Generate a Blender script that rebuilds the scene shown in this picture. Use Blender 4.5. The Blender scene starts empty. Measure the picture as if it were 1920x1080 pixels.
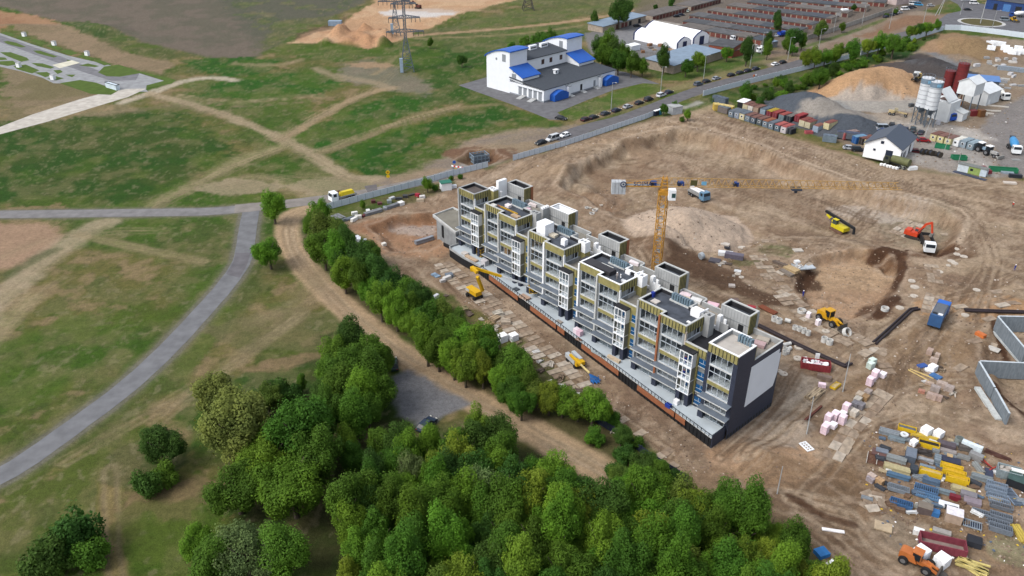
import bpy, math, random
import numpy as np
random.seed(7); R=math.radians; PI=math.pi
SC=bpy.context.scene; COL=SC.collection
# ---------------- camera, sky, sun, exposure
F=1536.0; TH=R(29.14); CH=103.5
cd=bpy.data.cameras.new('camera'); cam=bpy.data.objects.new('camera',cd); COL.objects.link(cam)
cam.location=(0,0,CH); cam.rotation_euler=(PI/2-TH,0,0)
cd.sensor_width=36; cd.lens=36*F/1920; cd.clip_end=20000; cd.clip_start=1
SC.camera=cam
W=bpy.data.worlds.new('World'); SC.world=W; W.use_nodes=True
nt=W.node_tree; nt.nodes.clear()
sky=nt.nodes.new('ShaderNodeTexSky'); sky.sky_type='NISHITA'; sky.sun_disc=False
SUN_EL,SUN_AZ=R(50),R(-115)      # azimuth of the sun measured from +Y towards +X
sky.sun_elevation=SUN_EL; sky.sun_rotation=SUN_AZ; sky.air_density=1.0; sky.dust_density=3.0; sky.ozone_density=0.6
bg=nt.nodes.new('ShaderNodeBackground'); bg.inputs[1].default_value=0.15
wo=nt.nodes.new('ShaderNodeOutputWorld')
hs=nt.nodes.new('ShaderNodeHueSaturation'); hs.inputs['Saturation'].default_value=0.45
nt.links.new(sky.outputs[0],hs.inputs['Color']); nt.links.new(hs.outputs[0],bg.inputs[0]); nt.links.new(bg.outputs[0],wo.inputs[0])
sd_=bpy.data.lights.new('sun','SUN'); sd_.energy=1.05; sd_.angle=R(26); sd_.color=(1,.965,.92)
sun=bpy.data.objects.new('sun',sd_); COL.objects.link(sun)
sun.rotation_euler=(PI/2-SUN_EL,0,-SUN_AZ+PI)
SC.view_settings.view_transform='Standard'; SC.view_settings.look='None'; SC.view_settings.gamma=1
SC.view_settings.exposure=0.94
# ---------------- photo point to ground point
CC,SS=math.cos(TH),math.sin(TH)
def G(x,y,z=0.0):
    dx=x-960.0; dy=F*CC-(y-540.0)*SS; dz=-F*SS-(y-540.0)*CC
    t=(CH-z)/-dz
    return dx*t,dy*t
def pxy(X,Y,Z=0.0):
    dz=Z-CH; zc=Y*CC-dz*SS; up=Y*SS+dz*CC
    return 960+F*X/zc,540-F*up/zc
def GP(pts): return np.array([G(*p) for p in pts])
# ---------------- materials
KALB=0.60
def s2l(c): c=c/255.0; return c/12.92 if c<=.04045 else ((c+.055)/1.055)**2.4
def alb(c,k=KALB):
    q=min(c)/255.0; k=k+.28*max(0,(q-.55)/.45)**1.5
    return tuple(min(.84,s2l(v)*k) for v in c)
_M={}
def M(c,rough=.75,metal=0.0,var=.12,sc=.8,spec=.3,name=None,st=(1,1,1)):
    key=(tuple(c),rough,metal,var,sc,st)
    if key in _M: return _M[key]
    m=bpy.data.materials.new(name or 'paint_%02x%02x%02x'%tuple(int(max(0,min(255,v))) for v in c)); m.use_nodes=True
    n=m.node_tree.nodes; l=m.node_tree.links; b=n['Principled BSDF']
    col=alb(c); b.inputs['Roughness'].default_value=rough; b.inputs['Metallic'].default_value=metal
    b.inputs['Specular IOR Level'].default_value=spec
    if var>0:
        tc=n.new('ShaderNodeTexCoord'); mp=n.new('ShaderNodeMapping'); mp.inputs['Scale'].default_value=st
        nz=n.new('ShaderNodeTexNoise'); nz.inputs['Scale'].default_value=sc; nz.inputs['Detail'].default_value=5
        l.new(tc.outputs['Object'],mp.inputs[0]); l.new(mp.outputs[0],nz.inputs['Vector'])
        cr=n.new('ShaderNodeValToRGB'); cr.color_ramp.elements[0].position=.3; cr.color_ramp.elements[1].position=.7
        cr.color_ramp.elements[0].color=tuple(v*(1-1.6*var) for v in col)+(1,)
        cr.color_ramp.elements[1].color=tuple(min(.9,v*(1+var)) for v in col)+(1,)
        l.new(nz.outputs['Fac'],cr.inputs[0]); l.new(cr.outputs[0],b.inputs['Base Color'])
    else: b.inputs['Base Color'].default_value=col+(1,)
    _M[key]=m; return m
def glassM():
    return M((38,46,54),.12,0,0,spec=.6)
# ---------------- mesh building
class MB:
    def __init__(s): s.v=[];s.f=[];s.fm=[];s.mats=[]
    def mi(s,m):
        if m not in s.mats: s.mats.append(m)
        return s.mats.index(m)
    def add(s,vs,fs,m):
        o=len(s.v); s.v+=[tuple(v) for v in vs]; k=s.mi(m)
        for f in fs: s.f.append([o+i for i in f]); s.fm.append(k)
    def hexa(s,c8,m): s.add(c8,[(0,3,2,1),(4,5,6,7),(0,1,5,4),(1,2,6,5),(2,3,7,6),(3,0,4,7)],m)
    def box(s,x0,x1,y0,y1,z0,z1,m,rz=0,o=(0,0,0)):
        c=[(x0,y0,z0),(x1,y0,z0),(x1,y1,z0),(x0,y1,z0),(x0,y0,z1),(x1,y0,z1),(x1,y1,z1),(x0,y1,z1)]
        if rz or o!=(0,0,0):
            ca,sa=math.cos(rz),math.sin(rz); c=[(o[0]+x*ca-y*sa,o[1]+x*sa+y*ca,o[2]+z) for x,y,z in c]
        s.hexa(c,m)
    def taper(s,x0,x1,y0,y1,z0,z1,ix,iy,m):  # top shrunk by ix,iy
        ixa,ixb=(ix if isinstance(ix,tuple) else (ix,ix))
        s.hexa([(x0,y0,z0),(x1,y0,z0),(x1,y1,z0),(x0,y1,z0),(x0+ixa,y0+iy,z1),(x1-ixb,y0+iy,z1),(x1-ixb,y1-iy,z1),(x0+ixa,y1-iy,z1)],m)
    def beam(s,p,q,w,h,m):
        p=np.array(p,float);q=np.array(q,float); d=q-p; L=np.linalg.norm(d)
        if L<1e-6: return
        d/=L; up=np.array([0,0,1.]) if abs(d[2])<.95 else np.array([1.,0,0])
        a=np.cross(d,up); a/=np.linalg.norm(a); b=np.cross(a,d)
        c=[]
        for e in (p,q):
            for sa,sb in ((-1,-1),(1,-1),(1,1),(-1,1)): c.append(tuple(e+a*sa*w/2+b*sb*h/2))
        s.hexa([c[0],c[1],c[2],c[3],c[4],c[5],c[6],c[7]],m)
    def cyl(s,p,q,r0,m,r1=None,n=10,cap=True):
        if r1 is None: r1=r0
        p=np.array(p,float);q=np.array(q,float); d=q-p; d/=np.linalg.norm(d)
        up=np.array([0,0,1.]) if abs(d[2])<.95 else np.array([1.,0,0])
        a=np.cross(d,up); a/=np.linalg.norm(a); b=np.cross(a,d)
        vs=[tuple(p+r0*(a*math.cos(t)+b*math.sin(t))) for t in np.linspace(0,2*PI,n,endpoint=False)]
        vs+=[tuple(q+r1*(a*math.cos(t)+b*math.sin(t))) for t in np.linspace(0,2*PI,n,endpoint=False)]
        fs=[(i,(i+1)%n,n+(i+1)%n,n+i) for i in range(n)]
        if cap: fs+=[tuple(range(n-1,-1,-1)),tuple(range(n,2*n))]
        s.add(vs,fs,m)
    def prism(s,poly,z0,z1,m,top=None):
        n=len(poly); A=sum(poly[i][0]*poly[(i+1)%n][1]-poly[(i+1)%n][0]*poly[i][1] for i in range(n))
        if A<0: poly=poly[::-1]
        vs=[(x,y,z0) for x,y in poly]+[(x,y,z1) for x,y in poly]
        s.add(vs,[(i,(i+1)%n,n+(i+1)%n,n+i) for i in range(n)]+[tuple(range(n-1,-1,-1))],m)
        s.add([(x,y,z1) for x,y in poly],[tuple(range(n))],top or m)
    def prof(s,poly,y0,y1,m):   # side profile in xz extruded along y
        n=len(poly); A=sum(poly[i][0]*poly[(i+1)%n][1]-poly[(i+1)%n][0]*poly[i][1] for i in range(n))
        if A<0: poly=poly[::-1]
        vs=[(x,y0,z) for x,z in poly]+[(x,y1,z) for x,z in poly]
        s.add(vs,[(i,n+i,n+(i+1)%n,(i+1)%n) for i in range(n)]+[tuple(range(n)),tuple(range(2*n-1,n-1,-1))],m)
    def rim(s,poly,t,z0,z1,m):  # wall of thickness t standing inside the outline poly (rect or rectilinear)
        n=len(poly)
        A=sum(poly[i][0]*poly[(i+1)%n][1]-poly[(i+1)%n][0]*poly[i][1] for i in range(n))
        if A<0: poly=poly[::-1]
        P=[np.array(p,float) for p in poly]; inn=[]
        for i in range(n):
            a=P[i]-P[i-1]; b=P[(i+1)%n]-P[i]; a/=np.linalg.norm(a); b/=np.linalg.norm(b)
            na=np.array([-a[1],a[0]]); nb=np.array([-b[1],b[0]])
            k=na+nb; k/=max(.3,(1+na@nb)); inn.append(P[i]+k*t)
        vs=[(*p,z0) for p in P]+[(*p,z1) for p in P]+[(*p,z0) for p in inn]+[(*p,z1) for p in inn]
        fs=[]
        for i in range(n):
            j=(i+1)%n
            fs+=[(i,j,n+j,n+i),(2*n+j,2*n+i,3*n+i,3*n+j),(n+i,n+j,3*n+j,3*n+i)]
        s.add(vs,fs,m)
    def build(s,name,parent=None,smooth=False,loc=None,rz=0):
        me=bpy.data.meshes.new(name); me.from_pydata(s.v,[],s.f); me.update()
        for m in s.mats: me.materials.append(m)
        me.polygons.foreach_set('material_index',s.fm)
        if smooth: me.polygons.foreach_set('use_smooth',[True]*len(s.f))
        o=bpy.data.objects.new(name,me); COL.objects.link(o)
        if parent is not None: o.parent=parent
        if loc is not None: o.location=loc
        o.rotation_euler=(0,0,rz)
        return o
def tag(o,label=None,cat=None,group=None,kind=None):
    if label: o['label']=label
    if cat: o['category']=cat
    if group: o['group']=group
    if kind or cat: o['kind']=kind or 'thing'
    return o
def thing(name,label,cat,loc=(0,0,0),rz=0,group=None):
    o=bpy.data.objects.new(name,None); COL.objects.link(o); o.empty_display_size=.5
    o.location=loc; o.rotation_euler=(0,0,rz); return tag(o,label,cat,group)
_kids={}
def dup(root,loc,rz=0,label=None,group=None,scale=None):
    kids=_kids.get(root.name)
    if kids is None:
        kids=[(c,list(c.children)) for c in root.children]; _kids[root.name]=kids
    r=root.copy(); COL.objects.link(r); r.location=loc; r.rotation_euler=(0,0,rz)
    if label: r['label']=label
    if group: r['group']=group
    if scale: r.scale=scale
    for c,gs in kids:
        k=c.copy(); COL.objects.link(k); k.parent=r
        for g in gs:
            q=g.copy(); COL.objects.link(q); q.parent=k
    return r
class Proto:
    """builds a kind once (at its first place), copies it afterwards"""
    def __init__(s,fn): s.fn=fn; s.root={}
    def put(s,key,loc,rz,label,group=None,scale=None):
        if key not in s.root:
            r=s.fn(key); s.root[key]=r; r.location=loc; r.rotation_euler=(0,0,rz); r['label']=label
            if group: r['group']=group
            if scale: r.scale=scale
            _kids[r.name]=[(c,list(c.children)) for c in r.children]
            return r
        return dup(s.root[key],loc,rz,label,group,scale)
# ---------------- noise
def _h(ix,iy,s):
    ix=ix.astype(np.int64); iy=iy.astype(np.int64)
    n=(ix*374761393+iy*668265263+s*1442695041)&0x7fffffff
    n=((n^(n>>13))*1274126177)&0x7fffffff
    n=n^(n>>16)
    return (n&0xffff)/65535.0
def vn(x,y,s=0):
    ix=np.floor(x);iy=np.floor(y);fx=x-ix;fy=y-iy
    fx=fx*fx*(3-2*fx);fy=fy*fy*(3-2*fy)
    a=_h(ix,iy,s);b=_h(ix+1,iy,s);c=_h(ix,iy+1,s);d=_h(ix+1,iy+1,s)
    return a+(b-a)*fx+(c-a)*fy+(a-b-c+d)*fx*fy
def fbm(x,y,s=0,o=4):
    r=0;a=.5;t=0
    for i in range(o):
        r=r+a*vn(x*2**i+i*17.3,y*2**i-i*9.1,s+i); t+=a; a*=.55
    return r/t
def psd(P,X,Y):     # signed distance to polygon, negative inside
    d=np.full(X.shape,1e9); ins=np.zeros(X.shape,bool); n=len(P)
    for i in range(n):
        ax,ay=P[i];bx,by=P[(i+1)%n]; ex,ey=bx-ax,by-ay
        t=np.clip(((X-ax)*ex+(Y-ay)*ey)/(ex*ex+ey*ey+1e-9),0,1)
        d=np.minimum(d,(X-ax-t*ex)**2+(Y-ay-t*ey)**2)
        c=((ay>Y)!=(by>Y))&(X<(bx-ax)*(Y-ay)/(by-ay+1e-12)+ax); ins^=c
    d=np.sqrt(d); return np.where(ins,-d,d)
def ldist(P,X,Y):
    d=np.full(X.shape,1e9)
    for i in range(len(P)-1):
        ax,ay=P[i];bx,by=P[i+1]; ex,ey=bx-ax,by-ay
        t=np.clip(((X-ax)*ex+(Y-ay)*ey)/(ex*ex+ey*ey+1e-9),0,1)
        d=np.minimum(d,(X-ax-t*ex)**2+(Y-ay-t*ey)**2)
    return np.sqrt(d)
def sm(x): x=np.clip(x,0,1); return x*x*(3-2*x)
def spline(P,n=6):
    P=[np.array(p,float) for p in P]; out=[]
    for i in range(len(P)-1):
        p0=P[max(i-1,0)];p1=P[i];p2=P[i+1];p3=P[min(i+2,len(P)-1)]
        for k in range(n):
            t=k/n; out.append(.5*((2*p1)+(-p0+p2)*t+(2*p0-5*p1+4*p2-p3)*t*t+(-p0+3*p1-3*p2+p3)*t**3))
    out.append(P[-1]); return out
# ---------------- relief (polygons given at photo points, unprojected to the ground)
SITE=[(640,412),(700,400),(780,362),(850,332),(915,318),(960,300),(1060,272),(1190,232),(1290,208),(1330,205),(1400,230),(1520,270),(1600,292),(1700,320),(1800,330),(2100,352),(2400,700),(2300,1300),(1500,1300),(1560,1080),(1500,985),(1400,950),(1300,905),(1150,778),(1000,650),(870,562),(740,515),(690,450)]
DEP=[ # polygon, depth, slope width
 ([(1040,345),(1080,305),(1160,268),(1270,243),(1340,252),(1430,280),(1530,322),(1650,360),(1760,388),(1805,412),(1790,455),(1700,470),(1560,440),(1450,440),(1380,470),(1300,470),(1240,440),(1150,400)],4.2,4.5),
 ([(1495,505),(1530,482),(1600,466),(1660,470),(1690,500),(1675,540),(1640,585),(1590,598),(1540,592),(1505,560)],2.4,2.6),
 ([(690,425),(760,400),(850,395),(850,440),(800,470),(730,470)],2.2,4),
 ([(862,300),(880,282),(925,280),(945,295),(920,308),(880,310)],2.5,3),
 ([(1705,445),(1790,452),(1800,465),(1760,480),(1712,470)],2.5,2.5),
 ([(1650,486),(1690,478),(1690,500),(1660,505)],1.5,2),
 ([(1870,590),(1940,590),(2000,760),(1930,800),(1880,740),(1840,640)],1.2,3),
]
MND=[ # centre px, base radius m, height m, stretch angle, stretch
 ((1288,414),19,8.5,0,1.05),((1240,452),8,3,0,1),((1283,430),6,2.6,0,1),
 ((1650,164),20,10.5,R(15),1.6),((1592,174),14,5.5,0,1.2),
 ((1500,203),16,7.5,0,1.3),((1545,222),15,6,0,1.4),((1600,243),13,6,0,1.4),
 ((1735,133),14,4.5,R(-25),1.8),((1748,125),12,4,0,1.3),
 ((1780,88),17,5,0,1.4),((1830,95),14,4.5,0,1.5),((1800,112),11,3.5,0,1),
 ((1185,268),8,2,0,1.5),((1120,355),7,2.5,0,1),((1085,335),7,2.5,0,1.2),
 ((1700,295),6,2.2,R(-20),2.0),((1760,305),5,1.6,0,1.6),
 ((30,52),12,2.5,0,2.5),((185,55),14,2.5,R(-30),2.2),
 ((1430,860),7,2.2,0,1.3),((1505,805),3.5,1.8,0,1),((1235,470),7,2.0,0,1.4),((1400,388),5,1,0,2),
 ((735,45),30,-3,0,2),((1650,78),7,2,0,2.2),((1700,40),9,1.6,0,2.2),((1060,318),6,2,0,1),
]
random.seed(3)
for i in range(46):
    MND.append(((random.uniform(605,735),random.uniform(58,84)),random.uniform(4,6.5),random.uniform(1.5,2.6),0,1.0))
DEPW=[(GP(p),d,s) for p,d,s in DEP]
MNDW=[(G(*c),r,h,a,e) for c,r,h,a,e in MND]
SITEW=GP(SITE)
PLANT=[(1700,92),(1760,62),(1930,75),(2300,90),(2300,340),(1800,330),(1640,300),(1560,262),(1440,215),(1450,200),(1520,165),(1600,135)]
PLANTW=GP(PLANT)
FLAT=[]      # world polygons where the ground is kept level (buildings, roads)
def height(X,Y):
    X=np.asarray(X,float);Y=np.asarray(Y,float); h=np.zeros(X.shape)
    site=np.minimum(psd(SITEW,X,Y),psd(PLANTW,X,Y)); sf=sm(-site/5.0)
    wob=(fbm(X/7,Y/7,5,3)-.5)*4
    def bx(P,mg):
        P=np.array(P); x0,y0=P.min(0)-mg; x1,y1=P.max(0)+mg; return (X>x0)&(X<x1)&(Y>y0)&(Y<y1)
    for P,d,s in DEPW:
        q=bx(P,8); h[q]-=d*sm(-(psd(P,X[q],Y[q])+wob[q])/s+.1)
    for (cx,cy),r,hh,a,e in MNDW:
        q=bx([(cx,cy)],r*max(1,e)*1.5); Xq,Yq=X[q],Y[q]
        dx,dy=Xq-cx,Yq-cy; ca,sa=math.cos(a),math.sin(a); x=(dx*ca+dy*sa)/e; y=-dx*sa+dy*ca
        t=1-np.sqrt(x*x+y*y)/r*(1+.13*(fbm(Xq/5+cx,Yq/5,9,3)-.5)*2)
        h[q]+=hh*np.where(t>.85,.85+(t-.85)*.5,np.clip(t,0,1))*np.minimum(1,np.clip(t,0,1)*6)
    h=h+sf*((fbm(X/3.2,Y/3.2,11,4)-.5)*.9+(fbm(X/11,Y/11,12,2)-.5)*.9)
    for P,m in FLAT:
        q=bx(P,m+1); h[q]*=sm(psd(P,X[q],Y[q])/m)
    return h
def H(x,y):
    px,py=pxy(x,y,0.0); i=np.searchsorted(gx,px)-1; j=np.searchsorted(-gy,-py)-1
    i=int(min(max(i,0),len(gx)-2)); j=int(min(max(j,0),len(gy)-2))
    fx=min(max((px-gx[i])/(gx[i+1]-gx[i]),0),1); fy=min(max((py-gy[j])/(gy[j+1]-gy[j]),0),1)
    return float((Z[j,i]*(1-fx)+Z[j,i+1]*fx)*(1-fy)+(Z[j+1,i]*(1-fx)+Z[j+1,i+1]*fx)*fy)
def at(px,py,dz=0.0):
    x,y=G(px,py); z=0
    for _ in range(4):
        z=H(x,y); x,y=G(px,py,z)
    return (x,y,H(x,y)+dz)
def hd(ax,ay,bx,by):    # heading of the ground direction between two photo points
    a=G(ax,ay);b=G(bx,by); return math.atan2(b[1]-a[1],b[0]-a[0])
# building frame (long axis U, back axis V)
BAZ=-.831; BO=(-18.04,213.07)
def BW(u,v): ca,sa=math.cos(BAZ),math.sin(BAZ); return (BO[0]+u*ca-v*sa,BO[1]+u*sa+v*ca)
FLAT.append((np.array([BW(-3,-9),BW(106,-21),BW(106,3),BW(60,12),BW(-3,18)]),3.0))
# ---------------- roads
ROADS={
 'rural_road':([(-260,404),(-60,403),(0,402),(100,401),(250,399),(380,397),(450,392)],5.8,(136,134,134)),
 'curved_road':([(472,391),(466,420),(463,440),(454,488),(424,534),(384,580),(318,651),(238,725),(134,803),(42,868),(-20,902),(-120,950)],5.2,(126,127,130)),
 'site_road':([(440,392),(480,388),(540,382),(620,372),(700,360),(770,345),(830,330),(880,312)],6.8,(146,140,134)),
 'street':([(1040,262),(1100,240),(1170,222),(1230,200),(1275,182),(1330,163),(1390,147),(1440,134),(1500,118),(1560,101),(1640,78),(1720,58),(1752,46)],8.2,(112,110,112)),
}
ROADW={k:(spline([G(*p) for p in v[0]],6),v[1],v[2]) for k,v in ROADS.items()}
for k,(P,w,c) in ROADW.items():
    L=[];Rr=[]
    for i,p in enumerate(P):
        d=P[min(i+1,len(P)-1)]-P[max(i-1,0)]; d/=np.linalg.norm(d); n=np.array([-d[1],d[0]])
        L.append(p+n*w/2);Rr.append(p-n*w/2)
    FLAT.append((np.array(L+Rr[::-1]),2.5))
# ---------------- the ground sheet
xs=sorted(set(list(np.arange(-60,1981,3.0))+list(np.arange(-1800,-60,40.))+list(np.arange(1981,3700,40.))))
ys=list(np.arange(-318.6,-300,2.5))+list(np.arange(-300,-30,9.))+list(np.arange(-30,1100,2.5))+list(np.arange(1100,2100,40.))
ys=[y for y in ys if y>-312]
ys=ys[::-1]
gx=np.array(xs);gy=np.array(ys)
PXg,PYg=np.meshgrid(gx,gy)
dyv=F*CC-(PYg-540)*SS; dzv=-F*SS-(PYg-540)*CC; tt=CH/-dzv
X=(PXg-960)*tt; Y=dyv*tt
Z=height(X,Y)
# colour of the soil, grass and gravel
def lc(c): return np.array([s2l(v) for v in c])*KALB
C=np.zeros(X.shape+(3,))
n1=fbm(X/14,Y/14,1,5); n2=fbm(X/4,Y/4,2,4); n3=fbm(X/38,Y/38,3,4); n4=fbm(X/1.7,Y/1.7,4,3)
wx=(fbm(X/6,Y/6,21,4)-.5); wx2=(fbm(X/1.5,Y/1.5,23,3)-.5)
def mixto(c,a,sel=None):
    if sel is None: C[...]=C*(1-a[...,None])+lc(c)*a[...,None]
    else: C[sel]=C[sel]*(1-a[...,None])+lc(c)*a[...,None]
def bb(P,mg):
    P=np.array(P); x0,y0=P.min(0)-mg; x1,y1=P.max(0)+mg
    return (X>x0)&(X<x1)&(Y>y0)&(Y<y1)
def poly(P,c,op=1.,soft=1.5,nz=4.,c2=None):
    Q=GP(P); s=bb(Q,nz*2+soft+1); x=X[s];y=Y[s]; w1=wx[s]
    a=sm(.5-(psd(Q,x,y)+w1*nz*2.3+wx2[s]*nz*.9)/(soft*1.7))*op
    mixto(c,a,s)
    if c2 is not None: mixto(c2,a*sm((n1[s]-.42)*6)*.8,s)
def blob(x,y,rx,c,op=1.,e=1.0,soft=1.5,nz=3.,ang=0):
    cx,cy=G(x,y); s=bb([(cx,cy)],rx*max(e,1)+nz*2+2); dx,dy=X[s]-cx,Y[s]-cy; ca,sa=math.cos(ang),math.sin(ang)
    d=np.sqrt(((dx*ca+dy*sa)/e)**2+(-dx*sa+dy*ca)**2)-rx+wx[s]*nz*2+wx2[s]*nz*.6
    mixto(c,sm(.5-d/soft)*op,s)
def path(P,w,c,op=1.,soft=1.,nz=1.5,ruts=False):
    Q=spline([G(*p) for p in P],4); s=bb(Q,w+nz*2+soft+2); d0=ldist(Q,X[s],Y[s]); d=d0-w/2+wx[s]*nz+wx2[s]*nz*.6
    a=sm(.5-d/(soft*1.6))*op*np.clip(.45+1.1*(n2[s]*.6+n4[s]*.4),0,1); mixto(c,a,s)
    if ruts:
        r=np.exp(-((d0-.95)/.3)**2)*.55*op*np.clip(a*2,0,1)
        mixto(tuple(v*.82 for v in c),r,s)
def ruts_(P,c,n,j,seed,w=.34,op=.6):
    g=random.Random(seed)
    for k in range(n):
        ox,oy=g.uniform(-j,j),g.uniform(-j,j)*.5
        Q=spline([G(p[0]+ox+g.uniform(-3,3),p[1]+oy+g.uniform(-1.5,1.5)) for p in P],5); s=bb(Q,4)
        d0=ldist(Q,X[s],Y[s])+wx[s]*.5; a=np.exp(-((d0-1.0)/w)**2)*op*sm((fbm(X[s]/7+ox,Y[s]/7,91,3)-.32)*4); mixto(c if k%2 else tuple(v*.82 for v in c),a,s)
GREEN=(62,94,27); LUSH=(42,90,20); DRY=(112,106,62); SOIL=(146,126,96); OLIVE=(80,94,38)
mixto(OLIVE,np.ones(X.shape)); mixto(DRY,sm((n1-.38)*5)*.85); mixto(SOIL,sm((n2*.5+n1*.5-.50)*7)*.75); mixto(GREEN,sm((n3-.5)*6)*.8); mixto((60,70,40),sm((n4-.6)*6)*.35)
# upper left field and banks
poly([(-1800,14),(0,12),(60,28),(110,40),(160,42),(210,55),(260,78),(320,92),(400,108),(470,110),(520,85),(560,55),(600,40),(680,5),(720,-40),(900,-300),(-1800,-300)],(114,104,92),1,3,3,(100,97,82))
poly([(380,-40),(460,60),(520,85),(560,55),(680,5),(720,-40)],(86,90,74),.7,8,8)
poly([(-60,14),(60,28),(112,42),(110,56),(60,55),(-60,58)],(172,134,104),.9,1.5,4,(150,112,84))
poly([(0,52),(110,45),(130,50),(200,75),(250,100),(330,118),(300,138),(220,125),(120,90),(40,60)],(152,130,106),.9,2,4,(130,116,90))
poly([(125,45),(165,40),(210,55),(260,75),(230,80),(160,65)],(62,84,40),.95,1.5,4)
poly([(180,70),(260,80),(320,92),(370,105),(300,112),(230,98)],(84,92,50),.8,3,6)
poly([(0,120),(60,130),(150,160),(200,180),(120,205),(0,235)],(142,124,100),.85,3,8,(112,106,72))
poly([(345,112),(470,108),(525,110),(505,132),(430,150),(390,142),(350,128)],LUSH,.95,2,6)
poly([(390,165),(460,142),(560,135),(610,138),(640,160),(600,180),(480,190),(370,182)],LUSH,.95,2,5)
poly([(340,190),(450,185),(560,200),(600,235),(560,250),(470,232),(400,215)],GREEN,.75,4,9)
poly([(-100,240),(100,226),(220,203),(330,212),(380,245),(430,285),(385,310),(330,350),(250,386),(-100,392)],(46,80,24),.95,3,9,(66,84,34))
poly([(585,262),(640,218),(700,190),(780,172),(850,168),(880,185),(800,205),(700,240),(640,262),(600,280)],LUSH,.9,2,6,(76,92,46))
poly([(608,288),(690,262),(790,232),(860,214),(930,202),(960,225),(880,246),(800,258),(765,285),(735,318),(690,330),(630,310)],(40,84,20),1,1.5,4)
poly([(480,302),(560,294),(620,320),(650,345),(600,368),(520,345)],GREEN,.85,3,5)
poly([(520,40),(620,30),(560,60),(520,86),(480,98)],(96,100,62),.8,4,6)
poly([(540,90),(640,82),(700,92),(720,82),(780,80),(760,110),(700,105),(640,118),(580,110)],GREEN,.8,3,6)
poly([(630,125),(700,110),(760,130),(830,160),(800,178),(720,165),(650,150)],(128,122,108),.75,4,7)
poly([(745,120),(780,85),(870,88),(930,120),(860,160),(960,200),(1060,236),(1040,255),(930,210),(840,180),(780,140)],(52,86,26),.95,3,4)
poly([(770,68),(850,60),(960,50),(1080,45),(1095,58),(930,92),(850,92),(790,84)],(84,98,52),.85,4,8)
poly([(820,20),(900,12),(1010,8),(1080,0),(1110,-30),(1000,-40),(950,0)],(104,106,68),.7,4,8)
poly([(1060,-10),(1240,-30),(1240,0),(1100,30),(960,48),(780,62),(820,52),(940,25)],(98,102,64),.85,4,6)
# sand quarry
poly([(540,82),(575,62),(612,48),(645,38),(700,5),(730,-60),(1080,-60),(1000,-8),(930,8),(880,20),(810,45),(780,55),(770,70),(740,76),(720,84),(690,92),(660,82),(620,80)],(200,168,134),1,1.5,3,(186,148,114))
poly([(600,60),(650,52),(740,56),(745,74),(690,90),(640,82)],(186,142,108),.7,3,3)
poly([(545,78),(560,62),(600,48),(636,36),(655,28),(640,44),(610,55),(580,66)],(104,84,66),.7,1.5,2)
blob(785,24,13,(214,210,206),.9,2.0); blob(830,18,10,(190,160,130),.6,2.5)
path([(1260,0),(1180,22),(1100,36),(1020,46),(920,56),(820,63),(745,70),(690,66)],5.5,(182,152,122),.9,2,2)
path([(1090,48),(1020,58),(940,66),(860,70),(780,72)],3,(168,146,112),.6,2,2)
path([(770,95),(745,105),(720,128),(700,140)],3,(158,140,108),.6,2,2)
# tracks on the meadow
TR=(178,160,132)
path([(440,150),(400,146),(345,152),(290,172),(230,192)],6,(192,180,160),.9,2,3)
path([(280,176),(350,193),(420,215),(480,240),(530,262),(590,290),(625,315),(660,332),(720,340)],5,TR,.9,2,4,True)
path([(526,262),(570,238),(610,215),(650,192),(700,172),(735,165)],4.5,(172,148,118),.85,2,3)
path([(735,165),(680,150),(620,140),(590,128),(640,150)],5,(160,144,118),.75,3,4)
path([(545,268),(480,290),(420,318),(355,352),(290,382)],6,(160,148,112),.7,4,7)
path([(600,286),(660,268),(720,242),(780,215),(860,202),(930,196)],3.5,(150,132,100),.75,2,3)
path([(420,345),(480,330),(540,350),(600,372)],5,(164,148,116),.7,4,6)
path([(330,182),(440,195),(540,180),(600,182)],4,(142,132,98),.5,4,7)
path([(200,215),(330,200),(420,215)],6,(140,124,100),.5,4,8)
path([(440,120),(520,122),(560,112)],5,(168,146,118),.6,3,5)
blob(700,122,6,(170,142,112),.8,2.2); blob(650,348,9,(170,152,126),.6,2); blob(450,350,7,(166,150,124),.7,2); blob(150,205,9,(160,140,112),.5,2.5)
path([(820,330),(860,300),(910,268),(980,250),(1040,250)],13,(160,142,122),.85,3,5)
poly([(700,345),(770,320),(850,285),(900,255),(980,245),(1080,235),(1100,250),(960,300),(850,330),(760,350)],(156,136,114),.9,3,4,(134,124,114))
blob(905,290,8,(118,88,68),.9,1.8)
# lower left meadow
poly([(-100,410),(100,418),(120,440),(90,480),(40,500),(-100,520)],(166,138,114),.95,2,3)
path([(-60,640),(0,560),(50,515),(110,470),(170,428),(200,415)],8,(178,162,136),.75,3,4)
path([(-60,700),(0,620),(60,560)],5,(160,148,112),.6,3,4)
path([(0,522),(50,495),(100,470)],4,(66,84,42),.7,2,3)
poly([(290,460),(380,410),(445,412),(442,470),(400,500),(330,480)],(82,92,48),.7,4,8)
path([(150,440),(260,465),(380,490)],3.5,(156,140,104),.5,2,3)
path([(430,520),(400,560),(340,620),(270,690),(190,755),(100,815),(0,860),(-80,900)],5,(84,96,48),.8,2.5,3)
path([(495,470),(470,545),(420,610),(350,680),(280,750),(200,800),(110,850),(0,925)],5,(80,92,46),.8,2.5,3)
path([(600,560),(520,620),(430,690),(340,745),(240,800),(150,850)],3.0,(134,118,86),.4,2,3)
path([(570,590),(500,640),(420,700)],3,(136,122,88),.5,2,3)
blob(580,700,9,(146,122,96),.7,1.6); blob(560,620,10,(112,108,74),.6,2)
poly([(-80,960),(60,880),(180,820),(260,790),(340,800),(380,880),(420,960),(420,1150),(-200,1150)],(66,90,28),.85,4,9,(90,100,44))
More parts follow.
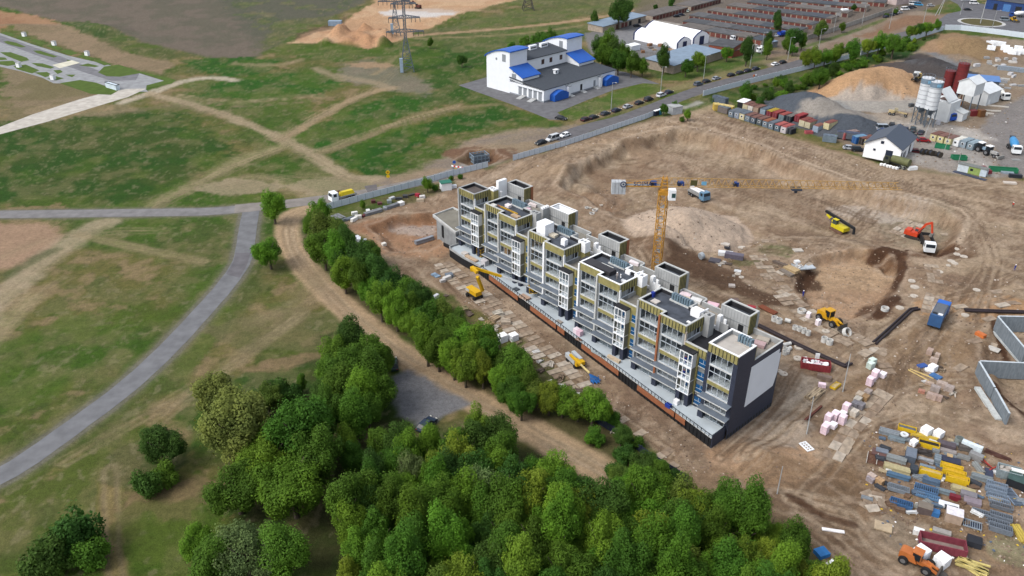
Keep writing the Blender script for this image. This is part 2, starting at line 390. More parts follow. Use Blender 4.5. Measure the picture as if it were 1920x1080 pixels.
path([(215,880),(205,940),(212,1000),(225,1100)],3.5,(146,126,88),.8,1.5,2,True)
path([(250,870),(240,930),(250,1010)],2,(130,116,78),.6,1.5,2)
blob(360,930,6,(140,118,90),.7,1.8); blob(300,990,8,(92,102,48),.6); blob(285,860,8,(58,72,34),.8)
poly([(600,660),(650,600),(720,660),(770,770),(900,790),(1150,905),(1500,1000),(1620,1160),(330,1160),(440,960),(400,860),(480,740)],(54,72,30),.9,4,6,(70,70,42)); poly([(345,725),(440,705),(560,690),(480,760),(400,860),(440,960),(400,1000),(380,900),(350,820)],(56,86,26),.85,3,5)
poly([(455,712),(520,700),(590,720),(600,780),(500,770)],(54,82,34),.9,3,4)
# verge strip under the row of trees
poly([(570,420),(600,410),(660,430),(720,520),(860,590),(1000,680),(1150,790),(1300,905),(1400,960),(1250,930),(1100,830),(960,760),(820,700),(700,610),(620,540),(570,470)],(70,84,42),.9,2.5,4,(96,86,60))
# site dirt
poly(SITE,(164,143,118),1,1.5,2.0,(152,128,106))
D1=(178,156,132);D2=(128,106,88);D3=(192,172,148)
site=psd(SITEW,X,Y); sa=sm(-site/3)
mixto(D3,sa*sm((fbm(X/20,Y/20,31,4)-.5)*6)*.45); mixto(D2,sa*sm((fbm(X/9,Y/9,33,5)-.52)*7)*.65); mixto((112,90,72),sa*sm((fbm(X/3,Y/3,35,4)-.6)*8)*.4)
mixto(D3,sa*sm((fbm(X/2.2,Y/2.2,36,4)-.60)*9)*.5)
poly([(660,425),(740,405),(840,395),(860,440),(820,480),(750,490),(700,460)],(176,138,108),.9,2,3,(158,120,92))
blob(775,418,4.5,(182,168,156),.8,1.6)
path([(690,432),(725,412),(800,402),(860,392)],4,(140,100,72),.7,2,2.5)
poly([(920,318),(1000,300),(1120,262),(1200,240),(1290,228),(1300,250),(1180,280),(1080,320),(1000,345),(930,345)],(168,144,118),.8,3,4)
poly([(1050,300),(1160,262),(1280,240),(1340,250),(1250,275),(1160,300),(1090,340),(1060,350)],(176,158,134),.7,3,4,(146,118,94))

blob(1285,428,5,(204,172,138),.8); blob(1120,362,7,(142,112,88),.6,1.4)
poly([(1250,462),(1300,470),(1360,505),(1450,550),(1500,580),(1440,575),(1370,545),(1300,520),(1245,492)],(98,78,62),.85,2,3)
poly([(1100,440),(1220,450),(1250,490),(1200,470),(1120,450)],(122,96,76),.8,2,3)
poly([(1495,505),(1530,480),(1600,462),(1670,465),(1692,500),(1675,545),(1640,590),(1590,602),(1540,595),(1500,560)],(188,158,126),.85,2,2,(176,144,116))
blob(1667,477,5.5,(104,72,48),.95,1.1); blob(1735,464,8,(104,78,58),.85,1.6); blob(1512,520,4,(90,68,52),.9,1.3,ang=R(50)); blob(1650,575,4,(92,66,50),.9,1.8,ang=R(40)); blob(1675,555,2.5,(98,72,54),.8,2.5,ang=R(80))
poly([(1560,430),(1640,440),(1700,450),(1690,465),(1600,455)],(128,108,90),.6,3,4)
poly([(1640,385),(1780,372),(1800,400),(1760,440),(1700,440),(1660,420)],(142,132,112),.7,3,4)
blob(1655,378,7,(196,184,170),.7,2.2); blob(1830,575,7,(180,142,104),.8,2.2); blob(1690,330,12,(160,140,118),.6,3)
poly([(1350,860),(1480,700),(1560,720),(1500,800),(1420,850),(1380,900),(1330,870)],(184,170,152),.9,3,4)
poly([(1560,760),(1700,620),(1800,600),(1850,640),(1700,760),(1600,900),(1500,960)],(146,120,92),.7,4,5)
blob(1440,865,8,(184,150,118),.7,1.5); blob(1500,960,14,(136,112,86),.5,1.6); blob(1800,1000,10,(134,110,84),.5)
blob(1900,1035,3.6,(150,142,112),.95,1.2,soft=.6,nz=.6); blob(1560,905,5,(120,96,72),.5)
blob(1690,1000,5,(172,158,138),.6,1.5); blob(1430,800,7,(172,160,146),.7,1.6)
blob(1400,500,9,(150,124,100),.6,1.5);
blob(1390,495,2.5,(88,98,56),.7,2); blob(1455,468,3,(92,104,58),.8,1.6)
blob(1288,414,19.5,(198,178,158),1,1.05,soft=1,nz=.8)
# tracks in the dirt
rr=random.Random(5)
TK=[[(560,400),(620,500),(720,600)],[(1330,215),(1440,250),(1540,290),(1660,330),(1800,345),(1940,355)],[(1300,225),(1420,262),(1520,300),(1640,345),(1760,372),(1820,400),(1830,440),(1790,480)],
[(1100,240),(1030,275),(960,310),(900,340)],[(1060,300),(1150,290),(1250,300),(1350,330),(1480,380),(1560,420)],[(1260,262),(1330,300),(1450,330),(1560,385),(1690,420)],[(1350,290),(1420,330),(1520,350),(1640,400)],
[(1300,450),(1400,435),(1490,440),(1580,470)],[(1380,470),(1470,470),(1540,490)],[(1640,380),(1600,420),(1540,450),(1480,455)],[(1690,430),(1620,440),(1540,440)],
[(1480,560),(1580,640),(1660,700),(1640,790),(1560,880),(1500,960),(1640,1090)],[(1850,500),(1800,560),(1740,640),(1690,700),(1660,800)],[(1920,505),(1840,540),(1760,560)],[(1920,545),(1840,570),(1790,600)],
[(1400,860),(1520,760),(1620,650),(1700,600)],[(1350,850),(1440,770),(1480,700)],[(1450,930),(1560,1000),(1660,1080)],[(1420,960),(1520,1020),(1600,1090)],[(1480,930),(1590,960),(1640,1020),(1700,1060)],
[(1600,800),(1720,760),(1850,790),(1940,830)],[(1640,790),(1700,740),(1800,720)],[(1260,500),(1360,560),(1420,570)],[(1150,430),(1200,470),(1220,500)],[(820,500),(900,580),(1010,660),(1130,760),(1250,850)],[(760,500),(860,580),(980,670)],
[(1830,420),(1860,480),(1850,540),(1830,600)],[(1600,300),(1700,345),(1830,370),(1940,390)],[(1780,400),(1700,380),(1600,350)],[(1500,300),(1590,345),(1700,372)],[(1400,262),(1330,275),(1260,262)]]
for t in TK:
    for k in range(7):
        o=rr.uniform(-14,14); o2=rr.uniform(-10,10)
        c=rr.choice([(118,96,76),(176,156,132),(130,108,88),(108,88,70),(186,166,142)])
        Q=spline([G(p[0]+o+rr.uniform(-4,4),p[1]+o2+rr.uniform(-3,3)) for p in t],5)
        s_=bb(Q,4); d0=ldist(Q,X[s_],Y[s_])+wx[s_]*.5
        a=(np.exp(-((d0-1.0)/.30)**2)*.7)*sm((fbm(X[s_]/6+o,Y[s_]/6,41,3)-.3)*4)*sm(-site[s_]/2+.6)
        mixto(c,a,s_)
# streaky scraping over the whole site
for ang,sd in ((.55,51),(-.35,52),(-.83,53),(1.1,54)):
    ca,sa2=math.cos(ang),math.sin(ang); uu=(X*ca+Y*sa2); vv=(-X*sa2+Y*ca)
    st=fbm(uu/13+wx*2,vv/1.5+wx*2.5,sd,4); zone=sm((fbm(X/30,Y/30,sd+7,2)-.46)*8)
    mixto((110,90,72),sa*zone*sm((st-.56)*9)*.32); mixto((188,168,146),sa*zone*sm((.42-st)*9)*.28)
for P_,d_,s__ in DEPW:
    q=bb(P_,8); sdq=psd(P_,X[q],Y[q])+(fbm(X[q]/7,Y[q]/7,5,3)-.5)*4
    a=np.clip(1-np.abs(sdq+s__*.35)/(s__*.55),0,1)*(.35+.5*fbm(X[q]/9,Y[q]/9,71,3)); mixto((124,98,76),np.clip(a*.8,0,.55),q)  # moist soil tone on the slopes, also painted-in shade that brings out the relief
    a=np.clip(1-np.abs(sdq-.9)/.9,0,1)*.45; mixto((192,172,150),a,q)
blob(1288,412,18,(196,176,156),1,1.08,soft=1.5,nz=.8)
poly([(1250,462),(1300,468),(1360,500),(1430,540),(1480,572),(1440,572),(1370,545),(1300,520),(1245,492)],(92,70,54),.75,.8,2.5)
poly([(1470,395),(1560,425),(1640,440),(1700,448),(1640,462),(1560,450),(1480,425)],(122,102,84),.5,1,3); poly([(1320,300),(1400,290),(1480,330),(1560,380),(1600,410),(1500,380),(1400,345)],(126,104,84),.45,1,3.5); poly([(1100,300),(1200,285),(1260,300),(1180,330),(1110,345)],(130,104,82),.5,1,3)
for q_,w_ in [([(1672,470),(1692,488),(1688,515),(1676,540)],2.2),([(1648,592),(1662,572),(1682,556)],2.6),([(1500,545),(1508,522),(1526,498)],3.0),([(1712,448),(1750,462),(1790,458)],3.2),([(1640,476),(1668,466),(1690,474)],3.6),([(1862,600),(1880,640),(1900,690)],1.6),([(1480,930),(1540,965),(1600,985)],1.6),([(1860,720),(1900,760),(1930,772)],2.0)]: path(q_,w_,(84,60,44),1.0,.5,1.2)
for q_ in [[(1500,300),(1640,350),(1760,378),(1815,405),(1800,450)],[(1150,262),(1280,236),(1400,262),(1530,312),(1650,352)],[(1060,345),(1090,305),(1160,272)]]: path(q_,1.6,(196,176,152),.7,.5,1.4)
# plant yard, garages, streets' shoulders
poly(PLANT,(156,140,122),.95,2,3,(138,120,102))
poly([(1640,232),(1720,225),(1800,232),(1850,260),(1870,330),(1800,328),(1700,300),(1640,285),(1620,262)],(158,152,146),.8,2,4,(176,172,166))
poly([(1920,180),(1880,200),(1850,220),(1838,245),(1862,270),(1880,330),(2100,340),(2100,180)],(140,136,134),.9,2,2)
poly([(1800,238),(1830,240),(1860,262),(1820,262),(1790,250)],(196,190,182),.7,2,3)
poly([(1440,200),(1458,184),(1505,166),(1534,163),(1542,180),(1562,184),(1552,204),(1585,217),(1622,226),(1650,240),(1662,262),(1600,268),(1540,240),(1490,226)],(88,94,103),1,1,1.5,(80,85,93))
poly([(1528,168),(1560,150),(1600,130),(1650,113),(1675,116),(1702,135),(1738,152),(1700,166),(1660,170),(1600,180),(1560,184)],(198,162,126),.95,1.5,1.5,(184,148,112))
for bx_,by_,br_,be_,ba_,bc_ in [(1500,203,17,1.3,0,(86,92,101)),(1545,222,16,1.4,0,(88,94,102)),(1600,243,14,1.4,0,(84,90,98)),(1650,164,21,1.6,R(15),(194,158,122)),(1592,174,15,1.2,0,(186,150,114)),(1735,133,14,1.8,R(-25),(78,74,74)),(1748,125,11,1.3,0,(92,92,94)),(1780,88,17,1.4,0,(160,132,104)),(1830,95,14,1.5,0,(154,126,98))]: blob(bx_,by_,br_,bc_,.95,be_,1.5,1.6,ba_)
poly([(1690,105),(1720,98),(1745,104),(1775,120),(1790,132),(1760,136),(1720,130)],(74,70,70),.9,2,2)
poly([(1735,100),(1755,100),(1790,118),(1830,128),(1800,132),(1770,120)],(128,130,132),.9,2,2)
poly([(1745,64),(1790,60),(1850,75),(1870,100),(1850,118),(1790,112),(1750,88)],(160,130,100),.9,2,3,(140,120,90))
blob(1640,195,12,(178,176,170),.7,2.2); blob(1610,225,10,(182,172,158),.6,2.5)
poly([(1095,62),(1180,42),(1215,26),(1290,40),(1450,72),(1440,105),(1340,118),(1180,120),(1110,100)],(128,126,126),.95,1.5,1.5)
poly([(1150,40),(1290,-30),(1780,-60),(1780,0),(1720,25),(1600,72),(1540,100),(1450,88),(1290,52)],(118,108,100),.95,2,2)
poly([(1240,-60),(1320,-60),(1300,-10),(1250,20),(1200,30),(1180,28)],(112,104,84),.8,2,3)
poly([(1420,100),(1470,92),(1560,72),(1650,36),(1720,20),(1775,28),(1762,50),(1640,72),(1530,105),(1440,128)],(152,136,120),.95,2,2,(136,116,98))
poly([(1600,68),(1640,58),(1700,30),(1755,28),(1765,42),(1700,50),(1630,72)],(140,108,84),.85,2,3)
path([(1500,90),(1560,72),(1610,55),(1660,36)],4,(80,100,46),.9,1.5,1)
poly([(1180,118),(1250,112),(1340,112),(1400,100),(1435,92),(1440,110),(1380,128),(1290,150),(1240,152)],(74,98,44),.95,1.5,2)
path([(1248,170),(1300,158),(1380,132),(1450,112),(1490,105)],6,(138,130,92),.85,2,2)
poly([(1045,210),(1130,182),(1190,158),(1225,156),(1245,165),(1230,172),(1130,212),(1075,226)],(84,106,46),.95,1.5,1)
path([(1090,228),(1150,208),(1210,186),(1250,172)],5,(144,124,98),.9,1.5,2)
poly([(1320,190),(1330,178),(1420,155),(1560,120),(1680,86),(1765,62),(1750,80),(1700,110),(1650,118),(1600,138),(1545,158),(1500,172),(1450,200),(1400,192),(1350,185)],(44,74,26),1,1.5,2,(58,74,32))
path([(1290,215),(1320,205),(1360,195)],6,(178,158,130),.8,2,3)
path([(1230,210),(1290,200),(1310,192)],4,(186,180,172),.8,2,2)
path([(960,300),(1060,268),(1180,235),(1230,222)],3,(120,108,84),.6,1.5,2)
poly([(640,408),(690,380),(780,355),(850,340),(850,350),(790,372),(700,398),(655,415)],(72,92,42),.9,1.5,2,(110,96,68))
for (q,w) in (([(1300,178),(1400,150),(1500,124),(1640,84)],3),):
    path(q,w,(168,164,156),.7,1,1)
gn=(C[...,1]>C[...,0]*1.02)&(C[...,1]>C[...,2]*1.35)&(site>0)
a=np.where(gn,1.,0.)
mixto((130,120,84),a*sm((fbm(X/6,Y/7,81,5)-.46)*5)*.42); mixto((48,76,24),a*sm((fbm(X/4,Y/5,82,4)-.52)*4.5)*.38); mixto((148,138,108),a*sm((fbm(X/1.6,Y/1.9,83,3)-.60)*6)*.35); mixto((84,106,34),a*sm((fbm(X/14,Y/14,84,4)-.5)*5)*.4)
for k_ in ('curved_road','rural_road'): path(ROADS[k_][0],7.4,(112,112,108),.85,.6,.5); path(ROADS[k_][0],9.5,(128,122,98),.4,1.5,1.2)
for i_,q_ in enumerate([[(280,176),(420,215),(530,262),(625,315),(660,335)],[(526,262),(610,215),(700,172)],[(545,268),(420,318),(290,385)],[(600,286),(720,242),(860,202)],[(330,182),(440,195),(600,182)],[(0,565),(110,475),(200,415)],[(-60,700),(60,560),(120,520)],[(600,560),(430,690),(240,800),(120,870)],[(570,590),(420,700),(300,790)],[(210,880),(212,1000),(225,1100)],[(0,480),(120,440),(300,430)],[(150,440),(380,490)],[(700,172),(760,110),(760,80)],[(430,350),(560,330),(690,340)],[(860,300),(980,255),(1100,235)],[(340,190),(200,205),(0,240)]]): ruts_(q_,(166,150,118),5,10,i_,.4,.55 if i_<5 else .26)
# dirt road, gravel lot
path([(590,388),(550,402),(538,425),(545,460),(580,510),(640,572),(700,622),(760,670),(820,712),(890,752),(960,790),(1040,832),(1140,888)],7.2,(188,162,130),.98,1.2,1.2,True)
path([(560,480),(620,560),(700,640),(780,700)],2,(150,128,102),.5,1,1.2)
ruts_([(545,430),(560,480),(640,572),(760,670),(890,752),(1040,832),(1140,888)],(196,176,148),9,13,50,.3,.4); ruts_([(545,430),(560,480),(640,572),(760,670),(890,752),(1040,832),(1140,888)],(156,132,104),7,13,51,.26,.32)
path([(600,520),(560,560),(480,600)],5,(150,134,104),.5,4,6)
poly([(735,706),(765,693),(800,708),(840,735),(885,757),(850,776),(800,802),(745,780)],(128,128,131),.98,1.2,1.2)
poly([(0,0),(1,0),(0,1)],(0,0,0),0)
C=np.clip(C*(1+(fbm(X/2.3,Y/2.3,61,4)-.5)[...,None]*.28),0.005,.8)
nr,nc=X.shape
V=np.stack([X,Y,Z],-1).reshape(-1,3)
me=bpy.data.meshes.new('ground')
ii=np.arange(nr*nc).reshape(nr,nc)
Q=np.stack([ii[:-1,:-1],ii[:-1,1:],ii[1:,1:],ii[1:,:-1]],-1).reshape(-1,4)
me.vertices.add(nr*nc); me.vertices.foreach_set('co',V.ravel())
me.loops.add(Q.size); me.loops.foreach_set('vertex_index',Q.ravel().astype(np.int32))
me.polygons.add(len(Q)); me.polygons.foreach_set('loop_start',np.arange(0,Q.size,4,dtype=np.int32)); me.polygons.foreach_set('loop_total',np.full(len(Q),4,dtype=np.int32))
me.update(calc_edges=True); me.polygons.foreach_set('use_smooth',[True]*len(Q))
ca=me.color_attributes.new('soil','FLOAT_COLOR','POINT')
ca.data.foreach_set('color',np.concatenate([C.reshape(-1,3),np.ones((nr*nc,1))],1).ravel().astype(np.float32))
gm=bpy.data.materials.new('ground_mix'); gm.use_nodes=True
n=gm.node_tree.nodes; l=gm.node_tree.links; b=n['Principled BSDF']; b.inputs['Roughness'].default_value=.95; b.inputs['Specular IOR Level'].default_value=.1
at_=n.new('ShaderNodeAttribute'); at_.attribute_name='soil'
geo=n.new('ShaderNodeNewGeometry')
na=n.new('ShaderNodeTexNoise'); na.inputs['Scale'].default_value=.9; na.inputs['Detail'].default_value=8; na.inputs['Roughness'].default_value=.72
nb=n.new('ShaderNodeTexNoise'); nb.inputs['Scale'].default_value=3.0; nb.inputs['Detail'].default_value=6; nb.inputs['Roughness'].default_value=.75
l.new(geo.outputs['Position'],na.inputs['Vector']); l.new(geo.outputs['Position'],nb.inputs['Vector'])
ad=n.new('ShaderNodeMath'); ad.operation='ADD'; l.new(na.outputs['Fac'],ad.inputs[0]); l.new(nb.outputs['Fac'],ad.inputs[1])
mr=n.new('ShaderNodeMapRange'); mr.inputs['From Min'].default_value=.7; mr.inputs['From Max'].default_value=1.3; mr.inputs['To Min'].default_value=.6; mr.inputs['To Max'].default_value=1.38
l.new(ad.outputs[0],mr.inputs['Value'])
mx=n.new('ShaderNodeVectorMath'); mx.operation='SCALE'; l.new(at_.outputs['Color'],mx.inputs[0]); l.new(mr.outputs[0],mx.inputs['Scale']); l.new(mx.outputs[0],b.inputs['Base Color'])
bp=n.new('ShaderNodeBump'); bp.inputs['Strength'].default_value=.55; bp.inputs['Distance'].default_value=.5; l.new(ad.outputs[0],bp.inputs['Height']); l.new(bp.outputs[0],b.inputs['Normal'])
me.materials.append(gm)
go=bpy.data.objects.new('ground',me); COL.objects.link(go); tag(go,kind='structure')
del C
# ---------------- road sheets
def roadmat(c):
    m=M(c,.9,0,.13,.35,.15); return m
def strip(name,P,w,c,z=.03,kind='structure'):
    mb=MB(); m=roadmat(c); vs=[];N=len(P)
    for i,p in enumerate(P):
        d=P[min(i+1,N-1)]-P[max(i-1,0)]; d/=np.linalg.norm(d); nn=np.array([-d[1],d[0]])
        wo=w/2*(1+.02*math.sin(i*1.7))
        for s in (1,-1): q=p+nn*wo*s; vs.append((q[0],q[1],z))
    mb.add(vs,[(2*i,2*i+1,2*i+3,2*i+2) for i in range(N-1)],m)
    o=mb.build(name); return tag(o,kind=kind)
for k,(P,w,c) in ROADW.items(): strip(k,P,w,c,{'rural_road':.026,'curved_road':.032,'site_road':.038,'street':.03}[k])
def patch(pts,c,z): 
    mb=MB(); mb.add([(*G(*p),z) for p in pts],[tuple(range(len(pts)))],roadmat(c)); tag(mb.build('road_patch'),kind='structure')
patch([(442,474),(470,474),(463,497),(449,521),(424,514),(437,493)],(116,114,118),.037)
patch([(683,349),(706,346),(708,358),(690,362)],(112,108,108),.043)
def sheet(name,pts,c,z,w=None):
    mb=MB(); mb.add([(*G(*p),z) for p in pts],[tuple(range(len(pts)))],roadmat(c)); return tag(mb.build(name),kind='structure')
# ---------------- the apartment building under construction
KHAKI=M((160,152,98),.85,0,.12,1.2); STUD=M((52,56,52),.7,0,0); CONC=M((176,178,178),.85,0,.12,.5); CONCD=M((150,154,156),.9,0,.14,.6)
CAPM=M((196,198,196),.8,0,.08,.5); WHT=M((234,236,238),.7,0,.05,.6); WFR=M((196,205,214),.4,0,0); ROOFD=M((82,88,98),.85,0,.28,.5); ROOFB=M((104,96,92),.9,0,.08,.4)
ROOFL=M((196,190,182),.9,0,.1,.5); NAVY=M((60,66,84),.55,0,.16,1.6,st=(1,1,5)); SLATE=M((112,122,134),.6,0,.12,.7); ORNG=M((168,108,76),.6,0,.1,1.); BLU=M((26,92,146),.35,0,.1,1)
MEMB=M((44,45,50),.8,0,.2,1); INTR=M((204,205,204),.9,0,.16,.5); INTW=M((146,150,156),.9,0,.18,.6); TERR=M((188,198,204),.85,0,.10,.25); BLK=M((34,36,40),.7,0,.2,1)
FLOORC=M((150,146,136),.9,0,.15,.6)
gp=bpy.data.materials.new('window_pane'); gp.use_nodes=True
_n=gp.node_tree.nodes; _l=gp.node_tree.links; _n.remove(_n['Principled BSDF'])
_t=_n.new('ShaderNodeBsdfTransparent'); _t.inputs[0].default_value=(.88,.93,.96,1); _g=_n.new('ShaderNodeBsdfGlossy'); _g.inputs['Roughness'].default_value=.05
_mx=_n.new('ShaderNodeMixShader'); _mx.inputs[0].default_value=.1; _l.new(_t.outputs[0],_mx.inputs[1]); _l.new(_g.outputs[0],_mx.inputs[2]); _l.new(_mx.outputs[0],_n['Material Output'].inputs[0])
AB=thing('apartment_building','long half-finished apartment block with stepped khaki bays, dark roofs and a white side panel','apartment building',(*BO,0),BAZ)
def window(name,u0,u1,v,z0,z1,cols,rows=(),fr=WFR,t=.095,pane=True,par=None,loc=None):
    mb=MB()
    for (a,b) in ((u0,u0+t),(u1-t,u1)): mb.box(a,b,v-.06,v+.06,z0,z1,fr)
    for (a,b) in ((z0,z0+t),(z1-t,z1)): mb.box(u0+t,u1-t,v-.06,v+.06,a,b,fr)
    for i in range(1,cols):
        x=u0+(u1-u0)*i/cols; mb.box(x-t*.4,x+t*.4,v-.05,v+.05,z0+t,z1-t,fr)
    for r in rows: mb.box(u0+t,u1-t,v-.057,v+.057,r-.05,r+.05,fr)
    if pane: mb.add([(u0+t,v,z0+t),(u1-t,v,z0+t),(u1-t,v,z1-t),(u0+t,v,z1-t)],[(0,1,2,3)],gp)
    return mb.build(name,par or AB)
def studs(mb,u0,u1,v,z0,z1,step=.8,ax='u',m=STUD):
    n=max(1,int(abs(u1-u0)/step))
    for i in range(n+1):
        x=u0+(u1-u0)*i/n
        if ax=='u': mb.box(x-.06,x+.06,v-.07,v-.003,z0,z1,m)
        else: mb.box(v+.003,v+.07,x-.06,x+.06,z0,z1,m)
ZR=19.2; ZF=18.35; LV=[2.2,5.2,8.3,11.4,14.9]
def bay(k,ua,ub,vf,studded,colmat,last=False):
    D=3.0; b=MB()
    pm=NAVY if last else CONC
    pl,pr=.8,.62
    if last: pr=.95
    # piers and slabs
    b.box(ua,ua+pl,vf,vf+D,2.2,17.4,CONCD if not last else NAVY); b.box(ub-pr,ub,vf,vf+D,2.2,17.4,CONCD if not last else NAVY)
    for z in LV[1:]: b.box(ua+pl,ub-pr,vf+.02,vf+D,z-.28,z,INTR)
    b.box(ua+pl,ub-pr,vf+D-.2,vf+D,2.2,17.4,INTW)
    xm=(ua+ub)/2+.3
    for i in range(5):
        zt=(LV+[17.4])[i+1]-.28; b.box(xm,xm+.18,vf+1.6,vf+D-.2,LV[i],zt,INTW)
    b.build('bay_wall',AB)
    h=MB(); h.box(ua,ub,vf-.02,vf-.004,17.4,ZR-.05,KHAKI)
    h2=MB(); h2.box(ua+pl,ub-pr,vf-.03,vf+.25,10.35,11.15,KHAKI); h2.build('spandrel_band',AB)
    if studded: studs(h,ua+.1,ub-.1,vf-.02,17.4,ZR-.15)
    h.build('insulation_band',AB)
    c=MB()
    if colmat is not None: c.box(ua-.03,ua+.42,vf-.3,vf,2.2 if colmat!=ORNG else 3.2,ZR-.2,colmat); c.build('corner_column',AB)
    a,d=ua+pl,ub-pr
    window('window',a,d,vf+.12,14.9,17.38,4)
    window('window',a,d,vf+.12,11.17,14.6,4,(13.3,))
    window('window',a,d,vf+.12,8.3,10.33,4)
    window('window',a,d,vf+.12,5.25,7.75,4)
    window('window',a,d,vf+.12,2.25,4.9,3)
    for z in (7.9,4.95):
        m=MB(); m.hexa([(ua+.15,vf-1.55,z-.12),(ub+.1,vf-1.55,z-.12),(ub+.1,vf-.02,z),(ua+.15,vf-.02,z),(ua+.15,vf-1.55,z),(ub+.1,vf-1.55,z),(ub+.1,vf-.02,z+.14),(ua+.15,vf-.02,z+.14)],SLATE)
        m.box(ua+.12,ub+.13,vf-1.66,vf-1.55,z-.16,z+.03,CAPM); m.build('canopy',AB)
    p=MB(); p.box(ua-.05,ua+pl+.3,vf-.55,vf-.003,2.2,4.8,NAVY); p.build('base_pillar',AB)
def inset(P,t):
    n=len(P); A=sum(P[i][0]*P[(i+1)%n][1]-P[(i+1)%n][0]*P[i][1] for i in range(n))
    if A<0: P=P[::-1]
    P=[np.array(p,float) for p in P]; r=[]
    for i in range(n):
        a=P[i]-P[i-1]; b=P[(i+1)%n]-P[i]; a/=np.linalg.norm(a); b/=np.linalg.norm(b)
        na=np.array([-a[1],a[0]]); nb=np.array([-b[1],b[0]]); k=na+nb; k/=max(.3,(1+na@nb)); r.append(tuple(P[i]+k*t))
    return r
spec={0:dict(st=True,cl=WHT,cn=None),1:dict(st=True,cl=CAPM,cn=CAPM),2:dict(st=True,cl=CAPM,cn=WHT),3:dict(st=False,cl=WHT,cn=CAPM),4:dict(st=True,cl=CONC,cn=ORNG),5:dict(st=True,cl=None,cn=None)}
for k in range(6):
    u0,v0=19.7*k,-3.05*k; s=spec[k]
    e=13.4
    if k>0: bay(k,u0,u0+6.77,v0,s['st'] and k!=3,s['cl'],k==5)
    if k<5: bay(k,u0+6.77,u0+e,v0-1.46,s['st'] and k in(0,4),s['cn'] if k else CONC)
    # roof outline
    if k==0: out=[(6.77,-1.46),(13.4,-1.46),(13.4,4.3),(6.77,4.3)]
    elif k==5: out=[(0,0),(6.8,0),(6.8,5.8),(4.6,5.8),(4.6,7.6),(0,7.6)]
    else: out=[(0,0),(6.77,0),(6.77,-1.46),(e,-1.46),(e,5.6),(9.4,5.6),(9.4,7.6),(0,7.6)]
    out=[(u0+a,v0+b) for a,b in out]
    rb=MB(); rb.prism([(a,b) for a,b in out],17.4,ZF,CONC,ROOFB if k==0 else ROOFL if k==5 else ROOFD)
    if k==5:
        rb.prism([(u0+.01,v0+3),(u0+6.79,v0+3),(u0+6.79,v0+5.8),(u0+.01,v0+5.8)],0,17.41,NAVY)
        rb.prism([(u0+.01,v0+5.81),(u0+4.59,v0+5.81),(u0+4.59,v0+7.59),(u0+.01,v0+7.59)],0,17.41,CONC)
    else: # top storey body behind the front rooms
        rb.prism([(a,max(b,v0+(3 if k else 1.6))) for a,b in ([(u0+(0 if k else 6.8),v0+3),(u0+e-.3,v0+3),(u0+e-.3,out[-3 if k else 2][1]-.01),(u0+(0 if k else 6.8),out[-1][1]-.01)] if k else [(6.8,1.6),(13.1,1.6),(13.1,4.29),(6.8,4.29)])],14.8,17.41,CONC)
    rb.build('main_roof',AB)
    cp=MB(); cp.rim(out,.42,ZF,ZR,CAPM if k not in(0,) else CONCD); cp.rim([(a,b) for a,b in out],.42,ZR,ZR+.06,(WHT if k in(3,5) else CAPM) if k else CONC); 
    ins=MB(); ins.rim(inset(out,.44),.04,ZF,ZR-.1,MEMB if k!=5 else CONCD)
    cp.build('parapet',AB); ins.build('membrane_upstand',AB)
    # right-hand wall above the lower terrace
    if k<5:
        w=MB(); w.box(u0+e-.28,u0+e-.003,v0-1.2,v0+4.2,14.8,15.95,CONC); w.box(u0+e+.003,u0+e+.05,v0-1.2,v0+4.2,17.3,ZR-.08,KHAKI)
        w.box(u0+e-.28,u0+e+.05,v0+3.4,v0+4.2,15.95,17.3,KHAKI); studs(w,v0-.9,v0+4.1,u0+e+.05,17.3,ZR-.15,.72,'v')
        w.box(u0+e-.1,u0+e+.12,v0-1.5,v0-1.05,14.8 if k in(0,1,2,3,4) else 2,17.9,WHT if k!=4 else M((214,200,184),.8)); w.build('side_wall',AB)
        g=MB(); g.box(u0+e-.16,u0+e-.1,v0-1.0,v0+3.4,15.95,17.3,BLK)
        for q in (-.9,.6,2.1,3.3): g.box(u0+e-.12,u0+e+.02,v0+q,v0+q+.09,15.95,17.3,WFR)
        g.box(u0+e-.12,u0+e+.16,v0-1.0,v0+3.4,15.85,15.97,WFR); g.build('strip_window',AB)
        # lift shaft / chimney block at the corner
        sh=MB(); mm={0:(KHAKI,WHT),1:(CONC,CONC),2:(KHAKI,WHT),3:(KHAKI,WHT),4:(CONC,CONC)}[k]
        zs={0:18.9,1:14.8,2:17.0,3:17.0,4:14.8}[k]
        sh.box(u0+12.5,u0+14.8,v0+4.2,v0+6.0,14.8,zs,mm[0]); sh.rim([(u0+12.5,v0+4.2),(u0+14.8,v0+4.2),(u0+14.8,v0+6.0),(u0+12.5,v0+6.0)],.3,zs,19.6 if k else 19.3,mm[1])
        sh.box(u0+12.8,u0+14.5,v0+4.5,v0+5.7,zs,(19.0 if k else 18.95),M((170,168,164),.9)); sh.box(u0+13.5,u0+13.7,v0+4.5,v0+5.7,zs,19.55 if k else 19.2,mm[1])
        sh.build('vent_shaft',AB)
        # recessed stair part between the blocks
        gw=MB(); vg=v0-1.46
        gm2=NAVY if k==4 else KHAKI
        gw.box(u0+e,u0+19.7,vg,vg+.3,14.0 if k==4 else 4.9,15.75,KHAKI)
        if k==4: gw.box(u0+e,u0+16.9,vg,vg+.3,4.9,14.0,KHAKI); gw.box(u0+16.9,u0+17.0,vg-.02,vg+.3,2.2,14,KHAKI)
        gw.box(u0+e,u0+19.7,vg+.02,vg+.3,2.2,4.9,NAVY); gw.box(u0+e,u0+19.69,vg+.31,vg+2.2,2.2,14.7,CONCD)
        if k==4: gw.box(u0+18.9,u0+19.7,vg-.05,vg,2.2,15.2,NAVY)
        gw.box(u0+e,u0+19.7,vg-.05,vg+.42,15.75,15.9,CAPM)
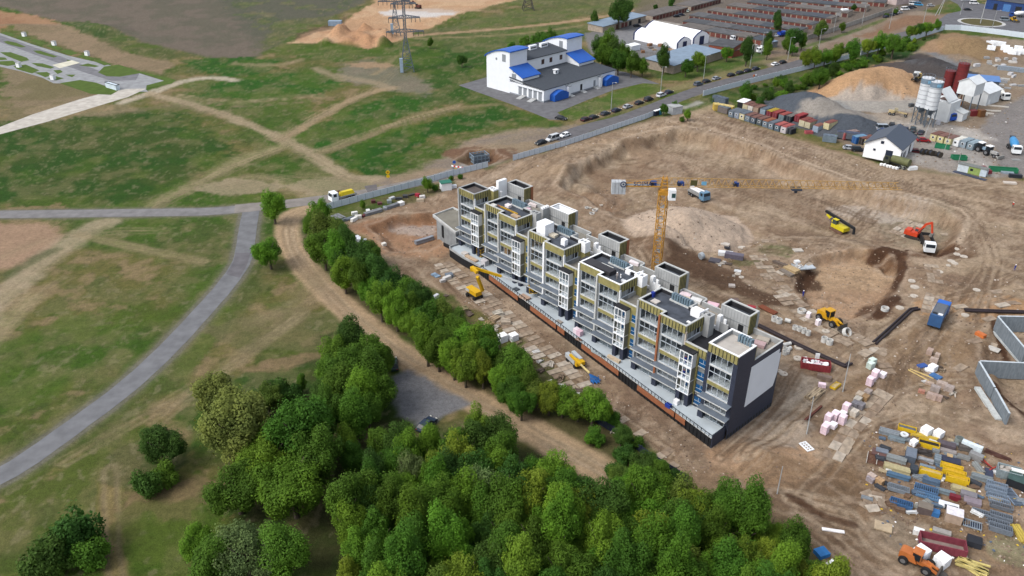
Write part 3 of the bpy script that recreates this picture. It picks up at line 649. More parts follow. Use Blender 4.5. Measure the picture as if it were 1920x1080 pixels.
        if k in (0,2,4): studs(gw,u0+16.8,u0+19.5,vg,14.1,15.7,.75)
        gw.build('stair_wall',AB)
        for z in (12.0,9.0,6.0,3.0):
            m=MB(); m.box(u0+17.25,u0+18.75,vg-.04,vg+.012,z,z+1.7,BLU); m.box(u0+17.25,u0+18.75,vg-.06,vg+.03,z+.75,z+.85,WFR); m.box(u0+18.2,u0+18.28,vg-.06,vg+.01,z+.85,z+1.7,WFR)
            m.box(u0+17.15,u0+18.85,vg-.16,vg+.01,z-.14,z-.02,CAPM); m.box(u0+17.22,u0+18.78,vg-.03,vg+.005,z-.02,z+.7,M((40,60,66),.3)); m.build('stair_window',AB)
        # projecting glazed tower
        ut,ue,vt=u0+13.5,u0+16.6,v0-2.85
        t=MB()
        for i in range(3):
            zb=5.0+3.2*i; sidem=WHT if (i==2 or k==4 and i==2) else (WHT if (k in(0,) and i==2) else M((150,148,132),.85,0,.1,3,st=(6,6,1)))
            t.box(ut,ue,vt+.02,vg-.01,zb-.0,zb+.22,WHT); t.box(ue-.16,ue,vt+.05,vg-.01,zb+.22,zb+3.2,sidem); t.box(ut,ut+.16,vt+.05,vg-.01,zb+.22,zb+3.2,sidem)
            t.box(ut+.16,ue-.16,vg-.25,vg-.02,zb+.22,zb+3.2,INTR if i<2 else INTW)
        t.box(ut,ue,vt+.02,vg-.01,14.6,14.82,WHT); t.build('glazed_tower',AB)
        for i in range(3):
            zb=5.0+3.2*i; w1=window('tower_window',ut,ue,vt,zb+.02,zb+3.18,3,(zb+1.35,),WHT,.17,True)
            m=MB(); m.box(ue-.95,ue-.3,vg-.35,vg-.27,zb+1.2,zb+2.9,BLU); m.build('blue_pane',AB)
            if k>=3: m=MB(); m.box(ue-1.75,ue-1.2,vg-.35,vg-.27,zb+1.2,zb+2.9,BLU); m.build('blue_pane',AB)
        m=MB(); m.box(ut-.15,ue+.15,vt-.2,vg-.055,14.82,15.05,MEMB); m.build('tower_roof',AB)
        m=MB(); m.box(ut,ut+.9,vt+.1,vg,2.2,5,NAVY); m.box(ue-.9,ue,vt+.1,vg,2.2,5,NAVY); m.box(ut+.9,ue-.9,vg-.2,vg-.12,2.3,4.9,M((120,128,134),.3)); m.build('base_pillar',AB)
        # lower terrace floor and tower behind
        m=MB(); m.prism([(u0+e,vg+.3),(u0+19.7,vg+.3),(u0+19.7,v0+10.8),(u0+12.9,v0+10.8),(u0+12.9,v0+5.6),(u0+e,v0+5.6)],2,14.8,CONCD,{0:CONC,4:MEMB}.get(k,FLOORC)); m.build('roof_terrace',AB)
        m=MB(); a0,a1,b0,b1=u0+12.9,u0+19.7,v0+10.8,v0+14.2
        m.prism([(a0,b0),(a1,b0),(a1,b1),(a0,b1)],0,17.9,CONC,ROOFD if k!=1 else WHT); m.rim([(a0,b0),(a1,b0),(a1,b1),(a0,b1)],.35,17.9,ZR,CONC); m.rim([(a0,b0),(a1,b0),(a1,b1),(a0,b1)],.37,ZR,ZR+.06,CAPM if k!=1 else WHT)
        m.rim([(a0+.36,b0+.36),(a1-.36,b0+.36),(a1-.36,b1-.36),(a0+.36,b1-.36)],.04,17.9,ZR-.2,MEMB if k!=1 else WHT)
        for i in range(9): m.box(a0+.4+i*.72,a0+.46+i*.72,b0-.03,b0,14.8,ZR-.1,CONCD)
        m.box(a0,a1,b0-.1,b0-.002,16.8,16.95,CONCD)
        m.box(a1+.003,a1+.12,b0+.02,b1-1.0,13.5,ZR-.1,KHAKI); studs(m,b0+.2,b1-1.1,a1+.12,13.5,ZR-.1,.5,'v'); m.box(a1,a1+.1,b1-1,b1,10,ZR-.1,ORNG if k in(0,2) else CONC)
        m.build('lift_tower',AB)
        m=MB(); m.box(u0+17.4,u0+18.6,b0-.05,b0+.02,14.85,16.6,BLK); m.build('door',AB)
        # white block walls left of the tower
        m=MB(); x,y=u0+11.6,v0+9.0
        if k in(0,):
            m.box(u0+12.0,u0+13.0,v0+7.6,v0+10.7,14.8,20.3,WHT); m.box(u0+13,u0+13.6,v0+8.0,v0+8.4,14.8,17.4,WHT); m.box(u0+10.2,u0+11.9,v0+7.6,v0+8.0,14.8,16.9,CONC)
        elif k==1:
            m.box(u0+12.0,u0+12.9,v0+8.5,v0+10.8,14.8,19.0,CONC)
            for j in range(4): m.box(u0+12.0,u0+12.9,v0+8.5+j*.65,v0+8.75+j*.65,19.0,19.5,WHT)
            m.box(u0+12.9,u0+15.3,v0+8.3,v0+8.6,14.8,16.2,CONC)
            m.box(u0+10.4,u0+10.7,v0+7.7,v0+9.6,14.8,17.4,WHT); m.box(u0+10.7,u0+12,v0+7.7,v0+7.95,14.8,15.8,WHT)
        else:
            m.box(u0+10.4,u0+10.75,v0+7.6,v0+8.1,14.8,17.6,WHT); m.box(u0+10.4,u0+10.75,v0+9.2,v0+9.8,14.8,17.6,WHT); m.box(u0+10.4,u0+10.75,v0+8.1,v0+9.2,16.9,17.6,WHT); m.box(u0+10.4,u0+10.75,v0+8.1,v0+9.2,14.8,15.6,WHT)
            m.box(u0+14.0,u0+14.8,v0+8.0,v0+9.0,14.8,18.2,WHT); m.box(u0+14.8,u0+16.8,v0+8.0,v0+8.3,14.8,17.0,WHT if k!=4 else CONC); m.box(u0+15.6,u0+16.2,v0+8.0,v0+8.3,17.0,18.0,WHT)
            m.box(u0+11.2,u0+12.6,v0+8.4,v0+8.8,14.8,16.0,WHT); m.box(u0+12.8,u0+14,v0+8.2,v0+8.5,14.8,15.5,WHT)
        m.build('block_wall',AB)
    # rear lower roof
    if k>0:
        P=[(u0,v0+7.6),(u0+6.3,v0+7.6)]
        if k<5: out2=[(u0,v0+7.6),(u0+9.4,v0+7.6),(u0+9.4,v0+5.6),(u0+12.9,v0+5.6),(u0+12.9,v0+14.0),(u0+6.4,v0+14.0),(u0+6.4,v0+15.6),(u0,v0+15.6)]
        else: out2=[(u0,v0+7.6),(u0+4.6,v0+7.6),(u0+4.6,v0+5.8),(u0+6.8,v0+5.8),(u0+6.8,v0+15.9),(u0,v0+15.9)]
        m=MB(); m.prism(out2,-.5,14.75,CONC if k<5 else NAVY,FLOORC if k not in(4,5) else M((170,162,150),.9,0,.2,1)); 
        w=MB()
        seg=[((u0,v0+15.6),(u0+6.4,v0+15.6)),((u0+6.4,v0+14.0),(u0+12.9,v0+14.0)),((u0+6.4,v0+14.0),(u0+6.4,v0+15.6)),((u0,v0+14.2),(u0,v0+15.6))] if k<5 else [((u0,v0+15.9),(u0+6.8,v0+15.9)),((u0+6.8,v0+5.8),(u0+6.8,v0+15.9))]
        for (a,b),(c,d) in seg:
            if b==d: w.box(a,c,b-.3,b,14.75,15.9,CONC); w.box(a,c,b-.33,b+.05,15.9,15.98,CAPM)
            else: w.box(a-.3 if k==5 else a,a if k==5 else a+.3,b+.01,d-.31,14.75,15.9,CONC); w.box(a-.33 if k==5 else a-.02,a+.02 if k==5 else a+.33,b+.01,d-.34,15.9,15.97,CAPM)
        m.build('rear_wing',AB); w.build('terrace_parapet',AB)
    # tray with tall flues on the roof
    if 0<k:
        a,b=(3.8,9.1) if k<5 else (2.6,6.0); va=5.5 if k<5 else 5.0
        m=MB(); m.box(u0+a,u0+b,v0+va,v0+va+1.5,ZF,ZF+.3,CAPM if k!=5 else ROOFL); m.build('flue_tray',AB)
        FL=M((118,140,154),.45,0,.12,2)
        x=u0+a+.35
        while x<u0+b-.4:
            f=MB(); f.box(x,x+.42,v0+va+.2,v0+va+.75,ZF+.3,ZF+1.75,FL); f.box(x,x+.42,v0+va+.85,v0+va+1.3,ZF+.3,ZF+1.6,FL); f.build('flue',AB); x+=.62
# end wall cladding and white panel
m=MB(); U=98.5+6.7
m.box(U,U+.12,-15.27,-9.5,-1,ZR-.15,NAVY); m.box(U,U+.12,-9.5,.65,-1,15.85,NAVY); m.box(U-.1,U+.1,-9.52,-9.3,15.8,19,KHAKI)
for i in range(16): m.box(U+.1,U+.22,-15+i*1.0,-14.7+i*1.0,.3,1.0,STUD)
m.build('end_wall_cladding',AB)
m=MB(); m.add([(U+.2,-10.4,5.4),(U+.2,-.5,5.7),(U+.2,.3,8.6),(U+.2,.45,13.4),(U+.2,-.3,13.4),(U+.2,-.3,14.5),(U+.2,-10.2,14.7),(U+.13,-10.4,5.4),(U+.13,-.5,5.7),(U+.13,.3,8.6),(U+.13,.45,13.4),(U+.13,-.3,13.4),(U+.13,-.3,14.5),(U+.13,-10.2,14.7)],[(0,1,2,3,4,5,6)]+[(i,i+7,(i+1)%7+7,(i+1)%7) for i in range(7)],M((224,228,234),.8,0,.03,.3)); m.build('white_wall_panel',AB)
# body behind front rooms
m=MB()
for k in range(6):
    u0,v0=19.7*k,-3.05*k
    if k<5: m.prism([(u0+(.02 if k else 6.8),v0+3.0),(u0+6.77,v0+3.0),(u0+6.77,v0+1.54),(u0+13.38,v0+1.54),(u0+13.38,v0+7.58),(u0+(.02 if k else 6.8),v0+7.58)],-.5,14.78,CONCD)
m.prism([(98.52,-12.2),(105.1,-12.2),(105.1,-9.5),(98.52,-9.5)],0,14.7,NAVY)
m.build('core_wall',AB)
# podium terrace
m=MB(); ft=lambda u:-3.25-.156*u
T=[(7.6,-.2),(6.6,-.9),(6.5,-5.2),(7.6,-5.9),(14,-6.6),(21.5,-6.4)]+[(u,ft(u)) for u in (30,50,70,90,104.7)]+[(104.7,-15.2),(98.4,-15.2),(98.4,-12),(13.4,4),(8,4)]
T=[(7.6,-.2),(6.6,-.9),(6.5,-5.2),(7.6,-5.9),(14,-6.6),(21.5,ft(21.5)),(104.7,ft(104.7)),(104.7,-15.2),(99,-13.5),(12,1.5)]
m.prism(T,-2.5,2.2,BLK,TERR); m.build('podium',AB)
m=MB(); m.rim(T[:6]+[(21.5,-3),(12,1.5)],.3,2.21,2.75,CONC); m.build('curb',AB)
m=MB()
rng=[(x,ft(x)) for x in np.arange(22,104.8,1.0)]
for i,(u,v) in enumerate(rng): m.box(u-.05,u+.05,v-.12,v-.02,-.6,3.1,BLK)
m.beam((22,ft(22)-.07,3.1),(104.7,ft(104.7)-.07,3.1),.1,.08,BLK); m.beam((22,ft(22)-.07,2.35),(104.7,ft(104.7)-.07,2.35),.1,.12,CAPM)
m.beam((104.75,ft(104.7),3.1),(104.75,-15.4,3.1),.08,.08,BLK)
m.build('railing',AB)
m=MB(); m.box(104.72,104.9,ft(104.7),-15.3,-1.5,3.0,NAVY); m.build('podium_end_wall',AB)
for a,b in [(26.2,39.5),(44.9,55.4),(56,58.7),(65.1,77.9),(83.9,94.9),(95.2,97.9)]:
    m=MB(); m.hexa([(a,ft(a)-.32,1.0),(b,ft(b)-.32,1.0),(b,ft(b)-.2,1.0),(a,ft(a)-.2,1.0),(a,ft(a)-.32,2.25),(b,ft(b)-.32,2.25),(b,ft(b)-.2,2.25),(a,ft(a)-.2,2.25)],ORNG); m.build('orange_panel',AB)
# low concrete wing at the left end
m=MB(); m.prism([(-4.6,-.9),(6.4,-2.6),(6.4,7),(-4.6,7)],-1,5.5,CONCD); m.prism([(-7.1,-.3),(6.75,-3.0),(6.75,7.5),(-7.3,7.5)],5.5,6.0,CONC,M((140,136,124),.9,0,.15,.3)); m.rim([(-7.1,-.3),(6.75,-3.0),(6.75,7.5),(-7.3,7.5)],.35,6.0,6.4,CAPM)
m.box(-1.2,-.5,-1.75,-1.3,1.6,5.3,BLK); m.build('low_wing',AB)
m=MB(); m.box(1.0,6.7,-3.0,-2.65,-2,1.0,BLK); m.box(6.72,6.82,-1.4,4.3,2.2,17.4,CONCD); m.build('end_wall',AB)
# ================= white plant building with blue roofs
WB=M((226,230,236),.75,0,.03,.5); BLUR=M((38,100,196),.5,0,.07,.6,st=(3,.3,1)); DKR=M((74,80,88),.9,0,.10,1.2); GRYD=M((150,156,164),.6,0,.05,1); ASPH=M((118,118,122),.9,0,.1,.4)
sheet('building_apron',[(860,160),(922,142),(1060,120),(1172,135),(1238,158),(1205,156),(1150,169),(1100,188),(1045,211),(1062,226),(1030,224),(960,196)],(118,118,121),.022)
WX,WY=G(1019.4,192.5)
WBD=thing('industrial_building','white rendered building with curved blue roofs and two tall end towers','industrial building',(WX,WY,0),R(45))
m=MB(); m.prism([(0,0),(49,0),(49,21),(0,21)],.6,5.2,WB); m.box(-.06,49.06,-.06,21,0,.6,GRYD)
m.prof([(0,0)]*0 or [(0,5.2),(49,5.2),(49,5.4),(0,5.4)],.02,.3,WB); m.build('low_hall_wall',WBD)
m=MB(); m.hexa([(-.5,-.6,5.4),(49.5,-.6,5.4),(49.5,21,7.2),(-.5,21,7.2),(-.5,-.6,5.7),(49.5,-.6,5.7),(49.5,21,7.5),(-.5,21,7.5)],DKR); m.build('low_roof',WBD)
m=MB(); m.prism([(11,21.02),(38,21.02),(38,35),(11,35)],0,12.8,WB); m.build('middle_wall',WBD)
m=MB(); m.hexa([(11.02,20.4,12.9),(37.98,20.4,12.9),(37.98,35.3,14.8),(11.02,35.3,14.8),(11.02,20.4,13.2),(37.98,20.4,13.2),(37.98,35.3,15.1),(11.02,35.3,15.1)],DKR); m.build('middle_roof',WBD)
for x in (14,21.5,29):
    m=MB(); m.box(x,x+4.6,29,30.6,14,16.2,WB); 
    for q in range(4): m.box(x+.5+q*.95,x+1.2+q*.95,28.94,29.0,14.9,15.5,BLK)
    m.build('skylight',WBD)
for x in (20.5,26,33):
    m=MB(); m.box(x,x+2.1,20.93,21.0,9.2,11.6,WB); m.box(x+.1,x+2.0,20.9,20.95,9.3,11.5,M((84,62,60),.3,0,.2,1)); m.build('window',WBD)
for x0 in (0,38.0):
    top=[(21,18.2)]+[(21+15*t,18.2+2.0*math.sin(PI*t*.55)*.35-4.2*t*t) for t in (0.15,.3,.45,.6,.75,.9,1)]
    m=MB(); vs=[];n_=len(top)
    for x in (x0,x0+11): vs+=[(x,y,0) for y,_ in top]+[(x,y,z) for y,z in top]
    fs=[]
    for i in range(n_-1): fs+=[(n_+i,n_+i+1,3*n_+i+1,3*n_+i),(i,n_+i,n_+i+1,i+1),(2*n_+i,2*n_+i+1,3*n_+i+1,3*n_+i)]
    fs+=[(0,2*n_,3*n_,n_),(n_-1,2*n_-1,4*n_-1,3*n_-1)]
    m.add(vs,fs,WB); m.build('tower_wall',WBD)
    r=MB(); tp=[(20.2,18.1)]+top+[(36.9,13.9)]; n_=len(tp)
    vs=[(x,y,z+.05+d) for x in (x0-.5,x0+11.5) for d in (0,.45) for y,z in tp]; fs=[]
    for i in range(n_-1): fs+=[(i,i+1,2*n_+i+1,2*n_+i),(n_+i,3*n_+i,3*n_+i+1,n_+i+1),(i,n_+i,n_+i+1,i+1),(2*n_+i,2*n_+i+1,3*n_+i+1,3*n_+i)]
    fs+=[(0,2*n_,3*n_,n_),(n_-1,2*n_-1,4*n_-1,3*n_-1)]
    r.add(vs,fs,BLUR); r.build('curved_roof',WBD)
    a=MB(); a.hexa([(x0+.03,13,5.6),(x0+10.8,13,5.6),(x0+10.8,20.98,6.4),(x0+.03,20.98,6.4),(x0+.03,13,8.2),(x0+10.8,13,8.2),(x0+10.8,20.98,11.4),(x0+.03,20.98,11.4)],WB); a.build('annex_wall',WBD)
    a=MB(); a.hexa([(x0-.5,12.4,8.1),(x0+11.3,12.4,8.1),(x0+11.3,20.9,11.5),(x0-.5,20.9,11.5),(x0-.5,12.4,8.45),(x0+11.3,12.4,8.45),(x0+11.3,20.9,11.85),(x0-.5,20.9,11.85)],BLUR); a.build('annex_roof',WBD)
    for (yy,zz,w,h) in ((23.5,13.5,2.3,3.2),):
        a=MB(); a.box(x0-.05,x0+.01,yy,yy+w,zz,zz+h,GRYD); a.build('louvre',WBD)
a=MB(); a.box(-.05,.01,17,19.6,7.3,9.2,GRYD); a.build('louvre',WBD)
a=MB(); a.cyl((-.06,29.5,14),(.01,29.5,14),.6,GRYD,n=14); a.build('round_window',WBD)
a=MB(); a.cyl((-.06,18.6,10.3),(.01,18.6,10.3),.6,GRYD,n=14); a.build('round_window',WBD)
for y in (1.2,4.2,7.2,10.4,13.4):
    a=MB(); a.box(-.07,.0,y,y+2.0,.7,4.2,GRYD); a.box(-.5,-.0,y-.2,y+2.2,4.3,4.42,GRYD); a.build('door',WBD)
for y in (4,10.5):
    a=MB(); a.hexa([(-4,y,0),(-4,y+2.6,0),(-.1,y+2.6,0),(-.1,y,0),(-4,y,.1),(-4,y+2.6,.1),(-.1,y+2.6,.9),(-.1,y,.9)],CONC); a.build('ramp',WBD)
for x0 in (3.9,39.2):
    pts=[(x0,.2)]+[(x0+9.2*t,2.7+1.5*math.sin(PI*t)) for t in np.linspace(0,1,9)]+[(x0+9.2,.2)]
    a=MB(); a.prof(pts,-3.0,-.03,BLUR); a.build('blue_porch',WBD)
for x in (24.2,33.5,15.5):
    a=MB(); a.box(x,x+1.4,-.06,.0,.7,3.4,BLK if x==24.2 else GRYD); a.hexa([(x-.4,-3,0),(x+2,-3,0),(x+2,-.07,0),(x-.4,-.07,0),(x-.4,-3,.1),(x+2,-3,.1),(x+2,-.07,.7),(x-.4,-.07,.7)],CONC); a.build('door',WBD)
for x in (14.3,36.4): a=MB(); a.box(x,x+1.6,-1.6,-.02,.0,4.6,WB); a.box(x-.2,x+1.8,-1.8,-.02,4.6,4.8,GRYD); a.build('vent_house',WBD)
a=MB(); a.box(20,22,11.5,12.9,6.5,8.4,WB); a.box(19.7,22.3,11.2,13.2,8.4,8.6,WHT); a.box(20.3,21,11.45,11.5,7.2,8,BLK); a.build('roof_vent',WBD)
# ================= tents
TENT=M((236,238,242),.6,0,.04,.5); NVB=M((38,50,92),.6,0,.1,1)
def tent(x,y,rz,w,L,e,p,label):
    t=thing('storage_tent',label,'tent',(x,y,0),rz,'white storage tents with navy trim')
    m=MB(); prof=[(0,0),(0,e),(w*.22,e+(p-e)*.6),(w/2,p),(w*.78,e+(p-e)*.6),(w,e),(w,0)]
    m.prof(prof,0,L,TENT); m.build('cover',t)
    for y0 in (-.06,L-.9):
        m=MB(); n=len(prof)
        for i in range(n-1):
            (a,b),(c,d)=prof[i],prof[i+1]; s=1.012
            m.hexa([(a,y0,b),(c,y0,d),(c,y0+.95,d),(a,y0+.95,b),((a-w/2)*s+w/2,y0,b*s+.04),((c-w/2)*s+w/2,y0,d*s+.04),((c-w/2)*s+w/2,y0+.95,d*s+.04),((a-w/2)*s+w/2,y0+.95,b*s+.04)],NVB)
        m.build('navy_band',t)
    m=MB(); m.box(w*.36,w*.66,-.12,-.02,0,p*.62,NVB); m.build('door',t)
tent(100.2,459.7,R(39),12.6,37,4.2,7.4,'white storage tent with navy bands, the farther and higher of the pair')
tent(89.8,450.6,R(39),10.6,33,3.6,6.2,'white storage tent with navy bands, the nearer one behind the grey-blue roof')
# ================= simple gable / flat sheds
def shed(name,label,cat,pf,pr,depth,h,wall,roof,slope=.4,over=.4,doors=(),group=None,z=0,rise_back=True):
    """front-left and front-right base points in the photo, depth goes away from the camera"""
    a=np.array(G(*pf)); b=np.array(G(*pr)); L=float(np.linalg.norm(b-a)); rz=math.atan2(b[1]-a[1],b[0]-a[0])
    t=thing(name,label,cat,(a[0],a[1],z),rz,group)
    m=MB(); m.hexa([(0,0,0),(L,0,0),(L,depth,0),(0,depth,0),(0,0,h),(L,0,h),(L,depth,h+slope),(0,depth,h+slope)],wall); m.build('wall',t)
    m=MB(); m.hexa([(-over,-over,h+.02),(L+over,-over,h+.02),(L+over,depth+over,h+slope+.02),(-over,depth+over,h+slope+.02),(-over,-over,h+.25),(L+over,-over,h+.25),(L+over,depth+over,h+slope+.25),(-over,depth+over,h+slope+.25)],roof); m.build('roof',t)
    for (x0,x1,hh,mt) in doors:
        m=MB(); m.box(x0*L,x1*L,-.06,-.0,0.02,hh,mt); m.build('door',t)
    return t,L
RED=M((116,58,52),.7,0,.2,1.5); BRICK=M((150,84,66),.9,0,.15,2); BEIGE=M((176,162,146),.9,0,.12,.8); GBLU=M((138,158,178),.6,0,.10,.4); BITU=M((86,88,92),.95,0,.25,.25)
drk=[(x,x+.06,2.6,RED) for x in (.3,.42,.5)]+[(.6,.66,2.6,BLK),(.82,.88,2.6,BLK)]
shed('workshop','long low workshop with a pale blue-grey roof and red gates behind the white tents','workshop',(1130,61.5),(1210,40),11,3.4,BEIGE,GBLU,.6,.5,drk)
shed('warehouse','low warehouse with a wide grey-blue roof beside the street trees','warehouse',(1262,139),(1352,110),17,4.0,BEIGE,GBLU,.6,.5)
shed('store_building','small store with a grey-blue roof half hidden by trees left of the street','store',(1212,122),(1250,131),10,3.2,BEIGE,GBLU,.5,.4)
shed('brick_building','red brick building with a dark flat roof between the yard trees','building',(1372,109),(1392,96),13,5.0,BRICK,BITU,.3,.2)
shed('brick_annex','low brown-roofed annex of reddish brick beside the warehouse','building',(1335,99),(1372,108),9,3.0,BRICK,M((112,84,76),.9,0,.2,.6),.3,.2)
shed('white_shed','tiny white shed on the yard below the tents','shed',(1183,97),(1200,93),4,2.6,WB,WHT,.3,.2)
shed('depot_building','blue-walled depot with a big dark flat roof in the far right corner','depot',(1846,16),(1960,32),26,6,M((40,72,130),.6,0,.2,1),BITU,.4,.4,[(.14,.2,4,BLK),(.3,.42,4.5,M((80,130,190),.5)),(.5,.6,4,BLK)])
shed('grey_shed','grey kiosk between bushes on the verge left of the street','shed',(1447,90),(1457,88),4,3,CONCD,GBLU,.2,.2)
shed('gatehouse','small light grey block gatehouse beside the street fence','gatehouse',(1261,216),(1279,213),4.2,3.0,M((190,194,198),.8),CONC,.15,.2)
shed('pale_apartment_end','pinkish building end with an orange balcony strip at the top right edge','building',(1680,10),(1722,4),10,14,M((198,180,176),.8,0,.1,.5),BITU,.2,.2)
# ================= garage rows
RG=[M((84,86,90),.95,0,.22,.4),M((100,100,102),.95,0,.22,.4),M((76,82,90),.9,0,.2,.4),M((112,106,102),.95,0,.2,.4)]; REDS=[M((118,62,56),.7,0,.2,1),M((98,56,52),.7,0,.2,1),M((130,74,62),.7,0,.2,1),M((150,150,152),.7,0,.1,1)]
gr=random.Random(11)
def garages(pa,pb,label,depth=12.0,h=2.6,flip=False,ends=True):
    a=np.array(pa);b=np.array(pb); L=float(np.linalg.norm(b-a)); rz=math.atan2(b[1]-a[1],b[0]-a[0])
    t=thing('garage_row',label,'garages',(a[0],a[1],0),rz,'rows of brick lock-up garages')
    m=MB(); m.box(0,L,0,depth,0,h,BEIGE); m.build('wall',t)
    n=max(2,int(L/3.6)); w=L/n; i=0
    while i<n:
        j=min(n,i+gr.randint(2,5)); m=MB(); dz=gr.uniform(0,.35)
        m.box(i*w+.02,j*w-.02,-.35,depth+.2,h+.01,h+.16+dz,gr.choice(RG)); m.build('roof_section',t); i=j
    for i in range(n):
        m=MB(); m.box(i*w+.35,(i+1)*w-.35,-.08,-.01,.05,2.3,gr.choice(REDS[:3] if gr.random()<.93 else REDS[3:])); m.build('garage_door',t)
    return t
def gw(x,y,z=2.6): 
    return G(x,y,z)
rows=[((1272,42),(1428,69),'garage row directly behind the long pale yard wall'),
 ((1280,33),(1444,57),'garage row second from the pale yard wall'),
 ((1292,22),(1500,51.5),'garage row third from the pale yard wall, ending at the dark tree'),
 ((1326,12),(1524,40),'garage row fourth from the pale yard wall'),
 ((1362,3.5),(1560,29),'garage row fifth from the yard wall, with a white van body at its end'),
 ((1400,-3),(1590,18),'garage row sixth from the pale yard wall'),
 ((1440,-9),(1625,8),'garage row seventh from the pale yard wall, near the top edge'),
 ((1480,-16),(1660,-1),'farthest garage row, cut by the top edge')]
for a,b,l in rows: garages(gw(a[0],a[1]+7),gw(b[0],b[1]+7),l)
a,b=gw(1224,31),gw(1290,14); garages(a,b,'short garage row with red gates beside the round tree')
a,b=gw(1296,13),gw(1352,-2); garages(a,b,'short garage row behind the white van at the top edge')
# ================= fences and walls
FP=M((206,216,226),.5,0,.06,1.,st=(4,1,1)); FPD=M((170,184,196),.5,0,.06,1.)
CW=M((178,172,164),.9,0,.14,.6)
def fence(name,label,cat,pts,h,mat,post=True,th=.08,step=2.6,base=True,hf=True):
    W_=[np.array(at(*p)[:2] if hf else G(*p)) for p in pts]
    o=thing(name,label,cat,(float(W_[0][0]),float(W_[0][1]),0)); x0,y0=W_[0]
    cnt=0
    tot=sum(float(np.linalg.norm(W_[i+1]-W_[i])) for i in range(len(W_)-1)); step=max(step,tot/95)
    m=MB()
    for i in range(len(W_)-1):
        d=W_[i+1]-W_[i]; L=float(np.linalg.norm(d)); n=max(1,int(round(L/step)))
        for k in range(n):
            a=W_[i]+d*k/n; b=W_[i]+d*(k+1)/n; za,zb=H(*a),H(*b)
            nn=np.array([-d[1],d[0]])/L*th/2; a=a-(x0,y0); b=b-(x0,y0); zz=(za+zb)/2
            m.hexa([(*(a-nn),zz-.3),(*(b-nn),zz-.3),(*(b+nn),zz-.3),(*(a+nn),zz-.3),(*(a-nn),zz+h),(*(b-nn),zz+h),(*(b+nn),zz+h),(*(a+nn),zz+h)],mat)
            if post:
                p=MB(); p.box(a[0]-.09,a[0]+.09,a[1]-.09,a[1]+.09,za-.2,zz+h+.15,FPD if mat==FP else mat); p.build('post',o)
    m.build('panel',o); return o
fence('panel_fence','pale blue metal panel fence along the site road with rubbish behind it','fence',[(611,394),(700,370),(791,346),(850,329),(915,313)],2.1,FP)
fence('panel_fence','pale metal panel fence along the street, opposite the parked cars','fence',[(962,301),(1060,273),(1150,243),(1210,223),(1237,212)],2.1,FP)
fence('panel_fence','white metal panel fence above the dark green slope','fence',[(1318,180),(1400,158),(1500,133.5),(1560,118),(1594,109.5)],2.4,M((206,216,226),.5,0,.05,1))
fence('panel_fence','white metal panel fence stretch between the two bushy gaps below the street','fence',[(1613,104),(1666,89)],2.4,M((206,216,226),.5,0,.05,1))
fence('panel_fence','white metal panel fence climbing towards the roundabout','fence',[(1692,81),(1769,56.5)],2.6,M((206,216,226),.5,0,.05,1))
fence('panel_fence','white metal panel fence curving along the roundabout','fence',[(1771,56),(1800,56.5),(1850,62),(1925,72),(2010,86)],3.0,M((206,216,226),.5,0,.05,1))
fence('yard_wall','long pale concrete panel wall between the tents and the garages','wall',[(1219,44),(1300,57),(1370,68),(1440,80)],2.6,CW,False,.2,3)
fence('yard_wall','pale concrete wall at the right end of the garages above the dirt road','wall',[(1512,75),(1560,60),(1600,47),(1672,22)],2.6,CW,False,.2,3)
fence('dark_fence','dark net fence running between the hedge and the worn track','fence',[(1075,765),(1150,812),(1220,862),(1290,905)],1.6,M((40,48,70),.8,0,.2,1))
# ================= lamps, poles, pylons
POLE=M((176,180,180),.5,.2,.05,1)
def mk_lamp(key):
    t=thing('street_lamp','', 'street lamp'); h=11.5 if key=='tall' else 7
    m=MB(); m.cyl((0,0,0),(0,0,h),.16,POLE,.09,8); m.build('pole',t)
    m=MB(); m.beam((0,0,h-.1),(1.9,0,h+.35),.1,.1,POLE); m.build('arm',t)
    m=MB(); m.taper(1.6,2.6,-.2,.2,h+.28,h+.45,.1,.05,CONC); m.build('lamp_head',t); return t
LP=Proto(mk_lamp)
for i,(x,y,l) in enumerate([(1145.8,205,'street lamp on the verge behind the silver car'),(1238.5,173,'street lamp by the drive of the white building'),(1319,148,'street lamp behind the parked blue-grey saloon'),(1406,127,'street lamp behind the group of four dark cars'),
   (1476.7,112.5,'street lamp behind the white and black cars'),(1534,95,'street lamp on the dirt verge near the white container'),(1562.5,61,'street lamp in front of the pale concrete wall'),(1616,46,'street lamp on the grass strip beside the far wall'),(1667,54,'street lamp beside the brown heap near the roundabout'),(1859,57,'street lamp below the roundabout'),(1427,102,'street lamp behind the white lorry'),(1731,43,'street lamp on the brown verge left of the roundabout'),(1800,28,'street lamp on the brown triangle above the roundabout')]):
    LP.put('tall',at(x,y),R(-55),l,'street lamps along the road')
def pole(px,py,h,label,r=.14,lean=(0,0),name='utility_pole',col=None):
    m=MB(); m.cyl((0,0,-.3),(lean[0],lean[1],h),r,col or CONC,r*.6,8); o=m.build(name,None,loc=at(px,py)); tag(o,label,'pole'); return o
pole(1838,44,13,'pale mast in the middle of the roundabout',.3)
pole(1753,30,12,'leaning pole of the pair at the roundabout entry',.2,(5,2)); pole(1760,28,12,'straight leaning prop beside the roundabout entry',.2,(3,2))
pole(1580,735,8,'thin pole standing by the yellow timber cradle',.12,(1.0,2.5)); pole(1512,815,7.5,'thin pole over the white slotted frame',.12,(.8,2.2)); pole(1457,926,6,'short concrete pole on the track near the wood',.12,(.2,.5))
pole(1731,262,10,'tall thin pole beside the red car',.12,(3,3)); pole(1770,284,8,'thin pole by the cabins',.1,(1,1)); pole(1797,305,7,'thin pole near the green skips',.1)
LAT=M((104,116,130),.5,.2,.08,1); LATD=M((88,84,84),.6,.3,.1,1)
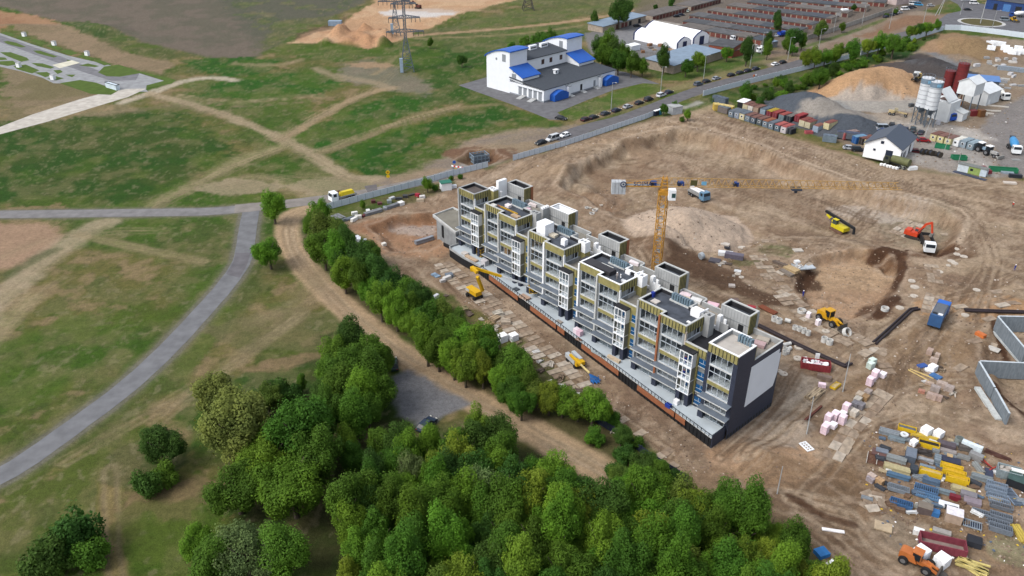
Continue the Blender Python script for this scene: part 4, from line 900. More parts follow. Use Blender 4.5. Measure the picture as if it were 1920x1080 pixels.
def pylon(px,py,h,label,m1,b=3.2,arms=(.52,.70,.88),aw=(9,7.5,6),cover=True):
    t=thing('power_pylon',label,'pylon',at(px,py),R(8))
    m=MB(); T=.55
    def cw(z): return b+(T-b)*min(1,z/(h*.45)) if z<h*.45 else T*1.0
    zs=[0,h*.08,h*.17,h*.27,h*.36,h*.45]+[h*(.45+.055*i) for i in range(1,11)]
    for sx in (-1,1):
        for sy in (-1,1):
            for i in range(len(zs)-1):
                a,c=cw(zs[i]),cw(zs[i+1]); m.beam((sx*a,sy*a,zs[i]),(sx*c,sy*c,zs[i+1]),.34,.34,m1)
    for i in range(len(zs)-1):
        a,c=cw(zs[i]),cw(zs[i+1])
        for (p,q) in (((-a,-a),(c,-c)),((a,-a),(c,c)),((a,a),(-c,c)),((-a,a),(-c,-c))):
            m.beam((*p,zs[i]),(*q,zs[i+1]),.2,.2,m1); 
        m.beam((-c,-c,zs[i+1]),(c,-c,zs[i+1]),.18,.18,m1); m.beam((-c,c,zs[i+1]),(c,c,zs[i+1]),.18,.18,m1)
    m.build('lattice_tower',t)
    for f_,w in zip(arms,aw):
        for s in (-1,1):
            a=MB(); z=h*f_
            for sy in (-1,1):
                a.beam((s*T,sy*T,z),(s*w,sy*.9,z+.3),.22,.22,m1); a.beam((s*T,sy*T,z+1.5),(s*w,sy*.9,z+.35),.18,.18,m1)
                n_=6
                for i in range(n_): a.beam((s*(T+(w-T)*i/n_),sy*(T+.35*i/n_),z+1.5-1.2*i/n_),(s*(T+(w-T)*(i+1)/n_),sy*(T+.35*(i+1)/n_),z+.05),.15,.15,m1)
            for i in range(1,7): a.beam((s*w*i/6,-.9,z+.2),(s*w*i/6,.9,z+.2),.15,.15,m1)
            a.build('crossarm',t)
            for q in (.45,.7,1.0):
                e=MB(); e.cyl((s*w*q,0,z-2.0),(s*w*q,0,z),.14,LATD); e.build('insulator',t)
    if cover:
        c=MB(); c.box(-b-.4,-b+1.2,-b-.5,-b+.8,.2,7.0,M((166,186,204),.5)); c.build('ladder_cover',t)
pylon(764,133,36,'grey-blue steel lattice power pylon on the green slope left of the white building',LAT)
pylon(743,66,36,'second steel lattice power pylon at the edge of the sand quarry',LAT,b=2.6)
pylon(990,19,30,'dark brown lattice pylon foot cut by the top edge',LATD,b=3.6,arms=(.6,),aw=(6,),cover=False)
# ================= tower crane
YC=M((206,150,56),.5,.0,.12,2)
cx_,cy_=BW(58.9,20.0); ang=None
zt=29.6; 
tip=G(1690,353,zt); JA=math.atan2(tip[1]-cy_,tip[0]-cx_); JL=math.hypot(tip[0]-cx_,tip[1]-cy_)
ct_=G(1150,352,zt); CL=math.hypot(ct_[0]-cx_,ct_[1]-cy_)
CR=thing('tower_crane','tall yellow lattice tower crane with a white cab standing behind the apartment block','tower crane',(cx_,cy_,H(cx_,cy_)),JA)
m=MB(); w=.95; z0=-1; zm=27.4; n_=16
rt=JA; 
for sx in (-1,1):
    for sy in (-1,1): m.beam((sx*w,sy*w,z0),(sx*w,sy*w,zm),.19,.19,YC)
for i in range(n_):
    a=z0+(zm-z0)*i/n_; b_=z0+(zm-z0)*(i+1)/n_
    P=[(-w,-w),(w,-w),(w,w),(-w,w)]
    for j in range(4):
        p,q=P[j],P[(j+1)%4]; 
        if i%2: p,q=q,p
        m.beam((*p,a),(*q,b_),.11,.11,YC); m.beam((*P[j],b_),(*P[(j+1)%4],b_),.1,.1,YC)
mo=m.build('mast',CR); mo.rotation_euler=(0,0,R(45)-JA+R(18))
for i in range(1,9):
    m=MB(); m.box(-.7,-.1,-.7,.7,i*3,i*3+.08,M((170,176,180),.4,.3)); o=m.build('mast_platform',CR); o.rotation_euler=(0,0,R(45)-JA+R(18)); m=MB(); m.box(.15,.75,-.7,.6,i*3+.1,i*3+.18,M((150,156,160),.4,.3)); o=m.build('mast_platform',CR); o.rotation_euler=(0,0,R(45)-JA+R(18))
m=MB(); m.box(-1.3,1.3,-1.2,1.2,27.4,28.3,YC); m.cyl((0,0,28.3),(0,0,28.9),1.1,YC,n=14); m.build('slewing_ring',CR)
m=MB()
for sx in (-.8,.8):
    for sy in (-.7,.7): m.beam((sx,sy,28.9),(sx*.5,sy*.2,31.9),.18,.18,YC)
for z in (29.6,30.4,31.2): m.box(-.75,.75,-.62,.62,z,z+.14,YC)
m.build('tower_head',CR)
YJ=M((196,156,92),.5,.0,.08,2)
m=MB(); JB=29.5; JT=31.5
for s in (-.7,.7): m.beam((.8,s,JB),(JL,s,JB),.13,.13,YJ)
m.beam((.8,0,JT),(JL-1,0,JT-.5),.13,.13,YJ)
n_=34
for i in range(n_):
    a=.8+(JL-1.8)*i/n_; b_=.8+(JL-1.8)*(i+1)/n_; c=(a+b_)/2
    for s in (-.7,.7): m.beam((a,s,JB),(c,0,JT-.5*c/JL),.08,.08,YJ); m.beam((c,0,JT-.5*c/JL),(b_,s,JB),.08,.08,YJ)
    m.beam((a,-.7,JB),(b_,.7,JB),.07,.07,YJ); m.beam((b_,-.7,JB),(b_,.7,JB),.07,.07,YJ)
m.build('jib',CR)
m=MB(); 
for s in (-.7,.7): m.beam((-.8,s,JB),(-CL,s,JB),.22,.28,YC)
m.box(-CL+.2,-1,-.6,.6,JB-.02,JB+.1,M((150,156,160),.5,.2)); 
for s in (-.7,.7): m.beam((-CL+2,s,JB+1),(-1,s,JB+1),.06,.06,YC)
m.beam((-.5,0,JT),(-CL+3,0,JB+.4),.12,.12,YC); m.build('counter_jib',CR)
for i in range(4):
    m=MB(); m.box(-CL-.1+i*.85,-CL+.68+i*.85,-1.0,1.0,JB-2.0,JB+1.0,M((186,190,194),.8,0,.1,1)); m.build('counterweight',CR)
def mk_text(txt,size,mat,loc,rot,par,name='lettering',ext=.01):
    c=bpy.data.curves.new(name,'FONT'); c.body=txt; c.size=size; c.extrude=ext; o=bpy.data.objects.new(name,c); COL.objects.link(o)
    dg=bpy.context.evaluated_depsgraph_get(); me_=bpy.data.meshes.new_from_object(o.evaluated_get(dg)); bpy.data.objects.remove(o)
    me_.materials.clear(); me_.materials.append(mat); q=bpy.data.objects.new(name,me_); COL.objects.link(q); q.parent=par; q.location=loc; q.rotation_euler=rot; return q
mk_text('SOIMA',1.5,M((36,52,96),.5,0,0),(-CL+5,-.95,JB+.2),(PI/2,0,0),CR)
m=MB(); m.cyl((-CL+2.6,-1.06,JB+.6),(-CL+2.6,-1.12,JB+.6),.75,M((36,52,96),.5,0,0),n=18); m.cyl((-CL+2.6,-1.12,JB+.6),(-CL+2.6,-1.14,JB+.6),.5,CONC,n=18); m.cyl((-CL+2.6,-1.14,JB+.6),(-CL+2.6,-1.16,JB+.6),.22,M((36,52,96),.5,0,0),n=14); m.build('logo_disc',CR)
m=MB(); m.box(.9,2.6,-2.3,-.75,26.6,29.2,WHT); m.box(2.4,2.66,-2.25,-.8,27.2,28.4,M((120,180,170),.2)); m.box(1.6,2.5,-2.34,-2.3,27.3,28.4,M((60,90,90),.2)); m.box(2.2,2.64,-2.2,-.85,26.8,27.2,BLK); m.build('cab',CR)
for x,wd in ((3.2,1.0),(-3.2,.9),(16.5,.7)):
    m=MB(); m.box(x,x+wd*1.4,-.5,.5,JB+.1,JB+1.1,M((36,70,140),.5)); m.cyl((x+.2,-.6,JB+.5),(x+.2,.6,JB+.5),.45,M((40,44,60),.5)); m.build('winch',CR)
m=MB(); m.box(6,7.6,-.75,-.68,JB+.3,JB+1.7,M((90,88,50),.6)); m.build('sign_board',CR)
m=MB(); m.box(8.6,9.8,-.75,-.68,JB+.5,JB+1.4,M((120,180,214),.6)); m.build('sign_board',CR)
tr=G(1497,356,zt); tx=math.hypot(tr[0]-cx_,tr[1]-cy_)
m=MB(); m.box(tx-1.2,tx+1.2,-.9,.9,JB-.6,JB-.2,M((70,76,90),.5)); m.box(tx-.3,tx+.3,-.3,.3,JB-1.4,JB-.6,M((70,76,90),.5)); m.build('trolley',CR)
# ================= concrete plant
def lp(o,px,py): 
    x,y,z=at(px,py); o.location=(x,y,z)
SIL=M((214,218,222),.5,.1,.08,.8); SREDM=M((122,42,44),.6,.1,.12,1.5); STEEL=M((120,132,144),.5,.3,.12,1.5)
def silo(px,py,h0,h1,r,mat,label,ladder=False,band=None,red=False):
    t=thing('cement_silo',label,'silo',at(px,py))
    m=MB(); m.cyl((0,0,h0),(0,0,h1),r,mat,n=24); m.build('tank',t)
    m=MB(); m.cyl((0,0,h0-2.6),(0,0,h0),.4,STEEL if not red else SREDM,r,24,False); m.build('cone',t)
    for a in (45,135,225,315):
        g=MB(); x,y=r*math.cos(R(a)),r*math.sin(R(a)); g.beam((x,y,-.2),(x,y,h0+.5),.3,.3,STEEL if not red else SREDM); g.build('leg',t)
    m=MB()
    for a in (45,135,225,315):
        x,y=r*math.cos(R(a)),r*math.sin(R(a)); x2,y2=r*math.cos(R(a+90)),r*math.sin(R(a+90))
        for z in (0.3,h0*.5): m.beam((x,y,z),(x2,y2,z+h0*.45),.14,.14,STEEL)
    m.build('bracing',t)
    m=MB()
    for z in np.arange(h0+1.6,h1-.5,1.7): m.cyl((0,0,z),(0,0,z+.12),r+.05,STEEL if not red else M((92,34,36),.6),n=24,cap=False)
    m.build('hoops',t)
    if band: m=MB(); m.cyl((0,0,h1-2.2),(0,0,h1-.2),r+.04,band,n=24,cap=False); m.box(-.9,.6,-r-.1,-r+.1,h1-1.8,h1-.7,M((140,196,230),.5)); m.build('coloured_band',t)
    m=MB()
    for a in range(0,360,30):
        x,y=r*math.cos(R(a)),r*math.sin(R(a)); m.beam((x,y,h1),(x,y,h1+1.1),.07,.07,STEEL)
        x2,y2=r*math.cos(R(a+30)),r*math.sin(R(a+30)); m.beam((x,y,h1+1.1),(x2,y2,h1+1.1),.07,.07,STEEL)
    m.build('top_railing',t)
PB=M((126,146,164),.5,0,.08,1)
silo(1720,231,7,18.5,2.4,SIL,'white cement silo with a blue band, the left one of the two',band=PB)
silo(1737,236,7,18.0,2.4,SIL,'white cement silo with a blue band, the right one beside the white batching hall',band=PB)
silo(1766,200,6,15.5,2.1,SREDM,'dark red silo, the shorter one on the left',red=True)
silo(1786,205,8,19.5,2.2,SREDM,'dark red silo, the taller one on the right',red=True)
def blockthing(name,label,cat,px,py,rz,parts):
    t=thing(name,label,cat,at(px,py),rz)
    for nm,fn in parts: m=MB(); fn(m); m.build(nm,t)
    return t
def gable(m,x0,x1,y0,y1,z0,e,p,wall,roof,ov=.3):
    ym=(y0+y1)/2
    m.add([(x0,y0,z0),(x1,y0,z0),(x1,y1,z0),(x0,y1,z0),(x0,y0,e),(x1,y0,e),(x1,y1,e),(x0,y1,e),(x0,ym,p),(x1,ym,p)],[(3,2,1,0),(0,1,5,4),(2,3,7,6),(1,2,6,9,5),(3,0,4,8,7)],wall)
def groof(m,x0,x1,y0,y1,e,p,roof,ov=.4,t=.18):
    ym=(y0+y1)/2; s=(p-e)/((y1-y0)/2)
    for a,sg in ((y0,-1),(y1,1)):
        ya=a+sg*ov; ea=e-ov*s+.03; pp=p+.03
        m.hexa([(x0-ov,ya,ea),(x1+ov,ya,ea),(x1+ov,ym,pp),(x0-ov,ym,pp),(x0-ov,ya,ea+t),(x1+ov,ya,ea+t),(x1+ov,ym,pp+t),(x0-ov,ym,pp+t)],roof)
PW=M((216,220,222),.7,0,.06,.5)
blockthing('mixing_house','white gabled mixing house raised on steel legs beside the red silos','plant building',1808,210,R(38),[('wall',lambda m:gable(m,-4,4,-3.5,3.5,8,13,15,PW,PW)),('roof',lambda m:groof(m,-4,4,-3.5,3.5,13,15,PW)),
  ('leg',lambda m:m.beam((-3.6,-3.2,0),(-3.6,-3.2,8),.35,.35,STEEL)),('leg',lambda m:m.beam((3.6,-3.2,0),(3.6,-3.2,8),.35,.35,STEEL)),('leg',lambda m:m.beam((3.6,3.2,0),(3.6,3.2,8),.35,.35,STEEL)),('leg',lambda m:m.beam((-3.6,3.2,0),(-3.6,3.2,8),.35,.35,STEEL))])
blockthing('white_hall','white gabled hall standing on the ground right of the raised mixing house','plant building',1838,190,R(38),[('wall',lambda m:gable(m,-6,6,-5,5,0,5.5,7.5,PW,PW)),('roof',lambda m:groof(m,-6,6,-5,5,5.5,7.5,PW)),('door',lambda m:m.box(-4,-2.6,-5.06,-5.0,0,2.4,WHT))])
blockthing('batching_hall','white batching hall with an open roof hatch between the white silos and the red silos','plant building',1766,222,R(40),[('wall',lambda m:m.prism([(-4.5,-4),(4.5,-4),(4.5,4),(-4.5,4)],0,8,PW)),('roof_hatch',lambda m:m.hexa([(-5,-3,8.2),(3,-3,8.2),(3,1.5,12.5),(-5,1.5,12.5),(-5,-3.2,8.4),(3,-3.2,8.4),(3,1.3,12.7),(-5,1.3,12.7)],PW)),('opening',lambda m:m.box(-2,2.5,-1,2.5,8.0,8.05,M((110,90,84),.8)))])
blockthing('conveyor_gallery','white sloping conveyor gallery next to the blue-cabbed concrete mixer','conveyor gallery',1779,221,R(-48),[('wall',lambda m:m.prof([(-6,0),(6,0),(6,3.2),(-6,7)],-2.4,2.4,PW)),('roof',lambda m:m.hexa([(-6.3,-2.7,7.1),(6.3,-2.7,3.25),(6.3,2.7,3.25),(-6.3,2.7,7.1),(-6.3,-2.7,7.35),(6.3,-2.7,3.5),(6.3,2.7,3.5),(-6.3,2.7,7.35)],M((196,200,200),.6,0,.08,1)))])
blockthing('aggregate_bunker','long shed with a light blue roof behind the white mixing house','shed',1818,163,R(-20),[('wall',lambda m:m.prism([(-10,-3),(11,-3),(11,3),(-10,3)],0,4,M((90,96,104),.8))),('roof',lambda m:m.hexa([(-10.5,-3.4,4),(11.5,-3.4,4),(11.5,3.4,5),(-10.5,3.4,5),(-10.5,-3.4,4.2),(11.5,-3.4,4.2),(11.5,3.4,5.2),(-10.5,3.4,5.2)],M((98,138,196),.5,0,.06,1)))]+[('opening',lambda m,x=x:m.box(x,x+2.2,-3.06,-3.0,1,3,BLK)) for x in (-8,-2,4,8)])
# gable-roofed site office
hx=blockthing('site_office','new white gabled house with a dark grey metal roof by the storage yard','site office',1664,288,R(52),[('wall',lambda m:gable(m,-7.2,7.2,-5.2,5.2,0,4.6,7.6,WHT,WHT)),('roof',lambda m:groof(m,-7.2,7.2,-5.2,5.2,4.6,7.6,M((72,82,98),.5,0,.08,.8,st=(8,.2,1)),.5))])
# local x runs along the ridge (away to the upper right), gable faces the lower left
for nm,a in (('door',(-.06,1.0,3.0,0,3.6)),('window',(-.06,-.9,-.0,5.2,6.1)),('window',(-.06,-2.6,-1.9,2.6,3.3))):
    m=MB(); m.box(-7.2+a[0],-7.2,-a[2],-a[1],a[3],a[4],M((46,56,74),.3,0,0)); m.build(nm,hx)
for x0,x1,z1 in ((-6.6,-5.2,3.2),(-3.8,-2.6,2.6),(-1.9,-1.2,2.6),(2.0,3.6,3.4)):
    m=MB(); m.box(x0,x1,-5.26,-5.2,.1,z1,M((46,56,74),.3,0,0)); m.build('door' if x1-x0>1.3 else 'window',hx)
hx.scale=(1.2,1.2,1.15)
# small booths
for (x,y,c,l) in ((836,355,(40,120,100),'white cabin with a green roof at the upper end of the site fence'),):
    blockthing('site_cabin',l,'cabin',x,y,R(20),[('wall',lambda m:m.box(-1.7,1.7,-1.3,1.3,0,2.6,WHT)),('roof',lambda m:m.box(-1.9,1.9,-1.5,1.5,2.6,2.8,M(c,.6)))])
def mk_toilet(key):
    t=thing('portable_toilet','','portable toilet'); c=M(key,.5)
    m=MB(); m.box(-.55,.55,-.55,.55,0,2.1,c); m.box(-.4,.4,-.58,-.55,.15,1.9,M(tuple(v*.85 for v in key),.5)); m.build('cabin',t)
    m=MB(); m.taper(-.6,.6,-.6,.6,2.1,2.35,.15,.15,WHT); m.build('roof',t); return t
TO=Proto(mk_toilet)
TO.put((60,160,200),at(1237,214.5),R(45),'light blue portable toilet at the street fence','portable toilets')
TO.put((44,52,72),at(1228,217),R(45),'dark navy portable toilet at the street fence','portable toilets')
TO.put((44,52,72),at(1232,216),R(45),'dark navy portable toilet beside the light blue one','portable toilets')
sheet('parking_lot',[(-60,48),(0,62),(60,83),(130,105),(205,122),(260,137),(312,153),(272,166),(278,172),(228,172),(180,164),(140,158),(100,156),(80,146),(40,134),(0,125),(-60,108)],(158,160,162),.02)
sheet('parking_road',[(-60,60),(0,79),(100,115),(165,138),(210,152),(255,150),(262,137),(205,140),(120,108),(0,66)],(128,128,132),.034)
sheet('access_path',[(-60,262),(0,238),(60,215),(150,186),(222,167),(275,166),(240,182),(170,203),(90,228),(0,252),(-60,275)],(196,190,180),.028)
for g_ in ([(6,78),(15,77),(30,80),(49,88),(40,89),(15,83)],[(62,95),(75,95),(108,106),(100,108),(70,100)],[(125,112),(140,115),(142,119),(130,120)],[(0,98),(20,98),(50,108),(55,113),(40,116),(10,104)],[(58,118),(80,119),(102,126),(95,129),(70,124)],[(100,132),(113,131),(118,135),(108,139)],[(122,140),(142,140),(135,145)],[(-20,106),(10,108),(14,112),(-20,114)],[(0,115),(24,114),(34,120),(15,124),(-5,120)],[(25,124),(48,121),(74,132),(60,138),(32,130)],[(64,136),(88,135),(98,141),(85,145)],[(88,148),(105,143),(120,147),(105,151)],[(112,156),(150,150),(180,155),(222,170),(208,178),(170,176)],[(148,123),(165,119),(186,124),(178,126)],[(184,136),(195,125),(222,121),(262,134),(330,150),(322,157),(274,165),(275,160),(310,151),(265,137),(225,144),(200,143)],[(30,69),(42,67),(60,72),(50,76)],[(55,76),(66,73),(86,82),(75,84)],[(85,86),(100,84),(120,92),(108,94)],[(112,96),(125,93),(146,100),(132,104)],[(146,105),(155,103),(180,110),(165,113)],[(174,114),(185,112),(208,120),(196,123)],[(0,62),(12,59),(32,66),(20,68)]):
    sheet('lawn',g_,(84,106,40),.045)
# roundabout
cxr,cyr=G(1840,42)
def ring(name,r0,r1,z,c,z1=None):
    m=MB(); n=40; vs=[]
    for r in (r0,r1): vs+=[(cxr+r*math.cos(2*PI*i/n),cyr+r*math.sin(2*PI*i/n),z) for i in range(n)]
    if r0<.1: m.add(vs[n:],[tuple(range(n))],roadmat(c))
    else: m.add(vs,[(i,(i+1)%n,n+(i+1)%n,n+i) for i in range(n)],roadmat(c))
    tag(m.build(name),kind='structure')
sheet('roundabout_road',[(1752,42),(1768,32),(1776,26),(1804,20),(1796,8),(1772,-4),(1740,-20),(1790,-26),(1825,-4),(1835,6),(1880,14),(1930,24),(2010,36),(2010,80),(1930,66),(1860,58),(1810,53),(1774,53),(1758,56)],(112,112,116),.02)
ring('roundabout_kerb',11.5,13.5,.06,(190,190,188)); ring('roundabout_island',0,11.5,.1,(98,92,58))
sheet('yard_paving',[(1155,60),(1212,48),(1290,62),(1345,74),(1312,92),(1260,100),(1200,95),(1160,80)],(134,134,136),.02)
def tri(name,pts,z,c): sheet(name,pts,c,z)

for x,y,l in [(46,68,'upper left'),(102,85,'upper middle'),(164,104,'upper right'),(36,126,'lower left'),(100,149,'lower right')]:
    m=MB(); m.box(-1,1,-.8,.8,0,2.2,WHT); m.box(-1.1,1.1,-.9,.9,2.2,2.35,CONC); tag(m.build('service_kiosk',None,loc=at(x,y),rz=R(-20)),'small white kiosk on the '+l+' lawn of the empty car park','kiosk')
t=thing('bin_shelter','long white screen wall at the end of the empty car park','screen wall',at(212,166),hd(200,162,226,170)); m=MB(); m.box(-4.6,4.6,-.9,.9,0,2.3,M((206,220,230),.7)); m.build('wall',t); m=MB(); m.rim([(-4.7,-1),(4.7,-1),(4.7,1),(-4.7,1)],.15,2.3,2.5,BLK); m.build('edge',t)
sheet('crossing',[(98,122),(135,113),(150,118),(112,128)],(214,210,190),.05)
m=MB(); m.box(-4,4,-2,2,0,3,M((150,170,190),.6)); tag(m.build('metal_shed',None,loc=at(629,48),rz=0),'grey-blue metal shed at the edge of the sand quarry','shed')
# ================= trees
def leafmat(name,c,hv=.03,tr=.25):
    m=bpy.data.materials.new(name); m.use_nodes=True; n=m.node_tree.nodes; l=m.node_tree.links; b=n['Principled BSDF']
    b.inputs['Roughness'].default_value=.75; b.inputs['Specular IOR Level'].default_value=.15
    tc=n.new('ShaderNodeTexCoord'); nz=n.new('ShaderNodeTexNoise'); nz.inputs['Scale'].default_value=.55; nz.inputs['Detail'].default_value=5; nz.inputs['Roughness'].default_value=.7
    l.new(tc.outputs['Object'],nz.inputs['Vector'])
    cr=n.new('ShaderNodeValToRGB'); cr.color_ramp.elements[0].position=.32; cr.color_ramp.elements[1].position=.68
    cr.color_ramp.elements[0].color=(c[0]*.6,c[1]*.66,c[2]*.7,1); cr.color_ramp.elements[1].color=(c[0]*1.45,c[1]*1.32,c[2]*1.15,1)
    l.new(nz.outputs['Fac'],cr.inputs[0])
    oi=n.new('ShaderNodeObjectInfo'); h=n.new('ShaderNodeHueSaturation')
    mr=n.new('ShaderNodeMapRange'); mr.inputs['To Min'].default_value=.5-hv; mr.inputs['To Max'].default_value=.503; l.new(oi.outputs['Random'],mr.inputs['Value']); l.new(mr.outputs[0],h.inputs['Hue'])
    mv=n.new('ShaderNodeMath'); mv.operation='MULTIPLY'; mv.inputs[1].default_value=7.31; l.new(oi.outputs['Random'],mv.inputs[0]); mf=n.new('ShaderNodeMath'); mf.operation='FRACT'; l.new(mv.outputs[0],mf.inputs[0])
    m2=n.new('ShaderNodeMapRange'); m2.inputs['To Min'].default_value=.78; m2.inputs['To Max'].default_value=1.25; l.new(mf.outputs[0],m2.inputs['Value']); l.new(m2.outputs[0],h.inputs['Value'])
    l.new(cr.outputs[0],h.inputs['Color']); l.new(h.outputs[0],b.inputs['Base Color'])
    t=n.new('ShaderNodeBsdfTranslucent'); l.new(h.outputs[0],t.inputs[0]); mx=n.new('ShaderNodeMixShader'); mx.inputs[0].default_value=tr
    l.new(b.outputs[0],mx.inputs[1]); l.new(t.outputs[0],mx.inputs[2]); l.new(mx.outputs[0],n['Material Output'].inputs[0]); return m
LM={'mid':leafmat('leaves_mid',(.046,.122,.012)),'bright':leafmat('leaves_bright',(.066,.162,.013)),'dark':leafmat('leaves_dark',(.030,.084,.013)),'yellow':leafmat('leaves_yellow',(.10,.172,.016)),'willow':leafmat('leaves_willow',(.10,.14,.032)),'olive':leafmat('leaves_olive',(.07,.13,.02)),'pale':leafmat('leaves_pale',(.10,.165,.055))}
BARK=M((96,86,74),.9,0,.2,3)
_cmc={}
def crown_mesh(shape,seed,mat,dens=1.0):
    if (shape,seed) in _cmc: return _cmc[(shape,seed)]
    r_=crown_mesh_(shape,seed,mat,dens); _cmc[(shape,seed)]=r_; return r_
def crown_mesh_(shape,seed,mat,dens=1.0):
    rg=np.random.default_rng(seed); lobes=[]
    # unit crowns: radius about 1, height given by shape
    hz={'round':(1.0,1.0,24),'tall':(.85,1.22,26),'wide':(1.12,.85,26),'bush':(1.0,.62,12),'willow':(1.05,1.0,34)}[shape]
    rx,rz,nl=hz; nl=int(nl*1.6)
    squash=rg.uniform(.8,1.15,3); lean=rg.uniform(-.12,.12,2)
    for i in range(nl):
        for _ in range(50):
            p=rg.uniform(-1,1,3)
            if .25<np.linalg.norm(p)<.92: break
        if shape=='tall': p[:2]*=(1-.5*max(0,p[2]))
        p=p*squash; p[:2]+=lean*p[2]
        r=rg.uniform(.15,.31) if shape!='willow' else rg.uniform(.13,.24)
        lobes.append((p*np.array([rx,rx,rz])*.86,r*np.array([rg.uniform(.8,1.1),rg.uniform(.8,1.1),rg.uniform(.9,1.35)])))
    lobes.append((np.zeros(3),np.array([.5*rx,.5*rx,.5*rz])))
    V=[];n=0
    tot=sum(l[1][0]**2 for l in lobes); N=int({'bush':6500}.get(shape,20000)*dens); s0={'bush':.052}.get(shape,.036)
    for c,r in lobes:
        k=max(20,int(N*r[0]**2/tot*1.0))
        d=rg.normal(size=(k,3)); d/=np.linalg.norm(d,axis=1)[:,None]
        rad=1+rg.normal(scale=.10,size=k); P=c+d*r*rad[:,None]
        # push spikes
        sp=rg.random(k)<.13; P[sp]+=d[sp]*rg.uniform(.03,.13,(sp.sum(),1))+np.array([0,0,.03])
        nn=d+rg.normal(scale=.55,size=(k,3))+np.array([0,0,.45]); nn/=np.linalg.norm(nn,axis=1)[:,None]
        a=np.cross(nn,rg.normal(size=(k,3))); a/=np.linalg.norm(a,axis=1)[:,None]; b=np.cross(nn,a)
        s=s0*rg.uniform(.55,1.25,(k,1)); e=rg.uniform(.55,1.0,(k,1))
        q=np.stack([P-a*s,P-b*s*e*.8+a*s*.15,P+a*s*1.05,P+b*s*e*.8-a*s*.1],1)
        V.append(q.reshape(-1,3))
    V=np.concatenate(V); nf=len(V)//4
    me=bpy.data.meshes.new('crown'); me.vertices.add(len(V)); me.vertices.foreach_set('co',V.astype(np.float32).ravel())
    me.loops.add(nf*4); me.loops.foreach_set('vertex_index',np.arange(nf*4,dtype=np.int32)); me.polygons.add(nf)
    me.polygons.foreach_set('loop_start',np.arange(0,nf*4,4,dtype=np.int32)); me.polygons.foreach_set('loop_total',np.full(nf,4,dtype=np.int32))
    me.update(calc_edges=True); me.materials.append(mat); return me,rz
_cm={}
def mk_tree(key):
    shape,colr,seed=key; t=thing('leafy_tree' if shape!='bush' else 'shrub','', 'tree' if shape!='bush' else 'shrub')
    me,rz=crown_mesh(shape,seed,LM[colr]); o=bpy.data.objects.new('crown',me); COL.objects.link(o); o.parent=t; o.material_slots[0].link='OBJECT'; o.material_slots[0].material=LM[colr]
    base=.5 if shape!='bush' else .05; o.location=(0,0,base+rz*.9)
    m=MB()
    if shape!='bush':
        m.cyl((0,0,-.15),(.03,.02,base+.3),.085,BARK,.055,8); m.cyl((.03,.02,base+.3),(0,.05,base+rz*1.2),.055,BARK,.02,6)
        for i in range(5):
            a=i*1.35+seed; m.cyl((.02,.02,base+.1+.12*i),(math.cos(a)*.55,math.sin(a)*.55,base+.55+.22*i),.035,BARK,.012,5)
    else:
        for i in range(4):
            a=i*1.6; m.cyl((0,0,-.1),(math.cos(a)*.3,math.sin(a)*.3,.6),.03,BARK,.012,5)
    m.build('trunk' if shape!='bush' else 'stem',t); return t
TP=Proto(mk_tree); trg=random.Random(21)
def tree(px,py,rpx,shape,colr,label,group=None,hs=1.0,zc=None,base=False):
    """px,py: middle of the crown in the photo, rpx: crown radius there"""
    z=0
    zc=zc if zc is not None else 4.5
    for _ in range(3):
        x,y=G(px,py,zc); d=math.sqrt(x*x+y*y+(CH-zc)**2); dep=y*CC+(CH-zc)*SS; r=rpx*dep/F*1.08
        rz={'round':1,'tall':1.22,'wide':.85,'bush':.62,'willow':1}[shape]*hs
        zc=((.5 if shape!='bush' else .05)*hs+rz*.9)*r+ (H(x,y))
    TP.put((shape,colr,trg.randint(1,3)),(x,y,H(x,y)),trg.uniform(0,6.3),label,group,(r*trg.uniform(.95,1.08),r*trg.uniform(.95,1.08),r*hs*trg.uniform(.93,1.08)))
RT='trees in the belt between the dirt track and the apartment block'
rowl=[(597,400,19,'bright'),(603,432,26,'olive'),(628,440,24,'olive'),(585,430,16,'mid'),(650,455,22,'dark'),(606,462,24,'mid'),(635,478,24,'bright'),(665,485,26,'dark'),(690,470,18,'mid'),(645,510,22,'bright'),(672,520,20,'mid'),(700,505,24,'dark'),(720,520,18,'mid'),(694,545,18,'bright'),(714,562,23,'bright'),(740,535,24,'dark'),(757,545,22,'mid'),(742,582,22,'bright'),(765,575,20,'mid'),(785,560,22,'dark'),(778,600,22,'bright'),(806,600,24,'mid'),(800,635,26,'bright'),(830,590,22,'olive'),(822,655,24,'mid'),(848,618,24,'mid'),(855,600,20,'olive'),(868,640,28,'bright'),(850,665,24,'bright'),(893,642,28,'bright'),(918,650,26,'mid'),(872,685,24,'yellow'),(905,690,20,'yellow'),(895,668,24,'mid'),(948,672,24,'mid'),(970,690,30,'mid'),(938,712,20,'bright'),(958,728,22,'mid'),(990,720,22,'mid'),(1005,735,20,'olive'),(1030,745,22,'yellow'),(1055,750,22,'bright'),(1085,757,20,'yellow'),(1112,760,24,'bright'),(978,755,20,'mid')]
TL={'mid':'mid green tree in the belt between the dirt track and the block','bright':'bright green tree in the belt between the dirt track and the block','dark':'dark green tree in the belt between the dirt track and the block','olive':'olive green tree in the belt between the dirt track and the block','yellow':'yellowish green tree in the belt between the dirt track and the block'}
for x,y,r,c in rowl: tree(x,y,r*1.33,trg.choice(['round','round','wide','tall']),c,TL[c],RT,hs=1.05)
tree(511,384,29,'wide','bright','lone round tree in the fork where the asphalt road bends')
tree(503,471,28,'wide','bright','lone round tree between the curved road and the dirt track')
tree(440,800,74,'willow','willow','big olive-yellow willow, the widest crown of the left wood',hs=.95)
tree(408,745,48,'willow','willow','upper lobe willow with yellowish leaves beside the dark shrub',hs=.9)
tree(500,745,30,'willow','olive','olive willow behind the biggest willow')
